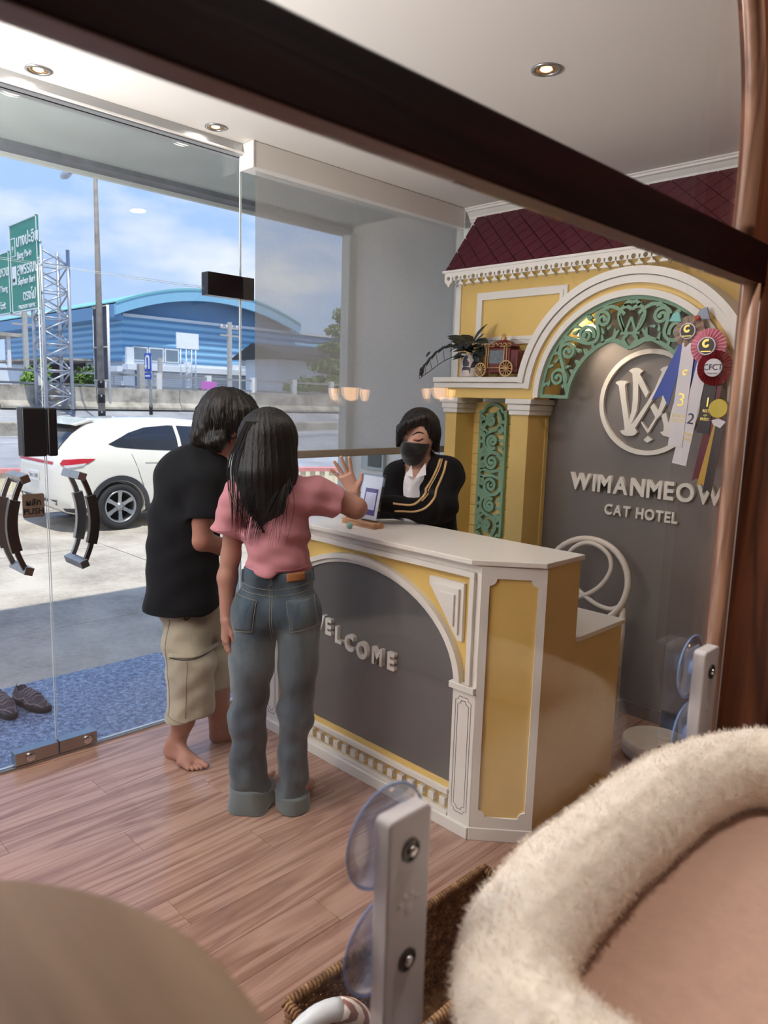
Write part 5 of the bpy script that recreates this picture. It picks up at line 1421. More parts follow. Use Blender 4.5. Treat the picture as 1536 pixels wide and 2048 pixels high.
for s, z in AXL:
    ring = [(s + .455 * math.cos(a), z + .455 * math.sin(a)) for a in np.linspace(-.05, math.pi + .05, 22)] + [(s + .38 * math.cos(a), z + .38 * math.sin(a)) for a in np.linspace(math.pi + .05, -.05, 22)]
    for sd in (1, -1):
        m = MB(); n = 22
        o_ = ring[:n]; i_ = ring[n:][::-1]
        vs = [C(a, sd * (yw(a, max(b3, .24)) + .010), b3) for a, b3 in o_] + [C(a, sd * (yw(a, max(b3, .24)) + .014), b3) for a, b3 in i_] + [C(a, sd * .70, b3) for a, b3 in i_]
        fs = [(q, q + 1, n + q + 1, n + q) for q in range(n - 1)] + [(n + q, n + q + 1, 2 * n + q + 1, 2 * n + q) for q in range(n - 1)]
        m.add(vs, fs); m.build('arch_cladding', MT['car_black'], car, 'auto', local=True)
patch_side('tail_lamp', [(.06, .985), (.10, 1.045), (.30, 1.055), (.52, 1.05), (.40, .985), (.22, .955), (.10, .945)], MT['tail_red'], .010)
patch_side('tail_lens', [(.09, .965), (.20, .975), (.38, .995), (.34, .962), (.22, .94), (.12, .93)], MT['lamp_clear'], .013)
patch_side('door_seam', [(1.06, 1.10), (1.066, 1.10), (1.23, .62), (1.222, .62)], MT['well'], .003)
patch_side('door_seam', [(1.868, 1.11), (1.874, 1.11), (1.874, .30), (1.868, .30)], MT['well'], .003)
patch_side('door_handle', [(1.25, .985), (1.25, 1.01), (1.45, 1.005), (1.45, .98)], MT['car_white'], .02)
patch_side('mirror', [(2.74, 1.08), (2.74, 1.20), (2.92, 1.20), (2.95, 1.08)], MT['car_black'], .14)
patch_side('head_lamp', [(4.02, .80), (4.20, .74), (4.22, .66), (3.98, .72)], MT['lamp_clear'], .010)
# rear screen and tailgate pieces
def rear_patch(name, outline, mat, off=.008):
    """outline in (y, z) laid on the sloping tail"""
    zz = np.array([st(s)[4] for s in S_]); kk = zz.argmax()
    m = MB(); bm = bmesh.new(); vs = [bm.verts.new((p[0], p[1], 0)) for p in outline]; bm.faces.new(vs)
    bmesh.ops.triangulate(bm, faces=bm.faces[:]); bmesh.ops.subdivide_edges(bm, edges=bm.edges[:], cuts=4, use_grid_fill=True); bmesh.ops.triangulate(bm, faces=bm.faces[:])
    bm.verts.index_update()
    def srf(y, z):
        lo, hi = 0.0, 1.2          # first s where the section is wider than |y| at height z
        for s in np.linspace(0, 1.0, 101):
            zb, wl_, zt, wb, zr, wr = st(s)
            if z <= zr - .002 and z >= zb and yw(s, z) >= abs(y): return s
        return 1.0
    pts = [C(max(srf(v.co.x, v.co.y) - off, -.02), v.co.x, v.co.y + off) for v in bm.verts]; tr = [tuple(v.index for v in f.verts) for f in bm.faces]; bm.free()
    m.add(pts, tr); return m.build(name, mat, car, True, local=True)
rear_patch('rear_window', [(-.60, 1.16), (.60, 1.16), (.56, 1.42), (.50, 1.50), (-.50, 1.50), (-.56, 1.42)], MT['car_glass'], .012)
rear_patch('tail_bar', [(-.62, .955), (.62, .955), (.62, .995), (-.62, .995)], MT['tail_red'], .012)
rear_patch('rear_bumper_cladding', [(-.70, .46), (.70, .46), (.66, .38), (-.66, .38)], MT['car_black'], .012)
m = MB(); m.prism([(.30, 1.515), (.60, 1.60), (.66, 1.575), (.38, 1.495)], lambda p, a: C(p[0], a, p[1]), -.58, .58); m.build('spoiler', MT['car_white'], car, bev=.012, local=True, seg=3)
pl_ = MB().box(-.18, .18, -.022, -.012, .70, .84).build('number_plate', MT['plate'], car, bev=.004, local=True)
text_obj('print', '2กบ 1347', .085, .001, MT['print_black'], frame_m((-.16, -.0235, .742), (1, 0, 0), (0, 0, 1)), pl_)
MB().tube([C(.10, -.3, 1.17), C(.09, .05, 1.20), C(.12, .30, 1.215)], .010, 6).build('rear_wiper', MT['car_black'], car, local=True)
# wheels
def wheel(s, sd):
    y = sd * .80; c = C(s, y, .345); ax = (sd, 0, 0)
    w_ = MB().lathe([(.225, -.10), (.30, -.105), (.328, -.085), (.338, -.05), (.338, .05), (.328, .085), (.30, .102), (.236, .098)], c, ax, 44, close=True).build('wheel', MT['tyre'], car, True, local=True)
    m = MB(); m.lathe([(.236, .098), (.228, .106), (.214, .098), (.205, .02), (.20, -.06)], c, ax, 44, caps=False); m.build('rim', MT['alloy'], w_, True, local=True)
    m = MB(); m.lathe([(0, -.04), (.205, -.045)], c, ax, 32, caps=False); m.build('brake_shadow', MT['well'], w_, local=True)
    for q in range(6):
        a = math.radians(60 * q + 30)
        d = Vector((0, math.cos(a), math.sin(a))); t = Vector((0, -math.sin(a), math.cos(a))); axv = Vector(ax)
        m = MB(); base = Vector(c)
        vs = []
        for r_, w2, dep in ((.03, .030, .068), (.12, .024, .078), (.218, .034, .092)):
            for sg in (-1, 1):
                for dd_ in (dep, dep - .03): vs.append(base + d * r_ + t * (sg * w2) + axv * dd_)
        fs = []
        for q2 in range(2):
            o4 = q2 * 4
            fs += [(o4, o4 + 4, o4 + 6, o4 + 2), (o4 + 1, o4 + 3, o4 + 7, o4 + 5), (o4, o4 + 1, o4 + 5, o4 + 4), (o4 + 2, o4 + 6, o4 + 7, o4 + 3)]
        fs += [(0, 2, 3, 1), (8, 9, 11, 10)]
        m.add(vs, fs); m.build('spoke', MT['alloy'], w_, bev=.004, local=True)
    m = MB(); m.lathe([(.062, .05), (.060, .074), (.034, .082), (.030, .088), (0, .09)], c, ax, 20); m.build('hub_cap', MT['alloy'], w_, True, local=True)
    for q in range(5):
        a = math.radians(72 * q); cc = Vector(c) + Vector((0, math.cos(a), math.sin(a))) * .046 + Vector(ax) * .078
        MB().lathe([(.008, -.006), (.008, .008), (0, .010)], cc, ax, 8).build('lug_nut', MT['chrome'], w_, local=True)
for s, z in AXL:
    for sd in (1, -1): wheel(s, sd)

# ------------------------------------------------------------------ cat room partition the picture is taken from
GX = -.42
wp = thing('wooden_partition', 'dark wooden frame of the glass cat room partition around the view', 'partition', (GX, 1.2, 0), kind='structure')
MB().box(-.4235, -.400, YN, 1.45, 1.832, 1.889).build('cross_rail', MT['dark_rail'], wp, bev=.002)
MB().box(-.4290, -.4245, YN, 1.14, 1.8335, 1.8400).build('bright_glass_edge', MT['bright_glass_edge'], wp)  # pale strip paints in the sky reflected along the glass edge
MT['rail_under'] = plain('rail_underside', (112, 82, 72), .4)
MB().box(-.4235, -.4005, YN, 1.14, 1.8312, 1.8325).build('rail_under_sheet', MT['rail_under'], wp)  # thin sheet colours the rail's underside lighter than its face
MB().box(-.437, -.330, 1.172, 2.60, 0, CEIL_Z - .002).build('post', MT['dark_wood'], wp, bev=.003)
MB().tube([(-.412, 1.150, .12), (-.412, 1.150, 1.832)], .0125, 10).build('bead_strip', MT['bead'], wp, True)
MB().tube([(-.409, 1.170, .12), (-.409, 1.170, 1.832)], .0045, 8).build('seal_strip', MT['tray'], wp, True)
up_ = catmull([(-.412, 1.105, 1.889), (-.412, 1.106, 1.984), (-.412, 1.098, 2.065), (-.412, 1.072, 2.143), (-.412, 1.030, 2.22), (-.412, .96, 2.30), (-.412, .86, 2.37)], 6)
MB().tube(up_, .0125, 10).build('arched_bead', MT['bead'], wp, True)
m = MB(); arcp = [(p[1] + .018, p[2]) for p in up_]
m.yz([(1.172, 1.889)] + [(1.172, 2.40), (.86, 2.40)] + [(a + .0, b3) for a, b3 in arcp[::-1]], -.437, -.405); m.build('arch_infill', MT['dark_wood'], wp)
MB().box(-.437, -.400, YN, 1.2, .0, .12).build('bottom_rail', MT['dark_rail'], wp, bev=.002)
MB().box(-.437, -.400, YN, 1.172, 2.40, CEIL_Z - .002).build('top_rail', MT['dark_rail'], wp, bev=.002)
def pane2(name, y0, y1, z0, z1):
    m = MB(); m.box(GX - .004, GX + .004, y0, y1, z0, z1); return m.build(name, MT['glass_near'], wp)
MT['glass_near'] = glass('partition_glass', (.985, .992, .99), gain=.55)
pane2('glass_pane', YN + .01, 1.148, .12, 1.8305)
pane2('glass_pane', YN + .01, 1.10, 1.889, 2.40)

# suction-cup brackets
MT['bracket'] = plain('bracket_plastic', (196, 190, 192), .4, var=.03)
MT['cup_clear'] = NT('clear_suction_cup'); _t = MT['cup_clear']
_tr = _t.n('ShaderNodeBsdfTransparent'); _tr.inputs[0].default_value = (.80, .84, .92, 1)
_gl = _t.n('ShaderNodeBsdfGlossy'); _gl.inputs['Roughness'].default_value = .08
_df = _t.n('ShaderNodeBsdfDiffuse'); _df.inputs[0].default_value = srgb(190, 196, 214)
_lw = _t.n('ShaderNodeLayerWeight'); _lw.inputs[0].default_value = .35
_m1 = _t.n('ShaderNodeMixShader'); _m1.inputs[0].default_value = .12; _t.l(_tr.outputs[0], _m1.inputs[1]); _t.l(_df.outputs[0], _m1.inputs[2])
_m2 = _t.n('ShaderNodeMixShader'); _t.l(_lw.outputs['Facing'], _m2.inputs[0]); _t.l(_m1.outputs[0], _m2.inputs[1]); _t.l(_gl.outputs[0], _m2.inputs[2])
MT['cup_clear'] = _t.done(_m2.outputs[0])
MT['cup_blue'] = plain('cup_core_blue', (140, 168, 222), .3)
def bracket(yc, label):
    t = thing('suction_bracket', label, 'bracket', (-.40, yc, 1.12), group='suction brackets of the cat bed')
    q = arc((yc + .020, 1.300), .006, 0, 90, 4) + arc((yc - .020, 1.300), .006, 90, 180, 4) + [(yc - .026, 1.035), (yc + .026, 1.035)]
    MB().yz(q, -.404, -.386).build('plate', MT['bracket'], t, bev=.0022, seg=3)
    for z in (1.272, 1.168):
        cup = MB().lathe([(.010, .013), (.016, .012), (.026, .0085), (.036, .006), (.044, .003), (.0475, .001), (.0475, .0), (.043, .0015), (.034, .0040), (.024, .0065), (.010, .009)], (GX + .0045, yc, z), (1, 0, 0), 40, close=True).build('suction_cup', MT['cup_clear'], t, True)
        m = MB(); m.lathe([(.0475, .0), (.0482, .0008), (.0475, .0018), (.0465, .001)], (GX + .0045, yc, z), (1, 0, 0), 40, close=True); m.build('cup_lip', MT['cup_blue'], cup, True)
        MB().lathe([(0, .001), (.012, .001), (.012, .0135), (0, .0135)], (GX + .0045, yc, z), (1, 0, 0), 20).build('cup_core', MT['cup_blue'], cup, True)
        m = MB(); m.lathe([(.0105, .0), (.0105, .003), (.0085, .0035), (.008, .0015), (0, .0015)], (-.387, yc, z), (1, 0, 0), 20); nt_ = m.build('bolt_recess', MT['steel_dark'], t, 'auto')
        MB().lathe([(.0052, .0), (.0052, .0042), (.0035, .0062), (0, .0066)], (-.387, yc, z), (1, 0, 0), 12).build('bolt', MT['chrome'], nt_, True)
    # embossed paw print
    paw = MB()
    for dy, dz, r_ in ((0, 0, .0068), (-.0105, .008, .0034), (-.0045, .0135, .0036), (.0035, .0135, .0036), (.0100, .008, .0034)):
        paw.lathe([(r_, 0), (r_ * .8, .0006), (0, .0008)], (-.3865, yc + dy, 1.216 + dz), (1, 0, 0), 12)
    paw.build('paw_mark', MT['bracket'], t, True)
    # folding arm with pivot under the bed
    m = MB(); m.bar((-.375, yc + .006 if yc < .7 else yc - .05, 1.092), (-.20, yc + .006 if yc < .7 else yc - .05, 1.092), .034, .020); m.build('support_arm', MT['bracket'], t, bev=.003)
    m = MB(); m.lathe([(.017, -.014), (.019, -.012), (.019, .012), (.017, .014), (.011, .014), (.010, .010), (.004, .010), (.003, .012), (0, .012)], (-.370, yc, 1.082), (.5, -.85, 0), 24); m.build('pivot', MT['bracket'], t, 'auto')
    m = MB(); m.lathe([(0, .0145), (.0035, .0145), (.0035, .01), (0, .01)], (-.370, yc, 1.082), (.5, -.85, 0), 12); m.build('pivot_pin', MT['steel_dark'], t)
    return t
bracket(.430, 'white plastic bracket with clear suction cups, nearest the camera')
bracket(1.072, 'white plastic bracket with suction cups beside the wooden post')

# plush cat bed
bed = thing('cat_bed', 'cream plush cat bed with thick rolled rim by the glass', 'cat bed', (-.17, .75, 1.104))
rim_c = catmull([(.06, .44), (-.10, .425), (-.235, .430), (-.302, .470), (-.331, .55), (-.340, .66), (-.340, .80), (-.334, .90), (-.314, .975), (-.268, 1.022), (-.19, 1.040), (-.05, 1.045), (.09, 1.03), (.16, .96), (.17, .80), (.16, .58), (.12, .47), (.06, .44)], 5)[:-1]
RC = np.array(rim_c)
def n3(P, f, s=0.0):
    return (np.sin(P[:, 0] * f + 1.3 * np.sin(P[:, 1] * f * .7 + s)) + np.sin(P[:, 1] * f * 1.1 + 1.1 * np.sin(P[:, 2] * f * .9 + s * 2)) + np.sin(P[:, 2] * f * .9 + 1.2 * np.sin(P[:, 0] * f + s))) / 3
def rim_fn(P):
    A = RC; B = np.roll(RC, -1, 0); d = np.full(len(P), 9.0)
    for a, b3 in zip(A, B):
        ab = b3 - a; t = np.clip(((P[:, :2] - a) @ ab) / (ab @ ab), 0, 1)
        v = P[:, :2] - a - t[:, None] * ab
        d = np.minimum(d, np.sqrt((v * v).sum(1) + (P[:, 2] - 1.180) ** 2))
    return d - .050 + .0036 * n3(P, 26) + .0020 * n3(P, 66, 1.0) + .0014 * n3(P, 230, 2.0)
sdf_obj('rolled_rim', [(rim_fn, (-.43, .33, 1.11), (.25, 1.14, 1.25), .0042)], MT['fleece'], bed, False, 1)
_t = NT('plush_fibre'); _d = _t.n('ShaderNodeBsdfDiffuse'); _d.inputs[0].default_value = srgb(240, 229, 216); _x = _t.n('ShaderNodeBsdfTranslucent'); _x.inputs[0].default_value = srgb(244, 234, 222)
_m = _t.n('ShaderNodeMixShader'); _m.inputs[0].default_value = .5; _t.l(_d.outputs[0], _m.inputs[1]); _t.l(_x.outputs[0], _m.inputs[2]); MT['pile'] = _t.done(_m.outputs[0])
# plush pile: short fibres all over the rim
rim_o = [o for o in bed.children if o.name.startswith('rolled_rim')][0]
_v = np.empty(len(rim_o.data.vertices) * 3); rim_o.data.vertices.foreach_get('co', _v); _v = _v.reshape(-1, 3)
_n = np.empty(len(rim_o.data.vertices) * 3); rim_o.data.vertices.foreach_get('normal', _n); _n = _n.reshape(-1, 3)
ii = rng.integers(0, len(_v), 90000); bp = _v[ii] + rng.normal(0, .0016, (len(ii), 3)); bn = _n[ii] + rng.normal(0, .42, (len(ii), 3)) + np.stack([np.zeros(len(ii)), .4 * np.sin(_v[ii][:, 0] * 60 + _v[ii][:, 1] * 45), np.full(len(ii), -.15)], 1)
bn /= np.linalg.norm(bn, axis=1)[:, None]; sd = np.cross(bn, rng.normal(size=(len(ii), 3))); sd /= np.linalg.norm(sd, axis=1)[:, None]
ln = rng.uniform(.003, .0068, (len(ii), 1)); FV = np.stack([bp - sd * .00045, bp + sd * .00045, bp + bn * ln], 1).reshape(-1, 3)
pile = link_mesh('pile', np_mesh('pile', FV, np.arange(len(FV)).reshape(-1, 3)), MT['pile'], bed); tag(pile, kind='stuff')
poly = [(x, y) for x, y in RC]
bm = bmesh.new(); vs = [bm.verts.new((x, y, 1.134)) for x, y in poly]; f_ = bm.faces.new(vs)
bmesh.ops.triangulate(bm, faces=bm.faces[:]); 
bmesh.ops.subdivide_edges(bm, edges=bm.edges[:], cuts=7, use_grid_fill=True); bmesh.ops.triangulate(bm, faces=bm.faces[:])
for v in bm.verts:
    p = np.array([[v.co.x * .55, v.co.y * .55, 0.0]]); v.co.z += .006 * float(n3(p, 30)[0]) + .008
me = bpy.data.meshes.new('pad'); bm.to_mesh(me); bm.free()
pad = link_mesh('pad', me, MT['fleece_pad'], bed, True)
MB().xy(poly, 1.104, 1.128).build('base_board', MT['bracket'], bed)
# round wooden cat step
cs = thing('cat_step', 'round pale wooden cat step close to the camera', 'cat step', (-.215, -.03, 0))
MB().lathe([(0, -.018), (.154, -.018), (.161, -.014), (.165, -.007), (.165, -.002), (.162, 0), (0, 0)], (-.224, -.023, 1.430), n=96).build('platform', MT['pale_wood'], cs, 'auto')
MB().lathe([(.14, 0), (.14, .02), (.035, .03), (.035, 1.412), (0, 1.412)], (-.224, -.023, 0), n=28).build('post', MT['pale_wood'], cs, 'auto')

# ------------------------------------------------------------------ wicker basket
def wicker(name):
    t = NT(name); v = t.coord()
    n = t.noise(v, 40, 3); c = t.ramp(n, [(.3, srgb(92, 62, 40)), (.55, srgb(142, 104, 70)), (.75, srgb(186, 150, 110))])
    return t.done(t.pbsdf(c, .55, 0, .35))
MT['wicker'] = wicker('woven_rattan')
bk = thing('wicker_basket', 'long brown wicker basket on the lobby floor', 'basket', (-1.08, 1.3, 0))
BX0, BX1, BY0, BY1, BH = -1.195, -.93, .925, 1.66, .275
per = [(BX0, BY0), (BX1, BY0), (BX1, BY1), (BX0, BY1)]
def along(d):
    L = [BX1 - BX0, BY1 - BY0, BX1 - BX0, BY1 - BY0]; d = d % sum(L)
    for i in range(4):
        if d <= L[i]:
            a, b3 = per[i], per[(i + 1) % 4]; t = d / L[i]; n_ = [(0, -1), (1, 0), (0, 1), (-1, 0)][i]
            return (a[0] + (b3[0] - a[0]) * t, a[1] + (b3[1] - a[1]) * t, n_)
        d -= L[i]
TL = 2 * (BX1 - BX0 + BY1 - BY0); ns = 92
for k in range(20):                                       # woven rows
    pts = []
    for i in range(ns * 2):
        x, y, n_ = along(i / (ns * 2) * TL); o = .0045 * (1 if ((i // 2) + k) % 2 else -1) * (1 if i % 2 else .3)
        pts.append((x + n_[0] * o, y + n_[1] * o, .012 + k * .0128))
    MB().tube(pts, .0058, 5, True).build('weave_row', MT['wicker'], bk, True)
stk_ = MB()
for i in range(ns):
    x, y, n_ = along((i + .5) / ns * TL); stk_.tube([(x, y, 0), (x, y, BH - .01)], .004, 5)
tag(stk_.build('stakes', MT['wicker'], bk, True), kind='stuff')
hel = []
turns = 190
for i in range(turns * 6):
    x, y, n_ = along(i / (turns * 6) * TL); a = 2 * math.pi * i / 6
    hel.append((x + n_[0] * .010 * math.cos(a), y + n_[1] * .010 * math.cos(a), BH + .010 * math.sin(a)))
MB().tube(hel, .0046, 5, True).build('wrapped_rim', MT['wicker'], bk, True)
MB().box(BX0, BX1, BY0, BY1, .002, .010).build('bottom', MT['wicker'], bk)
# wrapped hoop toy standing in the basket
MT['toy_white'] = plain('white_plastic', (226, 230, 236), .3)
def stripes():
    t = NT('striped_wrap'); v = t.coord((1, 1, 1), rot=(0, .5, .6)); w = t.n('ShaderNodeTexWave', wave_type='BANDS', bands_direction='X'); w.inputs['Scale'].default_value = 16; w.inputs['Distortion'].default_value = .8
    t.l(v, w.inputs['Vector']); c = t.ramp(w.outputs[1], [(.40, srgb(150, 104, 98)), (.5, srgb(196, 160, 150)), (.62, srgb(236, 224, 214))])
    return t.done(t.pbsdf(c, .8, 0, .2))
MT['wrap'] = stripes()
ht = thing('hoop_toy', 'white hoop toy wrapped in striped cloth in the basket', 'toy', (-1.09, 1.0, .012))
c0 = Vector((-1.072, .945, .195)); ax_ = Vector((.35, .93, 0)).normalized()
def hp(a, r=.105): return c0 + ax_ * (r * math.cos(a)) + Vector((0, 0, 1)) * (r * 1.25 * math.sin(a))
MB().tube([hp(a) for a in np.linspace(math.radians(75), math.radians(250), 22)], .024, 12).build('hoop', MT['toy_white'], ht, True)
MB().tube([hp(a) for a in np.linspace(math.radians(-110), math.radians(76), 22)], .0255, 12).build('cloth_wrap', MT['wrap'], ht, True)

# ------------------------------------------------------------------ show rosettes tied to the fretwork
MT['r_pink'] = plain('pink_satin', (228, 152, 172), .4, var=.1); MT['r_maroon'] = plain('maroon_satin', (128, 24, 42), .4, var=.12)
MT['r_blue'] = plain('blue_satin', (20, 62, 168), .35, var=.08); MT['r_white'] = plain('white_satin', (220, 216, 222), .35, var=.04)
MT['r_black'] = plain('black_satin', (34, 32, 36), .4); MT['r_gold'] = plain('gold_satin', (196, 154, 56), .4, var=.1); MT['r_plum'] = plain('plum_satin', (98, 16, 36), .4)
MT['taupe'] = fabric('taupe_plush', (160, 138, 124), var=.15); MT['gold_print'] = plain('gold_foil', (206, 180, 96), .3, .6); MT['navy_print'] = plain('navy_print', (36, 48, 80), .5)
MT['yellow_badge'] = plain('yellow_badge', (206, 184, 40), .4); MT['mint_cloth'] = plain('mint_cloth', (128, 196, 190), .6); MT['grey_cloth'] = plain('grey_cloth', (150, 160, 182), .6)
RY = 3.408
def ribbon(t, name, p0, p1, w0, w1, mat, y, tail=True):
    d = Vector((p1[0] - p0[0], p1[1] - p0[1])); d.normalize(); n_ = Vector((-d.y, d.x))
    pts = []
    N = 7
    L = []; R_ = []
    for i in range(N):
        k = i / (N - 1); c = Vector((p0[0] + (p1[0] - p0[0]) * k, p0[1] + (p1[1] - p0[1]) * k)); w = w0 + (w1 - w0) * k
        L.append((c.x + n_.x * w, c.y + n_.y * w)); R_.append((c.x - n_.x * w, c.y - n_.y * w))
    end = [] if not tail else [(p1[0] - d.x * w1 * .9, p1[1] - d.y * w1 * .9)]
    m = MB(); m.xz(L + end + R_[::-1], y, y + .0025); return m.build(name, mat, t)
def rosette(c, r, mat, label, n=28, core=None, rim=None):
    t = thing('rosette', label, 'rosette', (c[0], RY, c[1]), group='show rosettes tied to the green fretwork')
    m = MB(); V = [(c[0], RY - .012, c[1])]
    for j, (rr, yy_) in enumerate(((.45, -.014), (1.0, -.004))):
        for i in range(n * 2):
            a = math.pi * i / n; V.append((c[0] + r * rr * math.cos(a) * (1 - .03 * (i % 2)), RY + yy_ - (.010 if i % 2 else 0), c[1] + r * rr * math.sin(a) * (1 - .03 * (i % 2))))
    k = n * 2; F = [(0, 1 + (i + 1) % k, 1 + i) for i in range(k)] + [(1 + i, 1 + (i + 1) % k, 1 + k + (i + 1) % k, 1 + k + i) for i in range(k)]
    B0 = len(V); V.append((c[0], RY + .006, c[1])); F += [(B0, 1 + k + i, 1 + k + (i + 1) % k) for i in range(k)]
    m.add(V, F); m.build('pleated_frill', mat, t)
    cd = MB().lathe([(0, -.030), (r * .44, -.030), (r * .48, -.026), (r * .48, -.012)], (c[0], RY, c[1]), (0, 1, 0), 28).build('centre_disc', core or MT['r_black'], t, 'auto')
    MB().lathe([(r * .44, -.0305), (r * .50, -.0295), (r * .50, -.012)], (c[0], RY, c[1]), (0, 1, 0), 28, caps=False).build('disc_rim', rim or MT['r_white'], cd, 'auto')
    return t, cd
def emblem(cd, c, s):
    m = MB(); m.stroke(spiral((c[0], c[1] + s * .12), s * .30, 60, .8, s * .12, 14), s * .085, to_xz, RY - .032, RY - .029)
    m.box(c[0] - s * .35, c[0] + s * .35, RY - .032, RY - .029, c[1] - s * .42, c[1] - s * .34); m.build('print', MT['gold_print'], cd)
def rtext(par, txt, c, size, mat, y, ang=0, xs=1):
    a = math.radians(ang)
    text_obj('print', txt, size, .0006, mat, frame_m((c[0], y, c[1]), (math.cos(a), 0, math.sin(a)), (-math.sin(a), 0, math.cos(a))), par, align='CENTER', xs=xs)
# plush rosette with blue and white tails
t1, cd = rosette((-1.468, 2.002), .072, MT['taupe'], 'fluffy taupe rosette with blue and white tails, uppermost of the three', 9)
emblem(cd, (-1.468, 2.002), .06)
for dx, dz, mt, sz in ((-.066, .060, 'mint_cloth', .030), (.058, .068, 'grey_cloth', .034)):
    m = MB(); m.xz([(-1.468 + dx - sz, 2.002 + dz - sz * .4), (-1.468 + dx + sz, 2.002 + dz - sz * .6), (-1.468 + dx + sz * .5, 2.002 + dz + sz), (-1.468 + dx - sz * .4, 2.002 + dz + sz * .8)], RY - .02, RY - .006); m.build('cloth_ear', MT[mt], t1, bev=.003)
MB().lathe([(0, -.03), (.011, -.028), (.012, -.02)], (-1.430, RY, 2.058), (0, 1, 0), 12).build('red_bead', MT['red_dot'], t1, True)
b_ = ribbon(t1, 'blue_tail', (-1.490, 1.95), (-1.580, 1.675), .018, .044, MT['r_blue'], RY - .006)
ribbon(t1, 'blue_tail', (-1.425, 1.91), (-1.450, 1.70), .012, .012, MT['r_blue'], RY - .003)
wt = ribbon(t1, 'white_tail', (-1.463, 1.95), (-1.487, 1.475), .030, .034, MT['r_white'], RY - .012, False)
rtext(wt, '3', (-1.478, 1.665), .085, MT['gold_print'], RY - .0135, -4); rtext(wt, 'KITTEN', (-1.483, 1.612), .022, MT['gold_print'], RY - .0135, -4, .8); rtext(wt, 'CLASS', (-1.484, 1.590), .022, MT['gold_print'], RY - .0135, -4, .8)
m = MB(); m.stroke(spiral((-1.468, 1.815), .014, 40, .8, .006, 12), .004, to_xz, RY - .0135, RY - .012); m.build('print', MT['gold_print'], wt)
# pink rosette with white tail
RY = 3.398
t2, cd = rosette((-1.372, 1.932), .080, MT['r_pink'], 'pink pleated rosette with a white tail numbered 2', 26)
emblem(cd, (-1.372, 1.932), .064)
wt = ribbon(t2, 'white_tail', (-1.392, 1.87), (-1.462, 1.395), .026, .034, MT['r_white'], RY + .001, False)
rtext(wt, '2', (-1.428, 1.585), .070, MT['navy_print'], RY - .0005, -8); rtext(wt, 'KITTEN', (-1.436, 1.530), .020, MT['gold_print'], RY - .0005, -8, .8); rtext(wt, 'CLASS', (-1.439, 1.508), .020, MT['gold_print'], RY - .0005, -8, .8)
ribbon(t2, 'gold_tail', (-1.352, 1.84), (-1.378, 1.55), .014, .014, MT['r_gold'], RY + .003)
# maroon rosette with black, plum and gold tails
RY = 3.386
t3, cd = rosette((-1.330, 1.836), .079, MT['r_maroon'], 'maroon pleated rosette marked CFCT with dark tails, lowest of the three', 30, MT['r_white'], MT['r_white'])
rtext(cd, 'CFCT', (-1.330, 1.826), .036, MT['navy_print'], RY - .0325, 0, .95); rtext(cd, 'THAILAND', (-1.330, 1.808), .009, MT['navy_print'], RY - .0325)
bt_ = ribbon(t3, 'black_tail', (-1.345, 1.77), (-1.362, 1.545), .028, .028, MT['r_black'], RY + .002, False)
rtext(bt_, '1', (-1.352, 1.665), .060, MT['gold_print'], RY + .0005, -4); rtext(bt_, 'BEST', (-1.355, 1.640), .018, MT['gold_print'], RY + .0005, -4, .8); rtext(bt_, 'OF', (-1.356, 1.622), .012, MT['gold_print'], RY + .0005, -4); rtext(bt_, 'BREED', (-1.357, 1.603), .018, MT['gold_print'], RY + .0005, -4, .8)
ribbon(t3, 'plum_tail', (-1.312, 1.77), (-1.372, 1.322), .016, .020, MT['r_plum'], RY + .006)
ribbon(t3, 'gold_tail', (-1.300, 1.60), (-1.348, 1.300), .014, .020, MT['r_gold'], RY + .004)
ribbon(t3, 'black_tail', (-1.285, 1.62), (-1.318, 1.272), .018, .020, MT['r_black'], RY + .002)
bd = MB().lathe([(0, -.012), (.040, -.012), (.043, -.006), (.040, 0)], (-1.298, RY, 1.658), (0, 1, 0), 28).build('yellow_badge', MT['yellow_badge'], t3, 'auto')
m = MB(); m.xz([(-1.325, 1.605), (-1.295, 1.615), (-1.262, 1.60), (-1.283, 1.572), (-1.315, 1.585)], RY - .004, RY); m.build('white_bow', MT['r_white'], t3)

# ------------------------------------------------------------------ shelf ornaments
MT['mug'] = plain('ceramic_mug', (196, 184, 178), .35, var=.04); MT['mug_print'] = plain('mug_dark_print', (52, 48, 64), .5)
SZ = 1.800
mg = thing('printed_mug', 'pale mug with a dark cat print used as plant pot on the ledge', 'mug', (-2.797, 3.50, SZ))
MB().lathe([(0, 0), (.062, 0), (.068, .004), (.068, .132), (.066, .136), (.061, .134), (.060, .012), (0, .010)], n=40).build('cup', MT['mug'], mg, 'auto', local=True)
def on_mug(poly, name):
    m = MB(); bm = bmesh.new(); vs = [bm.verts.new((p[0], p[1], 0)) for p in poly]; bm.faces.new(vs); bmesh.ops.triangulate(bm, faces=bm.faces[:])
    bmesh.ops.subdivide_edges(bm, edges=bm.edges[:], cuts=3, use_grid_fill=True); bmesh.ops.triangulate(bm, faces=bm.faces[:]); bm.verts.index_update()
    P = [(.0688 * math.sin(v.co.x / .068 + .45), -.0688 * math.cos(v.co.x / .068 + .45), v.co.y) for v in bm.verts]; F = [tuple(v.index for v in f.verts) for f in bm.faces]; bm.free()
    m.add(P, F); m.build(name, MT['mug_print'], mg, local=True)
on_mug([(-.050, .022), (-.044, .040), (-.002, .040), (.002, .022), (.006, .022), (.006, .050), (-.002, .058), (-.040, .060), (-.052, .052)], 'bench_print')
on_mug([(-.044, .062), (-.050, .085), (-.042, .108), (-.030, .122), (-.024, .130), (-.018, .122), (-.012, .128), (-.010, .112), (-.016, .100), (-.002, .085), (-.004, .066), (-.02, .060)], 'cat_print')
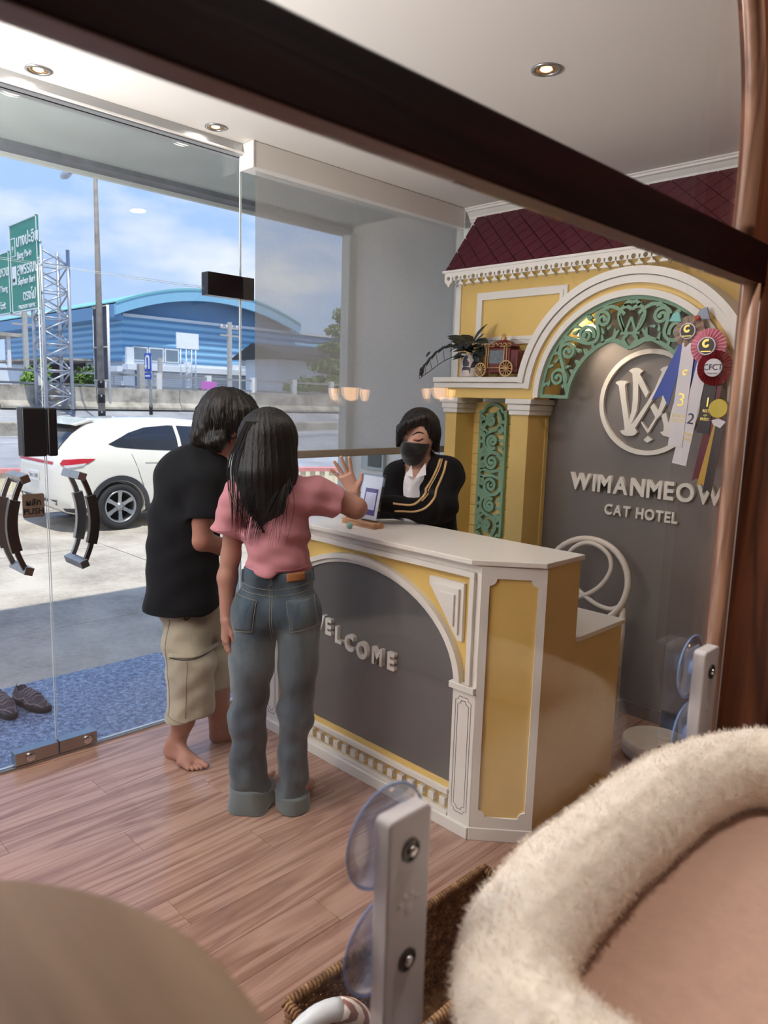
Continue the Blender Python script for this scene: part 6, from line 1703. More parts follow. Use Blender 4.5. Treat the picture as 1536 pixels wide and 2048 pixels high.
on_mug([(.004, .052), (.010, .052), (.022, .080), (.034, .092), (.046, .086), (.050, .070), (.044, .062), (.048, .062), (.057, .074), (.050, .094), (.036, .100), (.022, .094), (.012, .080)], 'tail_print')
# trailing plant
MT['dark_leaf'] = plain('dark_leaf', (36, 44, 42), .45, var=.25, vscale=30); MT['stem'] = plain('dark_stem', (44, 46, 42), .6)
tp = thing('trailing_plant', 'dark trailing plant spilling from the mug over the ledge', 'plant', (-2.797, 3.48, SZ + .012))
def leaf3(c, d, n_, L, w, name='leaf'):
    c, d, n_ = Vector(c), Vector(d).normalized(), Vector(n_).normalized(); s = d.cross(n_).normalized(); n_ = s.cross(d)
    V = []; F = []
    prof_ = [(0, .06), (.2, .75), (.45, 1.0), (.7, .75), (.9, .3), (1, .02)]
    for t_, ww in prof_:
        for k_, off in ((-1, .12), (0, 0), (1, .12)): V.append(c + d * (L * t_) + s * (k_ * w * ww) + n_ * (off * w * ww - .25 * L * t_ * t_))
    for i in range(len(prof_) - 1):
        for k_ in range(2): F.append((i * 3 + k_, i * 3 + k_ + 1, i * 3 + k_ + 4, i * 3 + k_ + 3))
    m = MB(); m.add(V, F); o = m.build(name, MT['dark_leaf'], tp, True); so = o.modifiers.new('thick', 'SOLIDIFY'); so.thickness = .0016
MB().tube([(-2.797, 3.49, SZ + .02), (-2.79, 3.48, 1.97), (-2.80, 3.46, 2.02)], .006, 6).build('stem', MT['stem'], tp, True)
lr = random.Random(5)
for i in range(22):
    a = lr.uniform(0, 6.28); z = lr.uniform(1.93, 2.02)
    leaf3((-2.785 + .02 * math.cos(a), 3.47 + .01 * math.sin(a), z), (math.cos(a) * 1.0, -.35 + .35 * math.sin(a), lr.uniform(-.15, .7)), (0, -.5, 1), lr.uniform(.085, .135), lr.uniform(.030, .046))
leaf3((-2.86, 3.455, 2.00), (-1, -.05, .55), (0, -.6, 1), .11, .014); leaf3((-2.72, 3.46, 1.97), (.75, -.4, -.6), (0, -1, .3), .085, .03); leaf3((-2.74, 3.46, 1.95), (.4, -.4, -.8), (0, -1, .2), .075, .028)
trail = catmull([(-2.82, 3.44, 1.965), (-2.90, 3.42, 1.985), (-2.99, 3.41, 1.955), (-3.06, 3.40, 1.895), (-3.11, 3.395, 1.84)], 5)
trail2 = catmull([(-2.83, 3.45, 1.925), (-2.90, 3.43, 1.915), (-2.98, 3.42, 1.88), (-3.05, 3.41, 1.835), (-3.13, 3.40, 1.79)], 5)
MB().tube(trail, .005, 6).build('stem', MT['stem'], tp, True); MB().tube(trail2, .0022, 5).build('stem', MT['stem'], tp, True)
for i in range(2, 20, 3): MB().tube([trail[i], trail2[i]], .0016, 5).build('stem', MT['stem'], tp, True)
for i in (1, 4, 7, 10, 13, 16, 18):
    p, q = Vector(trail[i]), Vector(trail[i + 2]); leaf3(p, q - p, (0, -.75, .6), .075, .018)
leaf3((-3.04, 3.40, 1.95), (-1, 0, -.55), (0, -1, .2), .06, .010); leaf3(trail[18], (-.5, 0, -.9), (0, -1, .2), .07, .022)
# carriage
MT['carriage'] = plain('carriage_burgundy', (104, 44, 44), .4, var=.15, vscale=40); MT['brass'] = plain('carriage_gold', (190, 150, 104), .4, .3, var=.15, vscale=40); MT['carriage_glass'] = plain('carriage_window', (108, 116, 122), .15, var=.3, vscale=60)
MT['wheel_tan'] = plain('carriage_wheel', (196, 160, 112), .5, var=.1)
cg = thing('carriage_ornament', 'ornate burgundy and gold toy carriage on the ledge', 'ornament', (-2.575, 3.50, SZ))
m = MB(); m.box(-.085, .085, -.055, .055, .045, .165); m.build('cabin', MT['carriage'], cg, bev=.006, local=True)
m = MB(); m.box(-.088, .135, -.050, .050, .024, .050); m.build('chassis', MT['carriage'], cg, bev=.004, local=True)
m = MB(); m.box(.085, .135, -.05, .05, .05, .150); m.build('rear_box', MT['carriage'], cg, bev=.006, local=True)
m = MB(); m.lathe([(.105, .165), (.112, .170), (.108, .178), (.082, .186), (.062, .200), (.030, .208), (.022, .212)], n=8); r_ = m.build('roof', MT['carriage'], cg, 'auto', local=True); r_.scale = (1.0, .62, 1)
m = MB(); m.lathe([(.020, .208), (.014, .214), (.020, .222), (.012, .228), (.014, .236), (.006, .244), (0, .246)], n=16); m.build('finial', MT['brass'], cg, True, local=True)
MB().box(-.055, .045, -.058, -.054, .075, .150).build('window', MT['carriage_glass'], cg, bev=.003, local=True)
for x in (-.075, -.060, .050, .068): MB().tube([(x, -.058, .05), (x, -.060, .11), (x, -.058, .168)], [.005, .0035, .005], 8).build('gilt_column', MT['brass'], cg, True, local=True)
for k in range(7):
    x = -.09 + k * .03; MB().tube([(x - .013, -.068, .172), (x - .006, -.072, .186), (x + .006, -.072, .186), (x + .013, -.068, .172)], .0035, 6).build('gilt_scroll', MT['brass'], cg, True, local=True)
for z in (.170, .052): MB().tube([(-.09, -.060, z), (.09, -.060, z)], .004, 6).build('gilt_rail', MT['brass'], cg, True, local=True)
def cwheel(x, y, r):
    w_ = MB().lathe([(r * .86, -.004), (r, -.004), (r, .004), (r * .86, .004)], (x, y, r + .001), (0, 1, 0), 28, close=True).build('wheel', MT['wheel_tan'], cg, 'auto', local=True)
    MB().lathe([(0, -.008), (r * .2, -.006), (r * .2, .005), (0, .006)], (x, y, r + .001), (0, 1, 0), 14).build('hub', MT['brass'], w_, local=True)
    for k in range(12):
        a = math.radians(30 * k); MB().tube([(x, y, r + .001), (x + r * .9 * math.cos(a), y, r + .001 + r * .9 * math.sin(a))], .0022, 5).build('spoke', MT['wheel_tan'], w_, local=True)
for y in (-.066, .066): cwheel(-.107, y, .040); cwheel(.072, y, .046)

# ------------------------------------------------------------------ shoes on the doorstep
MT['shoe'] = fabric('shoe_mesh', (78, 76, 90), 200, .4, .2); MT['shoe_trim'] = plain('shoe_overlay', (140, 126, 134), .6, var=.1); MT['sole'] = plain('shoe_sole', (40, 40, 46), .7); MT['shoe_dark'] = plain('shoe_lining', (30, 30, 34), .9)
def shoe(loc, rz, label, mir):
    t = thing('sneaker', label, 'shoe', loc, rz, 'dark sneakers on the doorstep')
    m_ = mir
    def sole(P):
        q = P.copy(); q[:, 1] *= m_
        d = prims(q, [('c', (-.10, 0, .012), (.05, .006, .012), .036, .045), ('c', (.05, .006, .012), (.105, .012, .014), .045, .036)], .02)
        return smax(smax(d, q[:, 2] - .026, .004), -q[:, 2] + .001, .002)
    def upper(P):
        q = P.copy(); q[:, 1] *= m_
        d = prims(q, [('c', (-.095, 0, .035), (-.09, 0, .075), .035, .031), ('c', (-.09, 0, .045), (.03, .004, .04), .036, .040), ('c', (.03, .004, .036), (.10, .012, .022), .040, .030), ('c', (-.03, 0, .072), (.03, .004, .055), .026, .022)], .022)
        hole = ell(q, (-.072, 0, .105), (.045, .024, .050))
        return smax(smax(d, -hole, .006), -q[:, 2] + .018, .004) + .0012 * np.sin(q[:, 0] * 260) * np.sin(q[:, 1] * 240)
    sdf_obj('sole', [(sole, (-.16, -.07, -.01), (.17, .07, .05), .005)], MT['sole'], t)
    u = sdf_obj('upper', [(upper, (-.16, -.07, 0), (.17, .07, .13), .005)], MT['shoe'], t)
    def strip(name, pts, r):
        P = relax(np.array(catmull(pts, 6)), lambda Q: upper(Q) - .001, .004, 8)
        MB().tube([tuple(q) for q in P], r, 6).build(name, MT['shoe_trim'], t, True, local=True)
    for k in range(5):
        x = .060 - k * .021; z = .070 + k * .008
        strip('lace', [(x, -.030, z - .012), (x + .005, 0, z + .012), (x, .030, z - .012)], .0034)
    for s_ in (-1, 1):
        strip('overlay_strip', [(.125, s_ * .012, .030), (.09, s_ * .034, .046), (.05, s_ * .046, .040), (.0, s_ * .044, .060), (-.05, s_ * .040, .040), (-.11, s_ * .028, .055)], .0036)
        strip('overlay_strip', [(.055, s_ * .030, .070), (.03, s_ * .046, .040), (.01, s_ * .048, .028)], .0030)
        strip('overlay_strip', [(.01, s_ * .030, .080), (-.02, s_ * .044, .050), (-.04, s_ * .044, .028)], .0030)
    strip('overlay_strip', [(.085, -.034, .030), (.105, 0, .052), (.085, .036, .030)], .0032)
    MB().tube([(-.122, 0, .078), (-.130, 0, .088), (-.120, 0, .098)], .003, 6).build('pull_tab', MT['shoe_trim'], t, True, local=True)
shoe((-3.90, 1.305, -.004), math.radians(12), 'dark sneaker on the granite doorstep nearer the door handle', 1)
shoe((-3.93, 1.180, -.004), math.radians(6), 'dark sneaker on the granite doorstep at the frame edge', -1)

# ------------------------------------------------------------------ people
from mathutils.bvhtree import BVHTree
V3 = lambda *a: np.array(a, float)
def unit(v): v = np.asarray(v, float); return v / np.linalg.norm(v)
def hand(w, d, n_, th, size=.178, spread=(-.20, -.06, .07, .22), curl=(.25, .25, .28, .3), thumb_out=.75):
    """wrist point, finger direction, palm normal (out of the palm), thumb side; returns sdf primitives"""
    w, d, n_ = np.asarray(w, float), unit(d), unit(n_); n_ = unit(n_ - d * (n_ @ d)); t = unit(np.asarray(th) - d * (np.asarray(th) @ d) - n_ * (np.asarray(th) @ n_))
    s = size / .18; L = []
    for off in (-.026, -.009, .009, .026):
        L.append(('k', .014, w + d * .008 * s + t * off * .55 * s, w + d * .088 * s + t * off * s, .014 * s, .0125 * s))
    lens = (.060, .076, .082, .072); offs = (-.029, -.010, .010, .029)        # little .. index
    for i in range(4):
        base = w + d * (.086 + (.004, .010, .012, .008)[i]) * s + t * offs[i] * s
        a = spread[i]; f = d * math.cos(a) + t * math.sin(a); r0 = .0088 * s
        c = curl[i]; p = base; seg_ = np.array([.45, .30, .25]) * lens[i] * s; ang = 0
        for j in range(3):
            ang += c * (.7 if j == 0 else 1.0); q = p + (f * math.cos(ang) + n_ * math.sin(ang)) * seg_[j]
            L.append(('k', .005, p, q, r0 * (1 - .09 * j), r0 * (1 - .09 * (j + 1)))); p = q
    tb = w + d * .022 * s + t * .026 * s
    f = unit(d * .75 + t * thumb_out + n_ * .25); q = tb + f * .040 * s
    L.append(('k', .012, w + d * .012 * s + t * .012 * s, q, .0145 * s, .0108 * s))
    f2 = unit(d * .95 + t * thumb_out * .6 + n_ * .2); L.append(('k', .005, q, q + f2 * .030 * s, .0102 * s, .0080 * s))
    return L
def foot(heel, d, z0=0.0, side=1, L=.25):
    """bare foot: heel point on the floor, toe direction, side=+1 when the big toe lies left of d"""
    heel = np.asarray(heel, float); d = unit((d[0], d[1], 0)); t = V3(-d[1], d[0], 0) * side; u = V3(0, 0, 1); s = L / .25
    P = lambda a, b, c: heel + d * a * s + t * b * s + u * (c * s + z0)
    Q = [('c', P(.030, 0, .030), P(.040, 0, .060), .030 * s, .032 * s), ('c', P(.035, 0, .030), P(.14, -.004, .024), .030 * s, .026 * s),
         ('c', P(.055, .004, .075), P(.16, .012, .026), .030 * s, .020 * s), ('c', P(.14, -.026, .018), P(.185, -.020, .016), .019 * s, .016 * s), ('c', P(.15, .022, .020), P(.19, .026, .018), .020 * s, .017 * s)]
    for a, b, r, l in ((.200, .030, .0135, .040), (.200, .010, .0100, .034), (.194, -.005, .0096, .030), (.186, -.019, .0092, .027), (.176, -.032, .0090, .022)):
        Q.append(('k', .004, P(a - .012, b, r + .004), P(a + l * .45, b, r + .004), r * s, r * s)); Q.append(('k', .003, P(a + l * .45, b, r + .004), P(a + l, b * 1.05, r), r * s, r * .86 * s))
    return Q
def bounds(L, pad=.03):
    P = np.concatenate([[np.asarray(q[1 if q[0] != 'k' else 2], float)[:3]] if q[0] == 'e' else [np.asarray(q[-4 if len(q) in (5, 6) else -4], float)] for q in L]) if False else None
    lo = np.full(3, 9.); hi = -lo
    for q in L:
        if q[0] == 'e': c, r = np.asarray(q[1]), np.max(q[2]); pts = [(c, r)]
        elif q[0] == 'c': pts = [(np.asarray(q[1]), q[3]), (np.asarray(q[2]), q[4])]
        else: pts = [(np.asarray(q[2]), q[4]), (np.asarray(q[3]), q[5])]
        for c, r in pts: lo = np.minimum(lo, c - r); hi = np.maximum(hi, c + r)
    return lo - pad, hi + pad
def group_fn(L, k): return lambda P: prims(P, L, k)
def blobs(L, k, h, pad=.03):
    lo, hi = bounds(L, pad); return (group_fn(L, k), lo, hi, h)
def half(P, p, n_): return (P - np.asarray(p, float)) @ unit(n_)          # > 0 beyond the plane
def folds(P, A, dirs):
    d = np.zeros(len(P))
    for (n_, f, ph, w) in dirs: d += w * np.sin(P @ np.asarray(n_, float) * f + ph + 1.2 * np.sin(P[:, 2] * 11 + ph) + .8 * np.sin(P[:, 0] * 17 - ph))
    return A * d
class Proj:
    """follows a garment's surface, seen along +y (towards the wall)"""
    def __init__(self, o):
        me = o.data; v = np.empty(len(me.vertices) * 3); me.vertices.foreach_get('co', v); v = v.reshape(-1, 3)
        self.t = BVHTree.FromPolygons([tuple(p) for p in v], [tuple(p.vertices) for p in me.polygons])
    def __call__(self, p, off=.001, d=(0, 1, 0)):
        d = Vector(d).normalized(); r = self.t.ray_cast(Vector(p) - d * 2, d)
        if r[0] is None: r = self.t.find_nearest(Vector(p)); 
        n_ = r[1]
        if n_.dot(d) > 0: n_ = -n_
        return r[0] + n_ * off
def stitch(name, pr, pts, r, mat, parent, k=6, off=.0006, d=(0, 1, 0), sub=6):
    path = [pr(p, off, d) for p in catmull(pts, sub)]
    m = MB(); m.tube(path, r, 5); return m.build(name, mat, parent, True, local=True)
def surf_patch(name, pr, quad, mat, parent, off=.002, n=8, d=(0, 1, 0)):
    a, b3, c, e_ = [np.asarray(q, float) for q in quad]; V = []; F = []
    for i in range(n + 1):
        for j in range(n + 1):
            u, v = i / n, j / n; V.append(pr(tuple((a * (1 - u) + b3 * u) * (1 - v) + (e_ * (1 - u) + c * u) * v), off, d))
    for i in range(n):
        for j in range(n): F.append((i * (n + 1) + j, (i + 1) * (n + 1) + j, (i + 1) * (n + 1) + j + 1, i * (n + 1) + j + 1))
    m = MB(); m.add(V, F); o = m.build(name, mat, parent, True, local=True); s_ = o.modifiers.new('thick', 'SOLIDIFY'); s_.thickness = .0015; s_.offset = 0
    return o
def strands(name, curves, mat, parent, r=.0012):
    m = MB()
    for c in curves:
        c = catmull(c, 4); n = len(c); m.tube(c, [r * (1 - .8 * i / (n - 1)) for i in range(n)], 4)
    return m.build(name, mat, parent, True, local=True)

# ================= woman in pink top and jeans, back to the camera
wo = thing('person', 'person in pink cropped top and wide jeans leaning on the counter', 'person', (-2.28, 1.65, 0), R45)
larm = [('c', (-0.1205, 0.0200, 1.2844), (-0.1461, 0.0300, 1.0367), .046, .036), ('c', (-0.1461, 0.0300, 1.0367), (-0.1579, 0.0200, 0.9488), .036, .038), ('c', (-0.1579, 0.0200, 0.9488), (-0.1536, -0.0200, 0.7893), .037, .023)]
larm += hand((-0.1535, -0.0200, 0.7933), (-.03, -.04, -1), (.85, .5, 0), (.4, -.9, -.3), .165, (-.10, -.02, .03, .10), (.30, .30, .32, .30), .45)
rarm = [('c', (0.1970, 0.0300, 1.2927), (0.3358, 0.0600, 1.2321), .048, .041), ('c', (0.3358, 0.0600, 1.2321), (0.3042, 0.2200, 1.2411), .040, .030), ('c', (0.3042, 0.2200, 1.2411), (0.2789, 0.3000, 1.2466), .030, .024)]
rarm += hand((0.2789, 0.3000, 1.2466), (-.1, 1, -.1), (0, 0, -1), (-1, 0, 0), .165)
headw = [('e', (0.0017, 0.0400, 1.4916), (.074, .094, .100)), ('e', (-0.0097, 0.0900, 1.4362), (.060, .070, .075)), ('c', (0.0103, 0.0500, 1.4011), (0.0290, 0.0200, 1.3082), .050, .056), ('e', (-0.0237, 0.1650, 1.4466), (.012, .018, .016))]
torsow = [('c', (-0.0706, 0.0200, 1.2762), (0.1444, 0.0200, 1.2788), .060, .060), ('c', (0.0335, 0.0300, 1.2781), (0.0377, 0.0300, 0.9824), .075, .075), ('c', (0.0299, 0.0300, 0.9821), (0.0283, 0.0200, 0.8639), .075, .08)]
legsw = [('c', (-0.0502, 0.0000, 0.7661), (-0.0686, 0.0000, 0.1155), .07, .04), ('c', (0.1260, -0.0000, 0.7715), (0.1077, 0.0000, 0.0994), .07, .04)]
sdf_obj('body', [blobs(larm, .02, .0042), blobs(rarm, .02, .0042), blobs(headw, .03, .0065), blobs(torsow, .06, .012), blobs(legsw, .02, .012),
                 blobs(foot((-0.0578, 0.0200, 0.0128), (.1, 1), 0, -1, .23), .012, .006), blobs(foot((0.1201, -0.0100, 0.0140), (.15, 1), 0, 1, .23), .012, .006)], MT['skin_a'], wo)
# pink cropped top
def pink(P):
    T = prims(P, [('c', (-0.0802, 0.0200, 1.2721), (0.1560, 0.0200, 1.2753), .066, .066), ('c', (0.0351, 0.0200, 1.2600), (0.0382, 0.0200, 1.1136), .118, .112, (0, 1, 0), 1.25), ('c', (0.0382, 0.0200, 1.1136), (0.0408, 0.0100, 0.9672), .116, .124, (0, 1, 0), 1.08), ('c', (0.0311, 0.0300, 1.3399), (0.0328, 0.0200, 1.3083), .058, .062)], .045)
    T = smax(T, -half(P, (0.0421, 0.0000, 0.9875), (.02, 0, 1)), .008)
    sl = cone(P, (-0.1129, 0.0200, 1.2788), (-0.1576, 0.0300, 1.1315), .062, .064); sl = smax(sl, half(P, (-0.1576, 0.0300, 1.1295), (-.28, 0, -1)), .006)
    sr = cone(P, (0.1817, 0.0300, 1.2903), (0.2697, 0.0500, 1.2513), .066, .066); sr = smax(sr, half(P, (0.2659, 0.0500, 1.2472), (1, .3, -.35)), .006)
    T = smin(smin(T, sl, .03), sr, .035)
    T = smax(T, -ell(P, (0.0291, 0.0300, 1.3553), (.056, .058, .030)), .006)
    return T + folds(P, .0042, (((.4, .2, 1), 46, 0, 1), ((1, 0, .5), 34, 1.0, .8), ((-.6, 0, 1), 60, 2.1, .5))) * np.clip((1.36 - P[:, 2]) * 6, .25, 1.3) + folds(P, .0022, (((.25, .1, 1), 95, .5, 1), ((.8, .1, .6), 80, 1.5, .7)))
top = sdf_obj('cropped_top', [(pink, (-.30, -.20, .94), (.34, .24, 1.42), .0062)], MT['tee_pink'], wo)
pr = Proj(top)
stitch('hem_seam', pr, [(-0.0857, 0.0000, 1.0054), (-0.0277, 0.0000, 1.0052), (0.0419, 0.0000, 1.0073), (0.1077, 0.0000, 1.0113), (0.1617, 0.0000, 1.0169)], .0010, MT['r_pink'], top)
stitch('sleeve_seam', pr, [(-0.1876, 0.0000, 1.1476), (-0.1531, 0.0000, 1.1447), (-0.1166, 0.0000, 1.1497)], .0010, MT['r_pink'], top)
# jeans
def jeans(P):
    hip = prims(P, [('c', (-0.0120, 0.0000, 0.9680), (0.1003, 0.0000, 0.9714), .082, .082, (0, 1, 0), .95), ('c', (-0.0426, 0.0000, 0.8310), (0.1174, 0.0000, 0.8359), .096, .094, (0, 1, 0), .95)], .05)
    hip = smax(hip, half(P, (0.0420, 0.0000, 1.0014), (.02, 0, 1)), .006)
    l = prims(P, [('c', (-0.0502, 0.0000, 0.7763), (-0.0596, 0.0000, 0.6022), .092, .088), ('c', (-0.0596, 0.0000, 0.6022), (-0.0731, 0.0000, 0.3721), .080, .070), ('c', (-0.0731, 0.0000, 0.3721), (-0.0640, 0.0200, 0.0280), .068, .082)], .03)
    r = prims(P, [('c', (0.1259, 0.0000, 0.7817), (0.1240, 0.0000, 0.6079), .088, .078), ('c', (0.1240, 0.0000, 0.6079), (0.1165, 0.0000, 0.3992), .074, .066), ('c', (0.1165, 0.0000, 0.3992), (0.1065, 0.0000, 0.0230), .062, .060)], .03)
    legs = np.minimum(l, r); d = smin(hip, legs, .03)
    d = smax(d, -P[:, 2] + .012, .004)
    z = P[:, 2]; w = np.clip((.75 - z) * 2.2, .15, 1)
    return d + .0035 * np.sin(z * 62 + P[:, 0] * 26 + 1.5 * np.sin(P[:, 1] * 30)) * np.clip((.34 - z) * 4, 0, 1) * np.clip(z * 12 - 1, 0, 1) + folds(P, .0058, (((.5, .2, 1), 38, .4, 1), ((1, .3, .25), 30, 1.2, .7), ((-.5, .1, 1), 55, 2.0, .5))) * w
jn = sdf_obj('jeans', [(jeans, (-.24, -.20, -.01), (.24, .22, 1.03), .0066)], MT['denim'], wo)
def cuffs(P):
    l = cone(P, (-0.0658, 0.0180, 0.1057), (-0.0619, 0.0200, -0.0050), .092, .097); r = cone(P, (0.1081, 0.0000, 0.0668), (0.1070, 0.0000, -0.0208), .070, .074)
    l = smax(l, half(P, (-0.0678, 0.0180, 0.0926), (.10, .05, 1)), .004); r = smax(r, half(P, (0.1080, 0.0000, 0.0711), (.05, .0, 1)), .004)
    return smax(np.minimum(l, r), -P[:, 2] + .002, .004) + folds(P, .0042, (((1, .4, .2), 42, 0, 1), ((.3, 1, .4), 36, 1, 1)))
sdf_obj('turned_cuffs', [(cuffs, (-.24, -.20, -.01), (.24, .22, .16), .006)], MT['denim_cuff'], wo)
pr = Proj(jn)
for pts in ([(-0.0895, 0.0000, 0.9458), (-0.0274, 0.0000, 0.9357), (0.0328, 0.0000, 0.9296), (0.0988, 0.0000, 0.9395), (0.1819, 0.0000, 0.9580)], [(-0.0973, 0.0000, 0.9216), (-0.0273, 0.0000, 0.9118), (0.0330, 0.0000, 0.9056), (0.1087, 0.0000, 0.9159), (0.1901, 0.0000, 0.9344)]):
    stitch('yoke_stitch', pr, pts, .0009, MT['stitch'], jn)
for x in (547, 551): stitch('centre_seam', pr, [(0.0247, 0.0000, 0.9890), (0.0252, 0.0000, 0.9094), (0.0258, 0.0000, 0.8190), (0.0264, 0.0000, 0.7319)] if x == 547 else [(0.0324, 0.0000, 0.9892), (0.0330, 0.0000, 0.9096), (0.0336, 0.0000, 0.8193), (0.0343, 0.0000, 0.7321)], .0010, MT['stitch'], jn)
for quad in ([(-0.1089, 0.0000, 0.9013), (-0.0253, 0.0000, 0.8878), (-0.0404, 0.0000, 0.7705), (-0.1129, 0.0000, 0.7642)], [(0.0876, 0.0000, 0.8893), (0.1827, 0.0000, 0.9062), (0.2079, 0.0000, 0.7943), (0.1064, 0.0000, 0.7709)]):
    pk = surf_patch('back_pocket', pr, quad, MT['denim'], jn, .0028)
    q = [np.asarray(v) for v in quad]
    for i in range(4):
        a, b3 = q[i], q[(i + 1) % 4]; stitch('pocket_stitch', pr, [tuple(a), tuple((a + b3) / 2), tuple(b3)], .0010, MT['stitch'], pk, off=.0038)
surf_patch('leather_patch', pr, [(0.0865, 0.0000, 0.9948), (0.1523, 0.0000, 1.0008), (0.1526, 0.0000, 0.9730), (0.0888, 0.0000, 0.9651)], MT['leather_patch'], jn, .0035)
for x in (0, 1, 2):
    a = ((0.0245, 0.0000, 1.0048), (-0.0818, 0.0000, 0.9976), (0.1735, 0.0000, 1.0054))[x]; b3 = ((0.0249, 0.0000, 0.9492), (-0.0818, 0.0000, 0.9500), (0.1781, 0.0000, 0.9579))[x]
    m = MB(); p0, p1 = pr(a, .004), pr(b3, .004); m.bar(p0, p1, .011, .003, (0, -1, .1)); m.build('belt_loop', MT['denim'], jn, local=True, bev=.001)
# long straight black hair
def hairw(P):
    d = prims(P, [('e', (-0.0006, 0.0300, 1.5035), (.100, .105, .108)), ('c', (-0.0014, 0.0000, 1.4899), (-0.0031, -0.0200, 1.3688), .112, .118, (0, 1, 0), 1.25), ('c', (-0.0015, -0.0300, 1.3698), (0.0031, -0.0550, 1.2692), .108, .082, (0, 1, 0), 1.6), ('c', (0.0039, -0.0600, 1.2699), (-0.0035, -0.0680, 1.1536), .068, .008, (0, 1, 0), 2.0),
                  ('c', (-0.0976, 0.0600, 1.4067), (-0.1130, 0.0400, 1.3210), .042, .022)], .03)
    a = np.arctan2(P[:, 1] - .03, P[:, 0] + .02)
    return d + .0010 * np.sin(a * 34 + P[:, 2] * 6) + .0011 * np.sin(a * 71 + P[:, 2] * 11)
hw = sdf_obj('long_hair', [(hairw, (-.22, -.24, 1.06), (.18, .20, 1.66), .0052)], MT['hair_dark'], wo)
hr = random.Random(3); cv = []
for i in range(150):
    u = hr.uniform(-1, 1); x = u * .10
    tx = -.06 + u * .055 + hr.uniform(-.012, .012); zt = hr.uniform(1.09, 1.22) + .05 * abs(u)
    pr_h = None
    cv.append([(-.02 + x * .5, -.07, 1.56), (-.025 + x * 1.1, -.095 + .03 * abs(u), 1.42), (-.03 + x * 1.05, -.105 + .03 * abs(u), 1.32), (tx * .6 - .01 + x * .4, -.10, (zt + 1.30) / 2), (tx, -.088 + hr.uniform(-.01, .01), zt)])
for i in range(14): x = hr.uniform(.02, .12); cv.append([(.04, -.06, 1.50), (.085, -.07, 1.38), (x + .0, -.115, 1.26), (x - .02 + hr.uniform(-.02, .02), -.115, hr.uniform(1.10, 1.2))])
tag(strands('hair_strands', cv, MT['hair_dark'], wo, .0022), kind='stuff')

# ================= man in black T-shirt and khaki shorts
ma = thing('person', 'barefoot person in black T-shirt and khaki shorts bending towards the counter', 'person', (-2.83, 1.68, 0), R45)
headm = [('e', (0.1102, 0.0500, 1.5409), (.085, .090, .112)), ('e', (0.1607, 0.0600, 1.4765), (.062, .065, .070)), ('c', (0.0968, 0.0400, 1.4472), (0.0242, 0.0200, 1.3479), .058, .066), ('e', (0.2461, 0.0500, 1.4882), (.022, .014, .018)), ('e', (0.1584, -0.0350, 1.5022), (.018, .010, .028))]
armm = [('c', (0.0351, -0.0700, 1.2812), (0.0318, -0.0900, 1.0352), .056, .047), ('c', (0.0318, -0.0900, 1.0352), (0.1040, 0.0000, 0.9887), .045, .036), ('c', (0.1040, 0.0000, 0.9887), (0.1805, 0.1200, 1.0229), .036, .028)]
armm += hand((0.1805, 0.1200, 1.0229), (.6, .7, .1), (0, 0, -1), (-.7, .6, 0), .185)
torsom = [('c', (-0.0311, 0.0200, 1.2803), (-0.0565, 0.0200, 0.9662), .10, .10), ('c', (-0.0565, 0.0200, 0.9662), (-0.0527, 0.0200, 0.6904), .10, .09)]
calfn = [('c', (-0.0419, -0.0350, 0.3105), (-0.0746, -0.0200, 0.1834), .052, .050), ('c', (-0.0746, -0.0200, 0.1834), (-0.1189, 0.0000, 0.0265), .050, .034), ('c', (-0.1189, 0.0000, 0.0265), (-0.1179, -0.0050, -0.0078), .034, .036)]
calff = [('c', (0.0631, 0.1200, 0.2990), (0.0520, 0.1350, 0.1675), .050, .050), ('c', (0.0520, 0.1350, 0.1675), (0.0395, 0.1450, 0.0358), .048, .035)]
fn1 = foot((-.158, .012, 0), (.215, -.171), 0, 1, .255); fn2 = foot((.015, .15, 0), (.9, .25), 0, 1, .25)
sdf_obj('body', [blobs(headm, .03, .0065), blobs(armm, .02, .0048), blobs(torsom, .06, .012), blobs(calfn + fn1, .022, .0042), blobs(calff + fn2, .022, .0046)], MT['skin_b'], ma)
def teem(P):
    T = prims(P, [('c', (-0.0555, 0.0300, 1.3117), (0.0505, 0.0000, 1.2893), .105, .085), ('c', (-0.0422, 0.0200, 1.2689), (-0.0710, 0.0200, 1.0562), .150, .152, (.3, 1, 0), 1.05), ('c', (-0.0710, 0.0200, 1.0562), (-0.0767, 0.0100, 0.7157), .150, .166, (.3, 1, 0), 1.0), ('c', (0.0199, 0.0200, 1.3588), (0.0528, 0.0300, 1.3918), .075, .068)], .05)
    T = smax(T, -half(P, (-0.0742, 0.0000, 0.6955), (-.10, 0, 1)), .008)
    s = cone(P, (0.0326, -0.0600, 1.2800), (0.0442, -0.0850, 1.1434), .080, .078); s = smax(s, half(P, (0.0463, -0.0850, 1.1348), (.05, -.05, -1)), .006)
    T = smin(T, s, .03)
    T = smax(T, -cone(P, (0.0570, 0.0500, 1.4235), (0.0725, 0.0600, 1.4563), .062, .062), .006)
    return T + folds(P, .0045, (((.7, .2, 1), 30, 0, 1), ((1, .4, .2), 26, 1.3, .9), ((-.5, .3, 1), 42, 2.0, .5)))
tee = sdf_obj('black_tee', [(teem, (-.30, -.28, .70), (.22, .26, 1.50), .0075)], MT['tee_black'], ma)
pr = Proj(tee)
stitch('sleeve_hem', pr, [(-0.0296, 0.0000, 1.1279), (0.0165, 0.0000, 1.1204), (0.0759, 0.0000, 1.1311)], .0014, MT['tee_black'], tee)
stitch('bottom_hem', pr, [(-0.2212, 0.0000, 0.7464), (-0.1319, 0.0000, 0.7330), (-0.0200, 0.0000, 0.7388), (0.0697, 0.0000, 0.7645)], .0014, MT['tee_black'], tee)
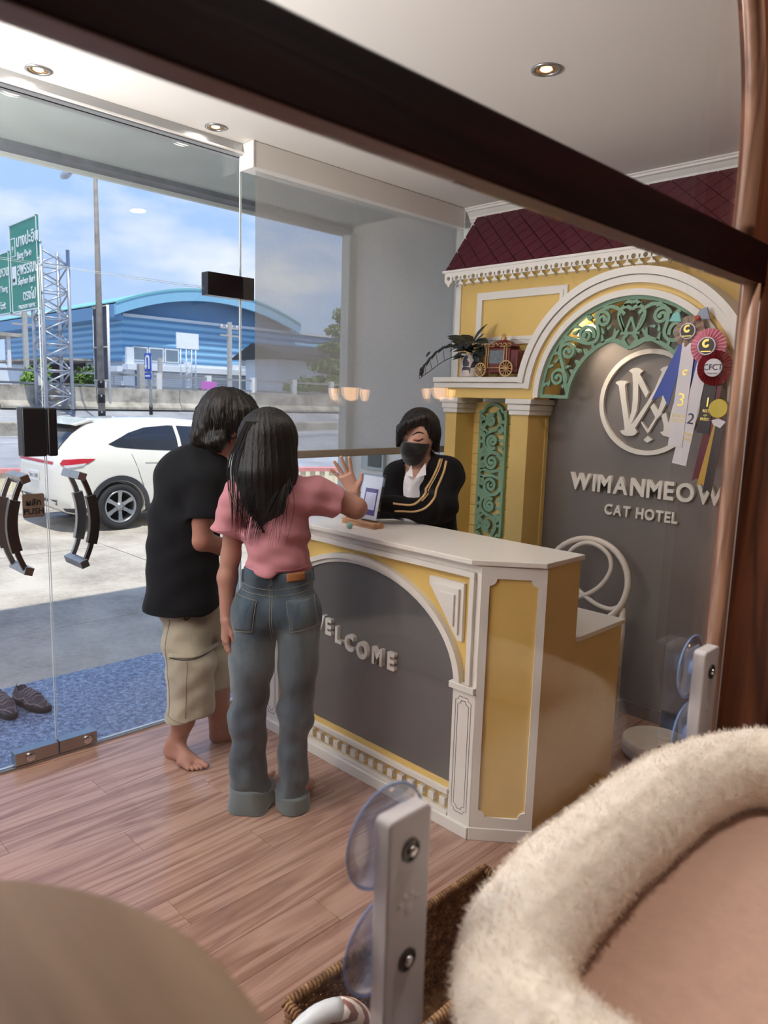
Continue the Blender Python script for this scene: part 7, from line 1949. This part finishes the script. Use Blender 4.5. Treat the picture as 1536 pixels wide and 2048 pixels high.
def shortsm(P):
    hip = prims(P, [('c', (-0.0812, 0.0100, 0.7156), (-0.0352, 0.0400, 0.7038), .112, .112)], .05)
    n = prims(P, [('c', (-0.0551, -0.0250, 0.5926), (-0.0287, -0.0450, 0.4678), .110, .104), ('c', (-0.0286, -0.0450, 0.4795), (-0.0397, -0.0300, 0.2131), .100, .106)], .03)
    n = smax(n, half(P, (-0.0592, 0.0000, 0.2136), (.16, 0, -1)), .006)
    f = prims(P, [('c', (-0.0072, 0.0800, 0.6149), (0.0635, 0.1200, 0.3977), .11, .085), ('c', (0.0635, 0.1200, 0.3977), (0.0735, 0.1250, 0.2226), .085, .088)], .03)
    f = smax(f, half(P, (0.1015, 0.0000, 0.3053), (-.05, 0, -1)), .006)
    d = smin(hip, smin(n, f, .015), .035); d = smax(d, half(P, (-0.0534, 0.0000, 0.7470), (0, 0, 1)), .01)
    return d + folds(P, .0042, (((.4, .2, 1), 34, .8, 1), ((1, .3, .3), 32, .2, .8), ((-.7, .1, 1), 50, 2.6, .5)))
sh_ = sdf_obj('khaki_shorts', [(shortsm, (-.30, -.22, .20), (.30, .28, .98), .0072)], MT['khaki'], ma)
pr = Proj(sh_); MT['khaki_seam'] = plain('khaki_seam', (128, 122, 106), .85)
stitch('side_seam', pr, [(-0.1057, 0.0000, 0.6807), (-0.1209, 0.0000, 0.5544), (-0.1092, 0.0000, 0.4132), (-0.1114, 0.0000, 0.2457)], .0016, MT['khaki_seam'], sh_)
stitch('leg_seam', pr, [(-0.0175, 0.0000, 0.5106), (-0.0232, 0.0000, 0.3921), (-0.0340, 0.0000, 0.2119)], .0014, MT['khaki_seam'], sh_)
stitch('hem_stitch', pr, [(-0.1342, 0.0000, 0.2498), (-0.0818, 0.0000, 0.2322), (-0.0133, 0.0000, 0.2150), (0.0302, 0.0000, 0.2164)], .0012, MT['khaki_seam'], sh_)
surf_patch('pocket_flap', pr, [(-0.1031, 0.0000, 0.5408), (0.0776, 0.0000, 0.5511), (0.0775, 0.0000, 0.5323), (-0.1033, 0.0000, 0.5220)], MT['khaki'], sh_, .006)
stitch('pocket_opening', pr, [(-0.0988, 0.0000, 0.5175), (-0.0107, 0.0000, 0.5179), (0.0730, 0.0000, 0.5322)], .0022, MT['gloom'], sh_)
stitch('slant_pocket', pr, [(-0.0427, 0.0000, 0.7081), (-0.0339, 0.0000, 0.6829), (-0.0159, 0.0000, 0.6973), (-0.0112, 0.0000, 0.7160)], .0022, MT['gloom'], sh_)
def hairm(P):
    d = prims(P, [('e', (0.1113, 0.0450, 1.5627), (.128, .118, .128)), ('e', (0.0403, 0.0300, 1.5004), (.075, .085, .085)), ('e', (0.1844, 0.0400, 1.5520), (.082, .09, .10)), ('c', (0.0169, 0.0000, 1.4578), (0.0272, 0.0100, 1.4251), .040, .022), ('c', (0.1084, -0.0600, 1.4637), (0.1187, -0.0500, 1.4167), .035, .016), ('c', (0.0717, -0.0400, 1.4509), (0.0756, -0.0300, 1.4076), .034, .014)], .03)
    d = smax(d, -ell(P, (0.1798, 0.0300, 1.4065), (.085, .13, .060)), .02)
    a = np.arctan2(P[:, 1] - .04, P[:, 0] - .15)
    return d + .0015 * np.sin(a * 21 + P[:, 2] * 16) + .0018 * np.sin(a * 47 + P[:, 2] * 28) + .0060 * n3(P, 52) + .0025 * n3(P, 130, 1)
sdf_obj('tousled_hair', [(hairm, (-.06, -.16, 1.36), (.34, .24, 1.76), .0058)], MT['hair_brown'], ma)
hr = random.Random(9); cv = []
c0_ = V3(*(0.1113, 0.0450, 1.5497))
for i in range(170):
    a = hr.uniform(2.2, 6.6); el = hr.uniform(-.1, 1.2); r1 = np.array([.127, .117, .128]); d0 = V3(math.cos(a) * math.cos(el), math.sin(a) * math.cos(el), math.sin(el)); e1 = el - hr.uniform(.5, .95)
    d1_ = V3(math.cos(a + .1) * math.cos(e1), math.sin(a + .1) * math.cos(e1), math.sin(e1)); dm = unit(d0 + d1_)
    cv.append([tuple(c0_ + d0 * r1 * .99), tuple(c0_ + dm * r1 * 1.03), tuple(c0_ + d1_ * r1 * 1.03 + V3(0, 0, -.012))])
tag(strands('hair_strands', cv, MT['hair_brown'], ma, .0030), kind='stuff')

# ================= receptionist behind the counter
re_ = thing('person', 'masked receptionist in black striped track jacket behind the counter', 'person', (-2.40, 2.66, 0), R45)
FD = unit((-.30, -1.0, -.30))                       # where the face points
headr = [('e', (-0.0259, 0.0000, 1.4993), (.080, .092, .096)), ('e', (-0.0491, -0.0350, 1.4355), (.062, .062, .070)), ('e', (-0.0548, -0.0450, 1.3832), (.036, .036, .034)), ('c', (-0.0171, 0.0200, 1.4160), (-0.0003, 0.0200, 1.2939), .048, .055), ('e', (-0.0823, -0.1050, 1.4388), (.014, .020, .018)), ('e', (0.0548, 0.0200, 1.4522), (.012, .016, .026))]
rhand = [('c', (-0.2935, -0.1400, 1.1638), (-0.3270, -0.1600, 1.2223), .030, .025)] + hand((-0.3246, -0.1600, 1.2177), (-.42, -.15, .85), (-.2, -1, .1), (.85, .0, .45), .185, (-.34, -.12, .10, .30), (.10, .06, .06, .08), .95)
lhand = [('c', (-0.1804, -0.2450, 1.1819), (-0.2213, -0.2450, 1.1714), .030, .026)] + hand((-0.2213, -0.2450, 1.1714), (-1, .1, -.1), (0, .3, -1), (0, -1, .1), .155)
torsor = [('c', (-0.0617, 0.0300, 1.3034), (0.0981, 0.0300, 1.3082), .06, .06), ('c', (0.0140, 0.0400, 1.2675), (0.0447, 0.0400, 0.7872), .075, .08), ('c', (0.0447, 0.0400, 0.7872), (0.0546, 0.0400, 0.5264), .08, .08)]
legr = [('c', (-0.0192, 0.0300, 0.6581), (0.0153, 0.0300, -0.3148), .075, .045), ('c', (0.1121, 0.0300, 0.6621), (0.1517, 0.0300, -0.3104), .075, .045)]
sdf_obj('body', [blobs(headr, .03, .0048), blobs(rhand, .012, .0034), blobs(lhand, .012, .005), blobs(torsor, .06, .014), blobs(legr, .03, .014)], MT['skin_c'], re_)
MT['trousers'] = fabric('dark_trousers', (34, 34, 40), fold=.2)
def trous(P):
    d = prims(P, [('c', (-0.0119, 0.0300, 0.7362), (0.0989, 0.0300, 0.7396), .125, .125), ('c', (-0.0192, 0.0300, 0.6581), (0.0131, 0.0300, -0.3995), .098, .07), ('c', (0.1121, 0.0300, 0.6621), (0.1604, 0.0300, -0.3948), .098, .07)], .03)
    return smax(smax(d, half(P, (0.0268, 0.0000, 0.8726), (0, 0, 1)), .01), -P[:, 2] + .03, .004)
sdf_obj('trousers', [(trous, (-.25, -.2, 0), (.25, .25, .95), .014)], MT['trousers'], re_)
def shoes_r(P): return smax(prims(P, [('c', (-.055, .03, .03), (-.07, -.13, .025), .042, .038), ('c', (.06, .03, .03), (.07, -.13, .025), .042, .038)], .001), -P[:, 2] + .002, .004)
sdf_obj('shoes', [(shoes_r, (-.2, -.25, -.01), (.2, .15, .12), .009)], MT['black'], re_)
def shirt(P):
    d = prims(P, [('c', (-0.0268, 0.0000, 1.2583), (0.0116, 0.0000, 0.9481), .085, .105), ('c', (-0.0186, 0.0150, 1.3184), (-0.0178, 0.0100, 1.2894), .060, .068)], .04)
    d = smax(d, -cone(P, (-0.0308, -0.0200, 1.3456), (-0.0463, -0.1000, 1.2926), .050, .022), .008)
    return smax(d, -half(P, (0.0105, 0.0000, 0.9783), (0, 0, 1)), .008) + folds(P, .003, (((1, .2, .3), 60, 0, 1), ((.2, .3, 1), 40, 1, .6)))
st_ = sdf_obj('white_shirt', [(shirt, (-.25, -.22, .90), (.22, .18, 1.42), .0065)], MT['shirt'], re_)
for sgn, a, b3, c in ((-1, (-0.0616, -0.0700, 1.3491), (-0.0848, -0.1050, 1.3039), (-0.0516, -0.1150, 1.2940)), (1, (0.0054, -0.0600, 1.3598), (0.0102, -0.1000, 1.3063), (-0.0421, -0.1150, 1.2920))):
    m = MB(); m.add([a, b3, c, tuple(np.asarray(a) + V3(.004, -.008, 0)), tuple(np.asarray(b3) + V3(0, -.008, 0)), tuple(np.asarray(c) + V3(0, -.008, 0))], [(0, 1, 2), (5, 4, 3), (0, 3, 4, 1), (1, 4, 5, 2), (2, 5, 3, 0)])
    m.build('collar_flap', MT['shirt'], st_, local=True, bev=.002)
def jacket(P):
    d = prims(P, [('c', (-0.0984, 0.0300, 1.2949), (0.1187, 0.0400, 1.3053), .075, .078), ('c', (0.0154, 0.0400, 1.2302), (0.0483, 0.0400, 0.8902), .140, .152, (0, 1, 0), 1.1), ('c', (-0.0139, 0.0350, 1.3463), (0.0121, 0.0400, 1.3170), .082, .090),
                  ('c', (0.1223, 0.0200, 1.2975), (0.0839, -0.0800, 1.1618), .082, .076), ('k', .04, (0.0839, -0.0800, 1.1618), (0.0013, -0.2000, 1.1576), .074, .066), ('k', .03, (0.0013, -0.2000, 1.1576), (-0.1848, -0.2450, 1.1771), .062, .042)], .05)
    ra = prims(P, [('c', (-0.1201, 0.0200, 1.2780), (-0.1733, -0.0500, 1.0885), .070, .060), ('k', .03, (-0.1733, -0.0500, 1.0885), (-0.3029, -0.1500, 1.1791), .056, .040)], .03)
    d = smin(d, ra, .03)
    op = np.maximum(np.abs(((P - V3(*(-0.0459, -0.1000, 1.2807))) @ V3(1, 0, -.12))) - (.028 + .25 * np.clip(P[:, 2] - 1.235, 0, .3)), P[:, 1] + .0)
    op = np.maximum(op, -(P[:, 2] - 1.215))
    d = smax(d, -op, .010)
    d = smax(d, -cone(P, (-0.0215, 0.0000, 1.3807), (-0.0086, 0.0200, 1.3183), .066, .062), .008)
    d = smax(d, half(P, (-0.2982, -0.1480, 1.1766), (-.8, -.4, .5)), .006)
    d = smax(d, -half(P, (0.0378, 0.0000, 0.9110), (0, 0, 1)), .01)
    return d + folds(P, .0042, (((.6, .2, 1), 34, 0, 1), ((1, .3, .2), 40, 1.0, .8), ((-.6, .4, 1), 52, 2.2, .5)))
jk = sdf_obj('track_jacket', [(jacket, (-.42, -.42, .84), (.30, .28, 1.46), .0068)], MT['jacket'], re_)
pr = Proj(jk)
for k_, off in enumerate((-5, 1, 8)):
    if off == -5: pts = [(0.0807, 0.0000, 1.3789), (0.0631, 0.0000, 1.3345), (0.0429, 0.0000, 1.2898), (0.0176, 0.0000, 1.2473), (-0.0153, 0.0000, 1.2093), (-0.0537, 0.0000, 1.1860), (-0.1077, 0.0000, 1.1868), (-0.1446, 0.0000, 1.1907)]
    elif off == 1: pts = [(0.0954, 0.0000, 1.3769), (0.0804, 0.0000, 1.3277), (0.0580, 0.0000, 1.2780), (0.0304, 0.0000, 1.2329), (-0.0048, 0.0000, 1.1924), (-0.0532, 0.0000, 1.1711), (-0.1072, 0.0000, 1.1720), (-0.1416, 0.0000, 1.1734)]
    else: pts = [(0.1079, 0.0000, 1.3700), (0.0954, 0.0000, 1.3183), (0.0732, 0.0000, 1.2637), (0.0434, 0.0000, 1.2136), (0.0057, 0.0000, 1.1729), (-0.0428, 0.0000, 1.1566), (-0.0993, 0.0000, 1.1573), (-0.1361, 0.0000, 1.1562)]
    if k_ == 1: continue
    path = [pr(p, .0015) for p in catmull(pts, 6)]
    m = MB(); m.tube(path, .0062, 6, sq=(1, .45)); m.build('gold_stripe', MT['gold'], jk, True, local=True)
path = [pr(p, .0015) for p in catmull([(0.0905, 0.0000, 1.3792), (0.0730, 0.0000, 1.3299), (0.0505, 0.0000, 1.2827), (0.0229, 0.0000, 1.2376), (-0.0125, 0.0000, 1.1995)], 6)]
MB().tube(path, .0030, 6, sq=(1, .45)).build('gold_stripe', MT['gold'], jk, True, local=True)
def cuffr(P):
    d = cone(P, (-0.2935, -0.1420, 1.1688), (-0.3174, -0.1560, 1.2032), .036, .034); d = smax(d, half(P, (-0.3197, -0.1570, 1.2056), (-.4, -.3, .85)), .003); return smax(d, -half(P, (-0.2959, -0.1430, 1.1712), (-.4, -.3, .85)), .003)
sdf_obj('jacket_cuff', [(cuffr, (-.42, -.25, 1.05), (-.20, -.06, 1.30), .005)], MT['jacket'], re_)
for t_ in (.35, .7):
    a, b3 = V3(*(-0.2959, -0.1430, 1.1712)), V3(*(-0.3197, -0.1570, 1.2056)); c = a + (b3 - a) * t_
    MB().lathe([(.0352, -.0025), (.0368, 0), (.0352, .0025)], c, tuple(b3 - a), 24).build('cuff_band', MT['shirt'], jk, True, local=True)
# face mask
def mask(P):
    h = prims(P, headr[:3] + [headr[4]], .03) - .007
    h = smin(h, ell(P, (-0.0692, -0.0850, 1.4167), (.040, .045, .036)), .03)
    c = V3(*(-0.0539, -0.0600, 1.4131)); f = unit((-.30, -1, .0))
    d = smax(h, half(P, (-0.0711, -0.1000, 1.4600), (.12, -.1, 1)), .004)
    d = smax(d, -half(P, c - f * .018, f), .006)
    return d
mk = sdf_obj('face_mask', [(mask, (-.16, -.24, 1.28), (.14, .10, 1.56), .0042)], MT['mask'], re_)
pr = Proj(mk)
stitch('mask_fold', pr, [(-0.1080, 0.0000, 1.4219), (-0.0711, 0.0000, 1.4084), (-0.0225, 0.0000, 1.4075), (0.0181, 0.0000, 1.4256)], .0012, MT['mask'], mk)
MB().tube(catmull([(0.0236, -0.0300, 1.4277), (0.0444, 0.0000, 1.4361), (0.0598, 0.0200, 1.4475)], 4), .0014, 5).build('ear_loop', MT['mask'], mk, True, local=True)
# closed lids and brows on the face
class P2:
    """drops a point onto a distance field along +y, then along its gradient"""
    def __init__(self, fn): self.fn = fn
    def __call__(self, p, off=.001):
        p = np.array([p], float)
        for _ in range(60):
            d = self.fn(p)[0]
            if d < off or p[0, 1] > -.03: break
            p = p + V3(0, 1, 0) * min(max(d - off, .0004), .01)
        fo = lambda Q: self.fn(Q) - off
        return tuple(relax(p, fo, .004, 6)[0])
hp_ = P2(group_fn(headr, .03))
MT['brow'] = plain('brow_hair', (36, 26, 24), .8); MT['lash'] = plain('eye_lash', (26, 18, 18), .7); MT['lid'] = plain('eyelid', (176, 118, 100), .6)
def face_line(name, pts, r, mat, sq=None):
    path = [hp_((p[0], -.35, p[2]), .0008) for p in catmull(pts, 5)]; n = len(path)
    MB().tube(path, [r * (1 - .6 * abs(2 * i / (n - 1) - 1)) for i in range(n)], 6, sq=sq).build(name, mat, re_, True, local=True)
face_line('eyebrow', [(-0.0619, 0.0000, 1.4910), (-0.0358, 0.0000, 1.5062), (-0.0066, 0.0000, 1.5023)], .0040, MT['brow']); face_line('eyebrow', [(-0.1151, 0.0000, 1.4894), (-0.1009, 0.0000, 1.4995), (-0.0813, 0.0000, 1.4928)], .0036, MT['brow'])
face_line('eyelid', [(-0.0540, 0.0000, 1.4743), (-0.0321, 0.0000, 1.4726), (-0.0106, 0.0000, 1.4804)], .0060, MT['lid']); face_line('eyelid', [(-0.1146, 0.0000, 1.4725), (-0.0975, 0.0000, 1.4706), (-0.0807, 0.0000, 1.4735)], .0050, MT['lid'])
face_line('eyelashes', [(-0.0563, 0.0000, 1.4694), (-0.0319, 0.0000, 1.4653), (-0.0080, 0.0000, 1.4757)], .0024, MT['lash']); face_line('eyelashes', [(-0.1168, 0.0000, 1.4676), (-0.0973, 0.0000, 1.4634), (-0.0805, 0.0000, 1.4687)], .0024, MT['lash'])
def hairr(P):
    d = prims(P, [('e', (-0.0214, 0.0100, 1.5231), (.098, .105, .100)), ('e', (0.0111, 0.0550, 1.4931), (.066, .080, .090)), ('c', (-0.1149, -0.0600, 1.5229), (-0.1266, -0.0600, 1.4419), .022, .010), ('c', (0.0471, 0.0000, 1.4918), (0.0626, 0.0100, 1.4239), .030, .014), ('e', (0.0208, 0.0900, 1.5485), (.055, .055, .05))], .025)
    fc = ell(P, (-0.0493, -0.1400, 1.4676), (.072, .120, .094)); d = smax(d, -fc, .012)
    fr = prims(P, [('c', (-0.0150, -0.0750, 1.5687), (-0.0924, -0.0900, 1.5388), .028, .026), ('c', (-0.0924, -0.0850, 1.5433), (-0.1265, -0.0800, 1.5045), .024, .012)], .02); d = smin(d, fr, .015)
    a = np.arctan2(P[:, 1] - .02, P[:, 0]); return d + .0010 * np.sin(a * 30 + P[:, 2] * 18) + .0010 * np.sin(a * 61 + P[:, 2] * 25)
sdf_obj('tied_hair', [(hairr, (-.20, -.20, 1.38), (.16, .22, 1.66), .005)], MT['hair_dark'], re_)
cv = []; hr = random.Random(4)
for i in range(26):
    x = hr.uniform(0, 1); cv.append([tuple(V3(*(-0.0315, -0.0700, 1.5728)) + V3(.03 * hr.uniform(-1, 1), 0, 0)), tuple(V3(*(-0.0931, -0.1150, 1.5395)) + V3(.02 * hr.uniform(-1, 1), 0, .01 * hr.uniform(-1, 1))), tuple(V3(*(-0.1256, -0.0900, 1.4720)) + V3(.02 * hr.uniform(-1, 1), 0, -.05 * x))])
for i in range(16): cv.append([(0.0385, -0.0300, 1.5407), tuple(V3(*(0.0559, -0.0200, 1.4810)) + V3(.012 * hr.uniform(-1, 1), .01 * hr.uniform(-1, 1), 0)), tuple(V3(*(0.0583, -0.0200, 1.4209)) + V3(.022 * hr.uniform(-1, 1), 0, -.04 * hr.uniform(0, 1)))])
tag(strands('hair_strands', cv, MT['hair_dark'], re_, .0018), kind='stuff')
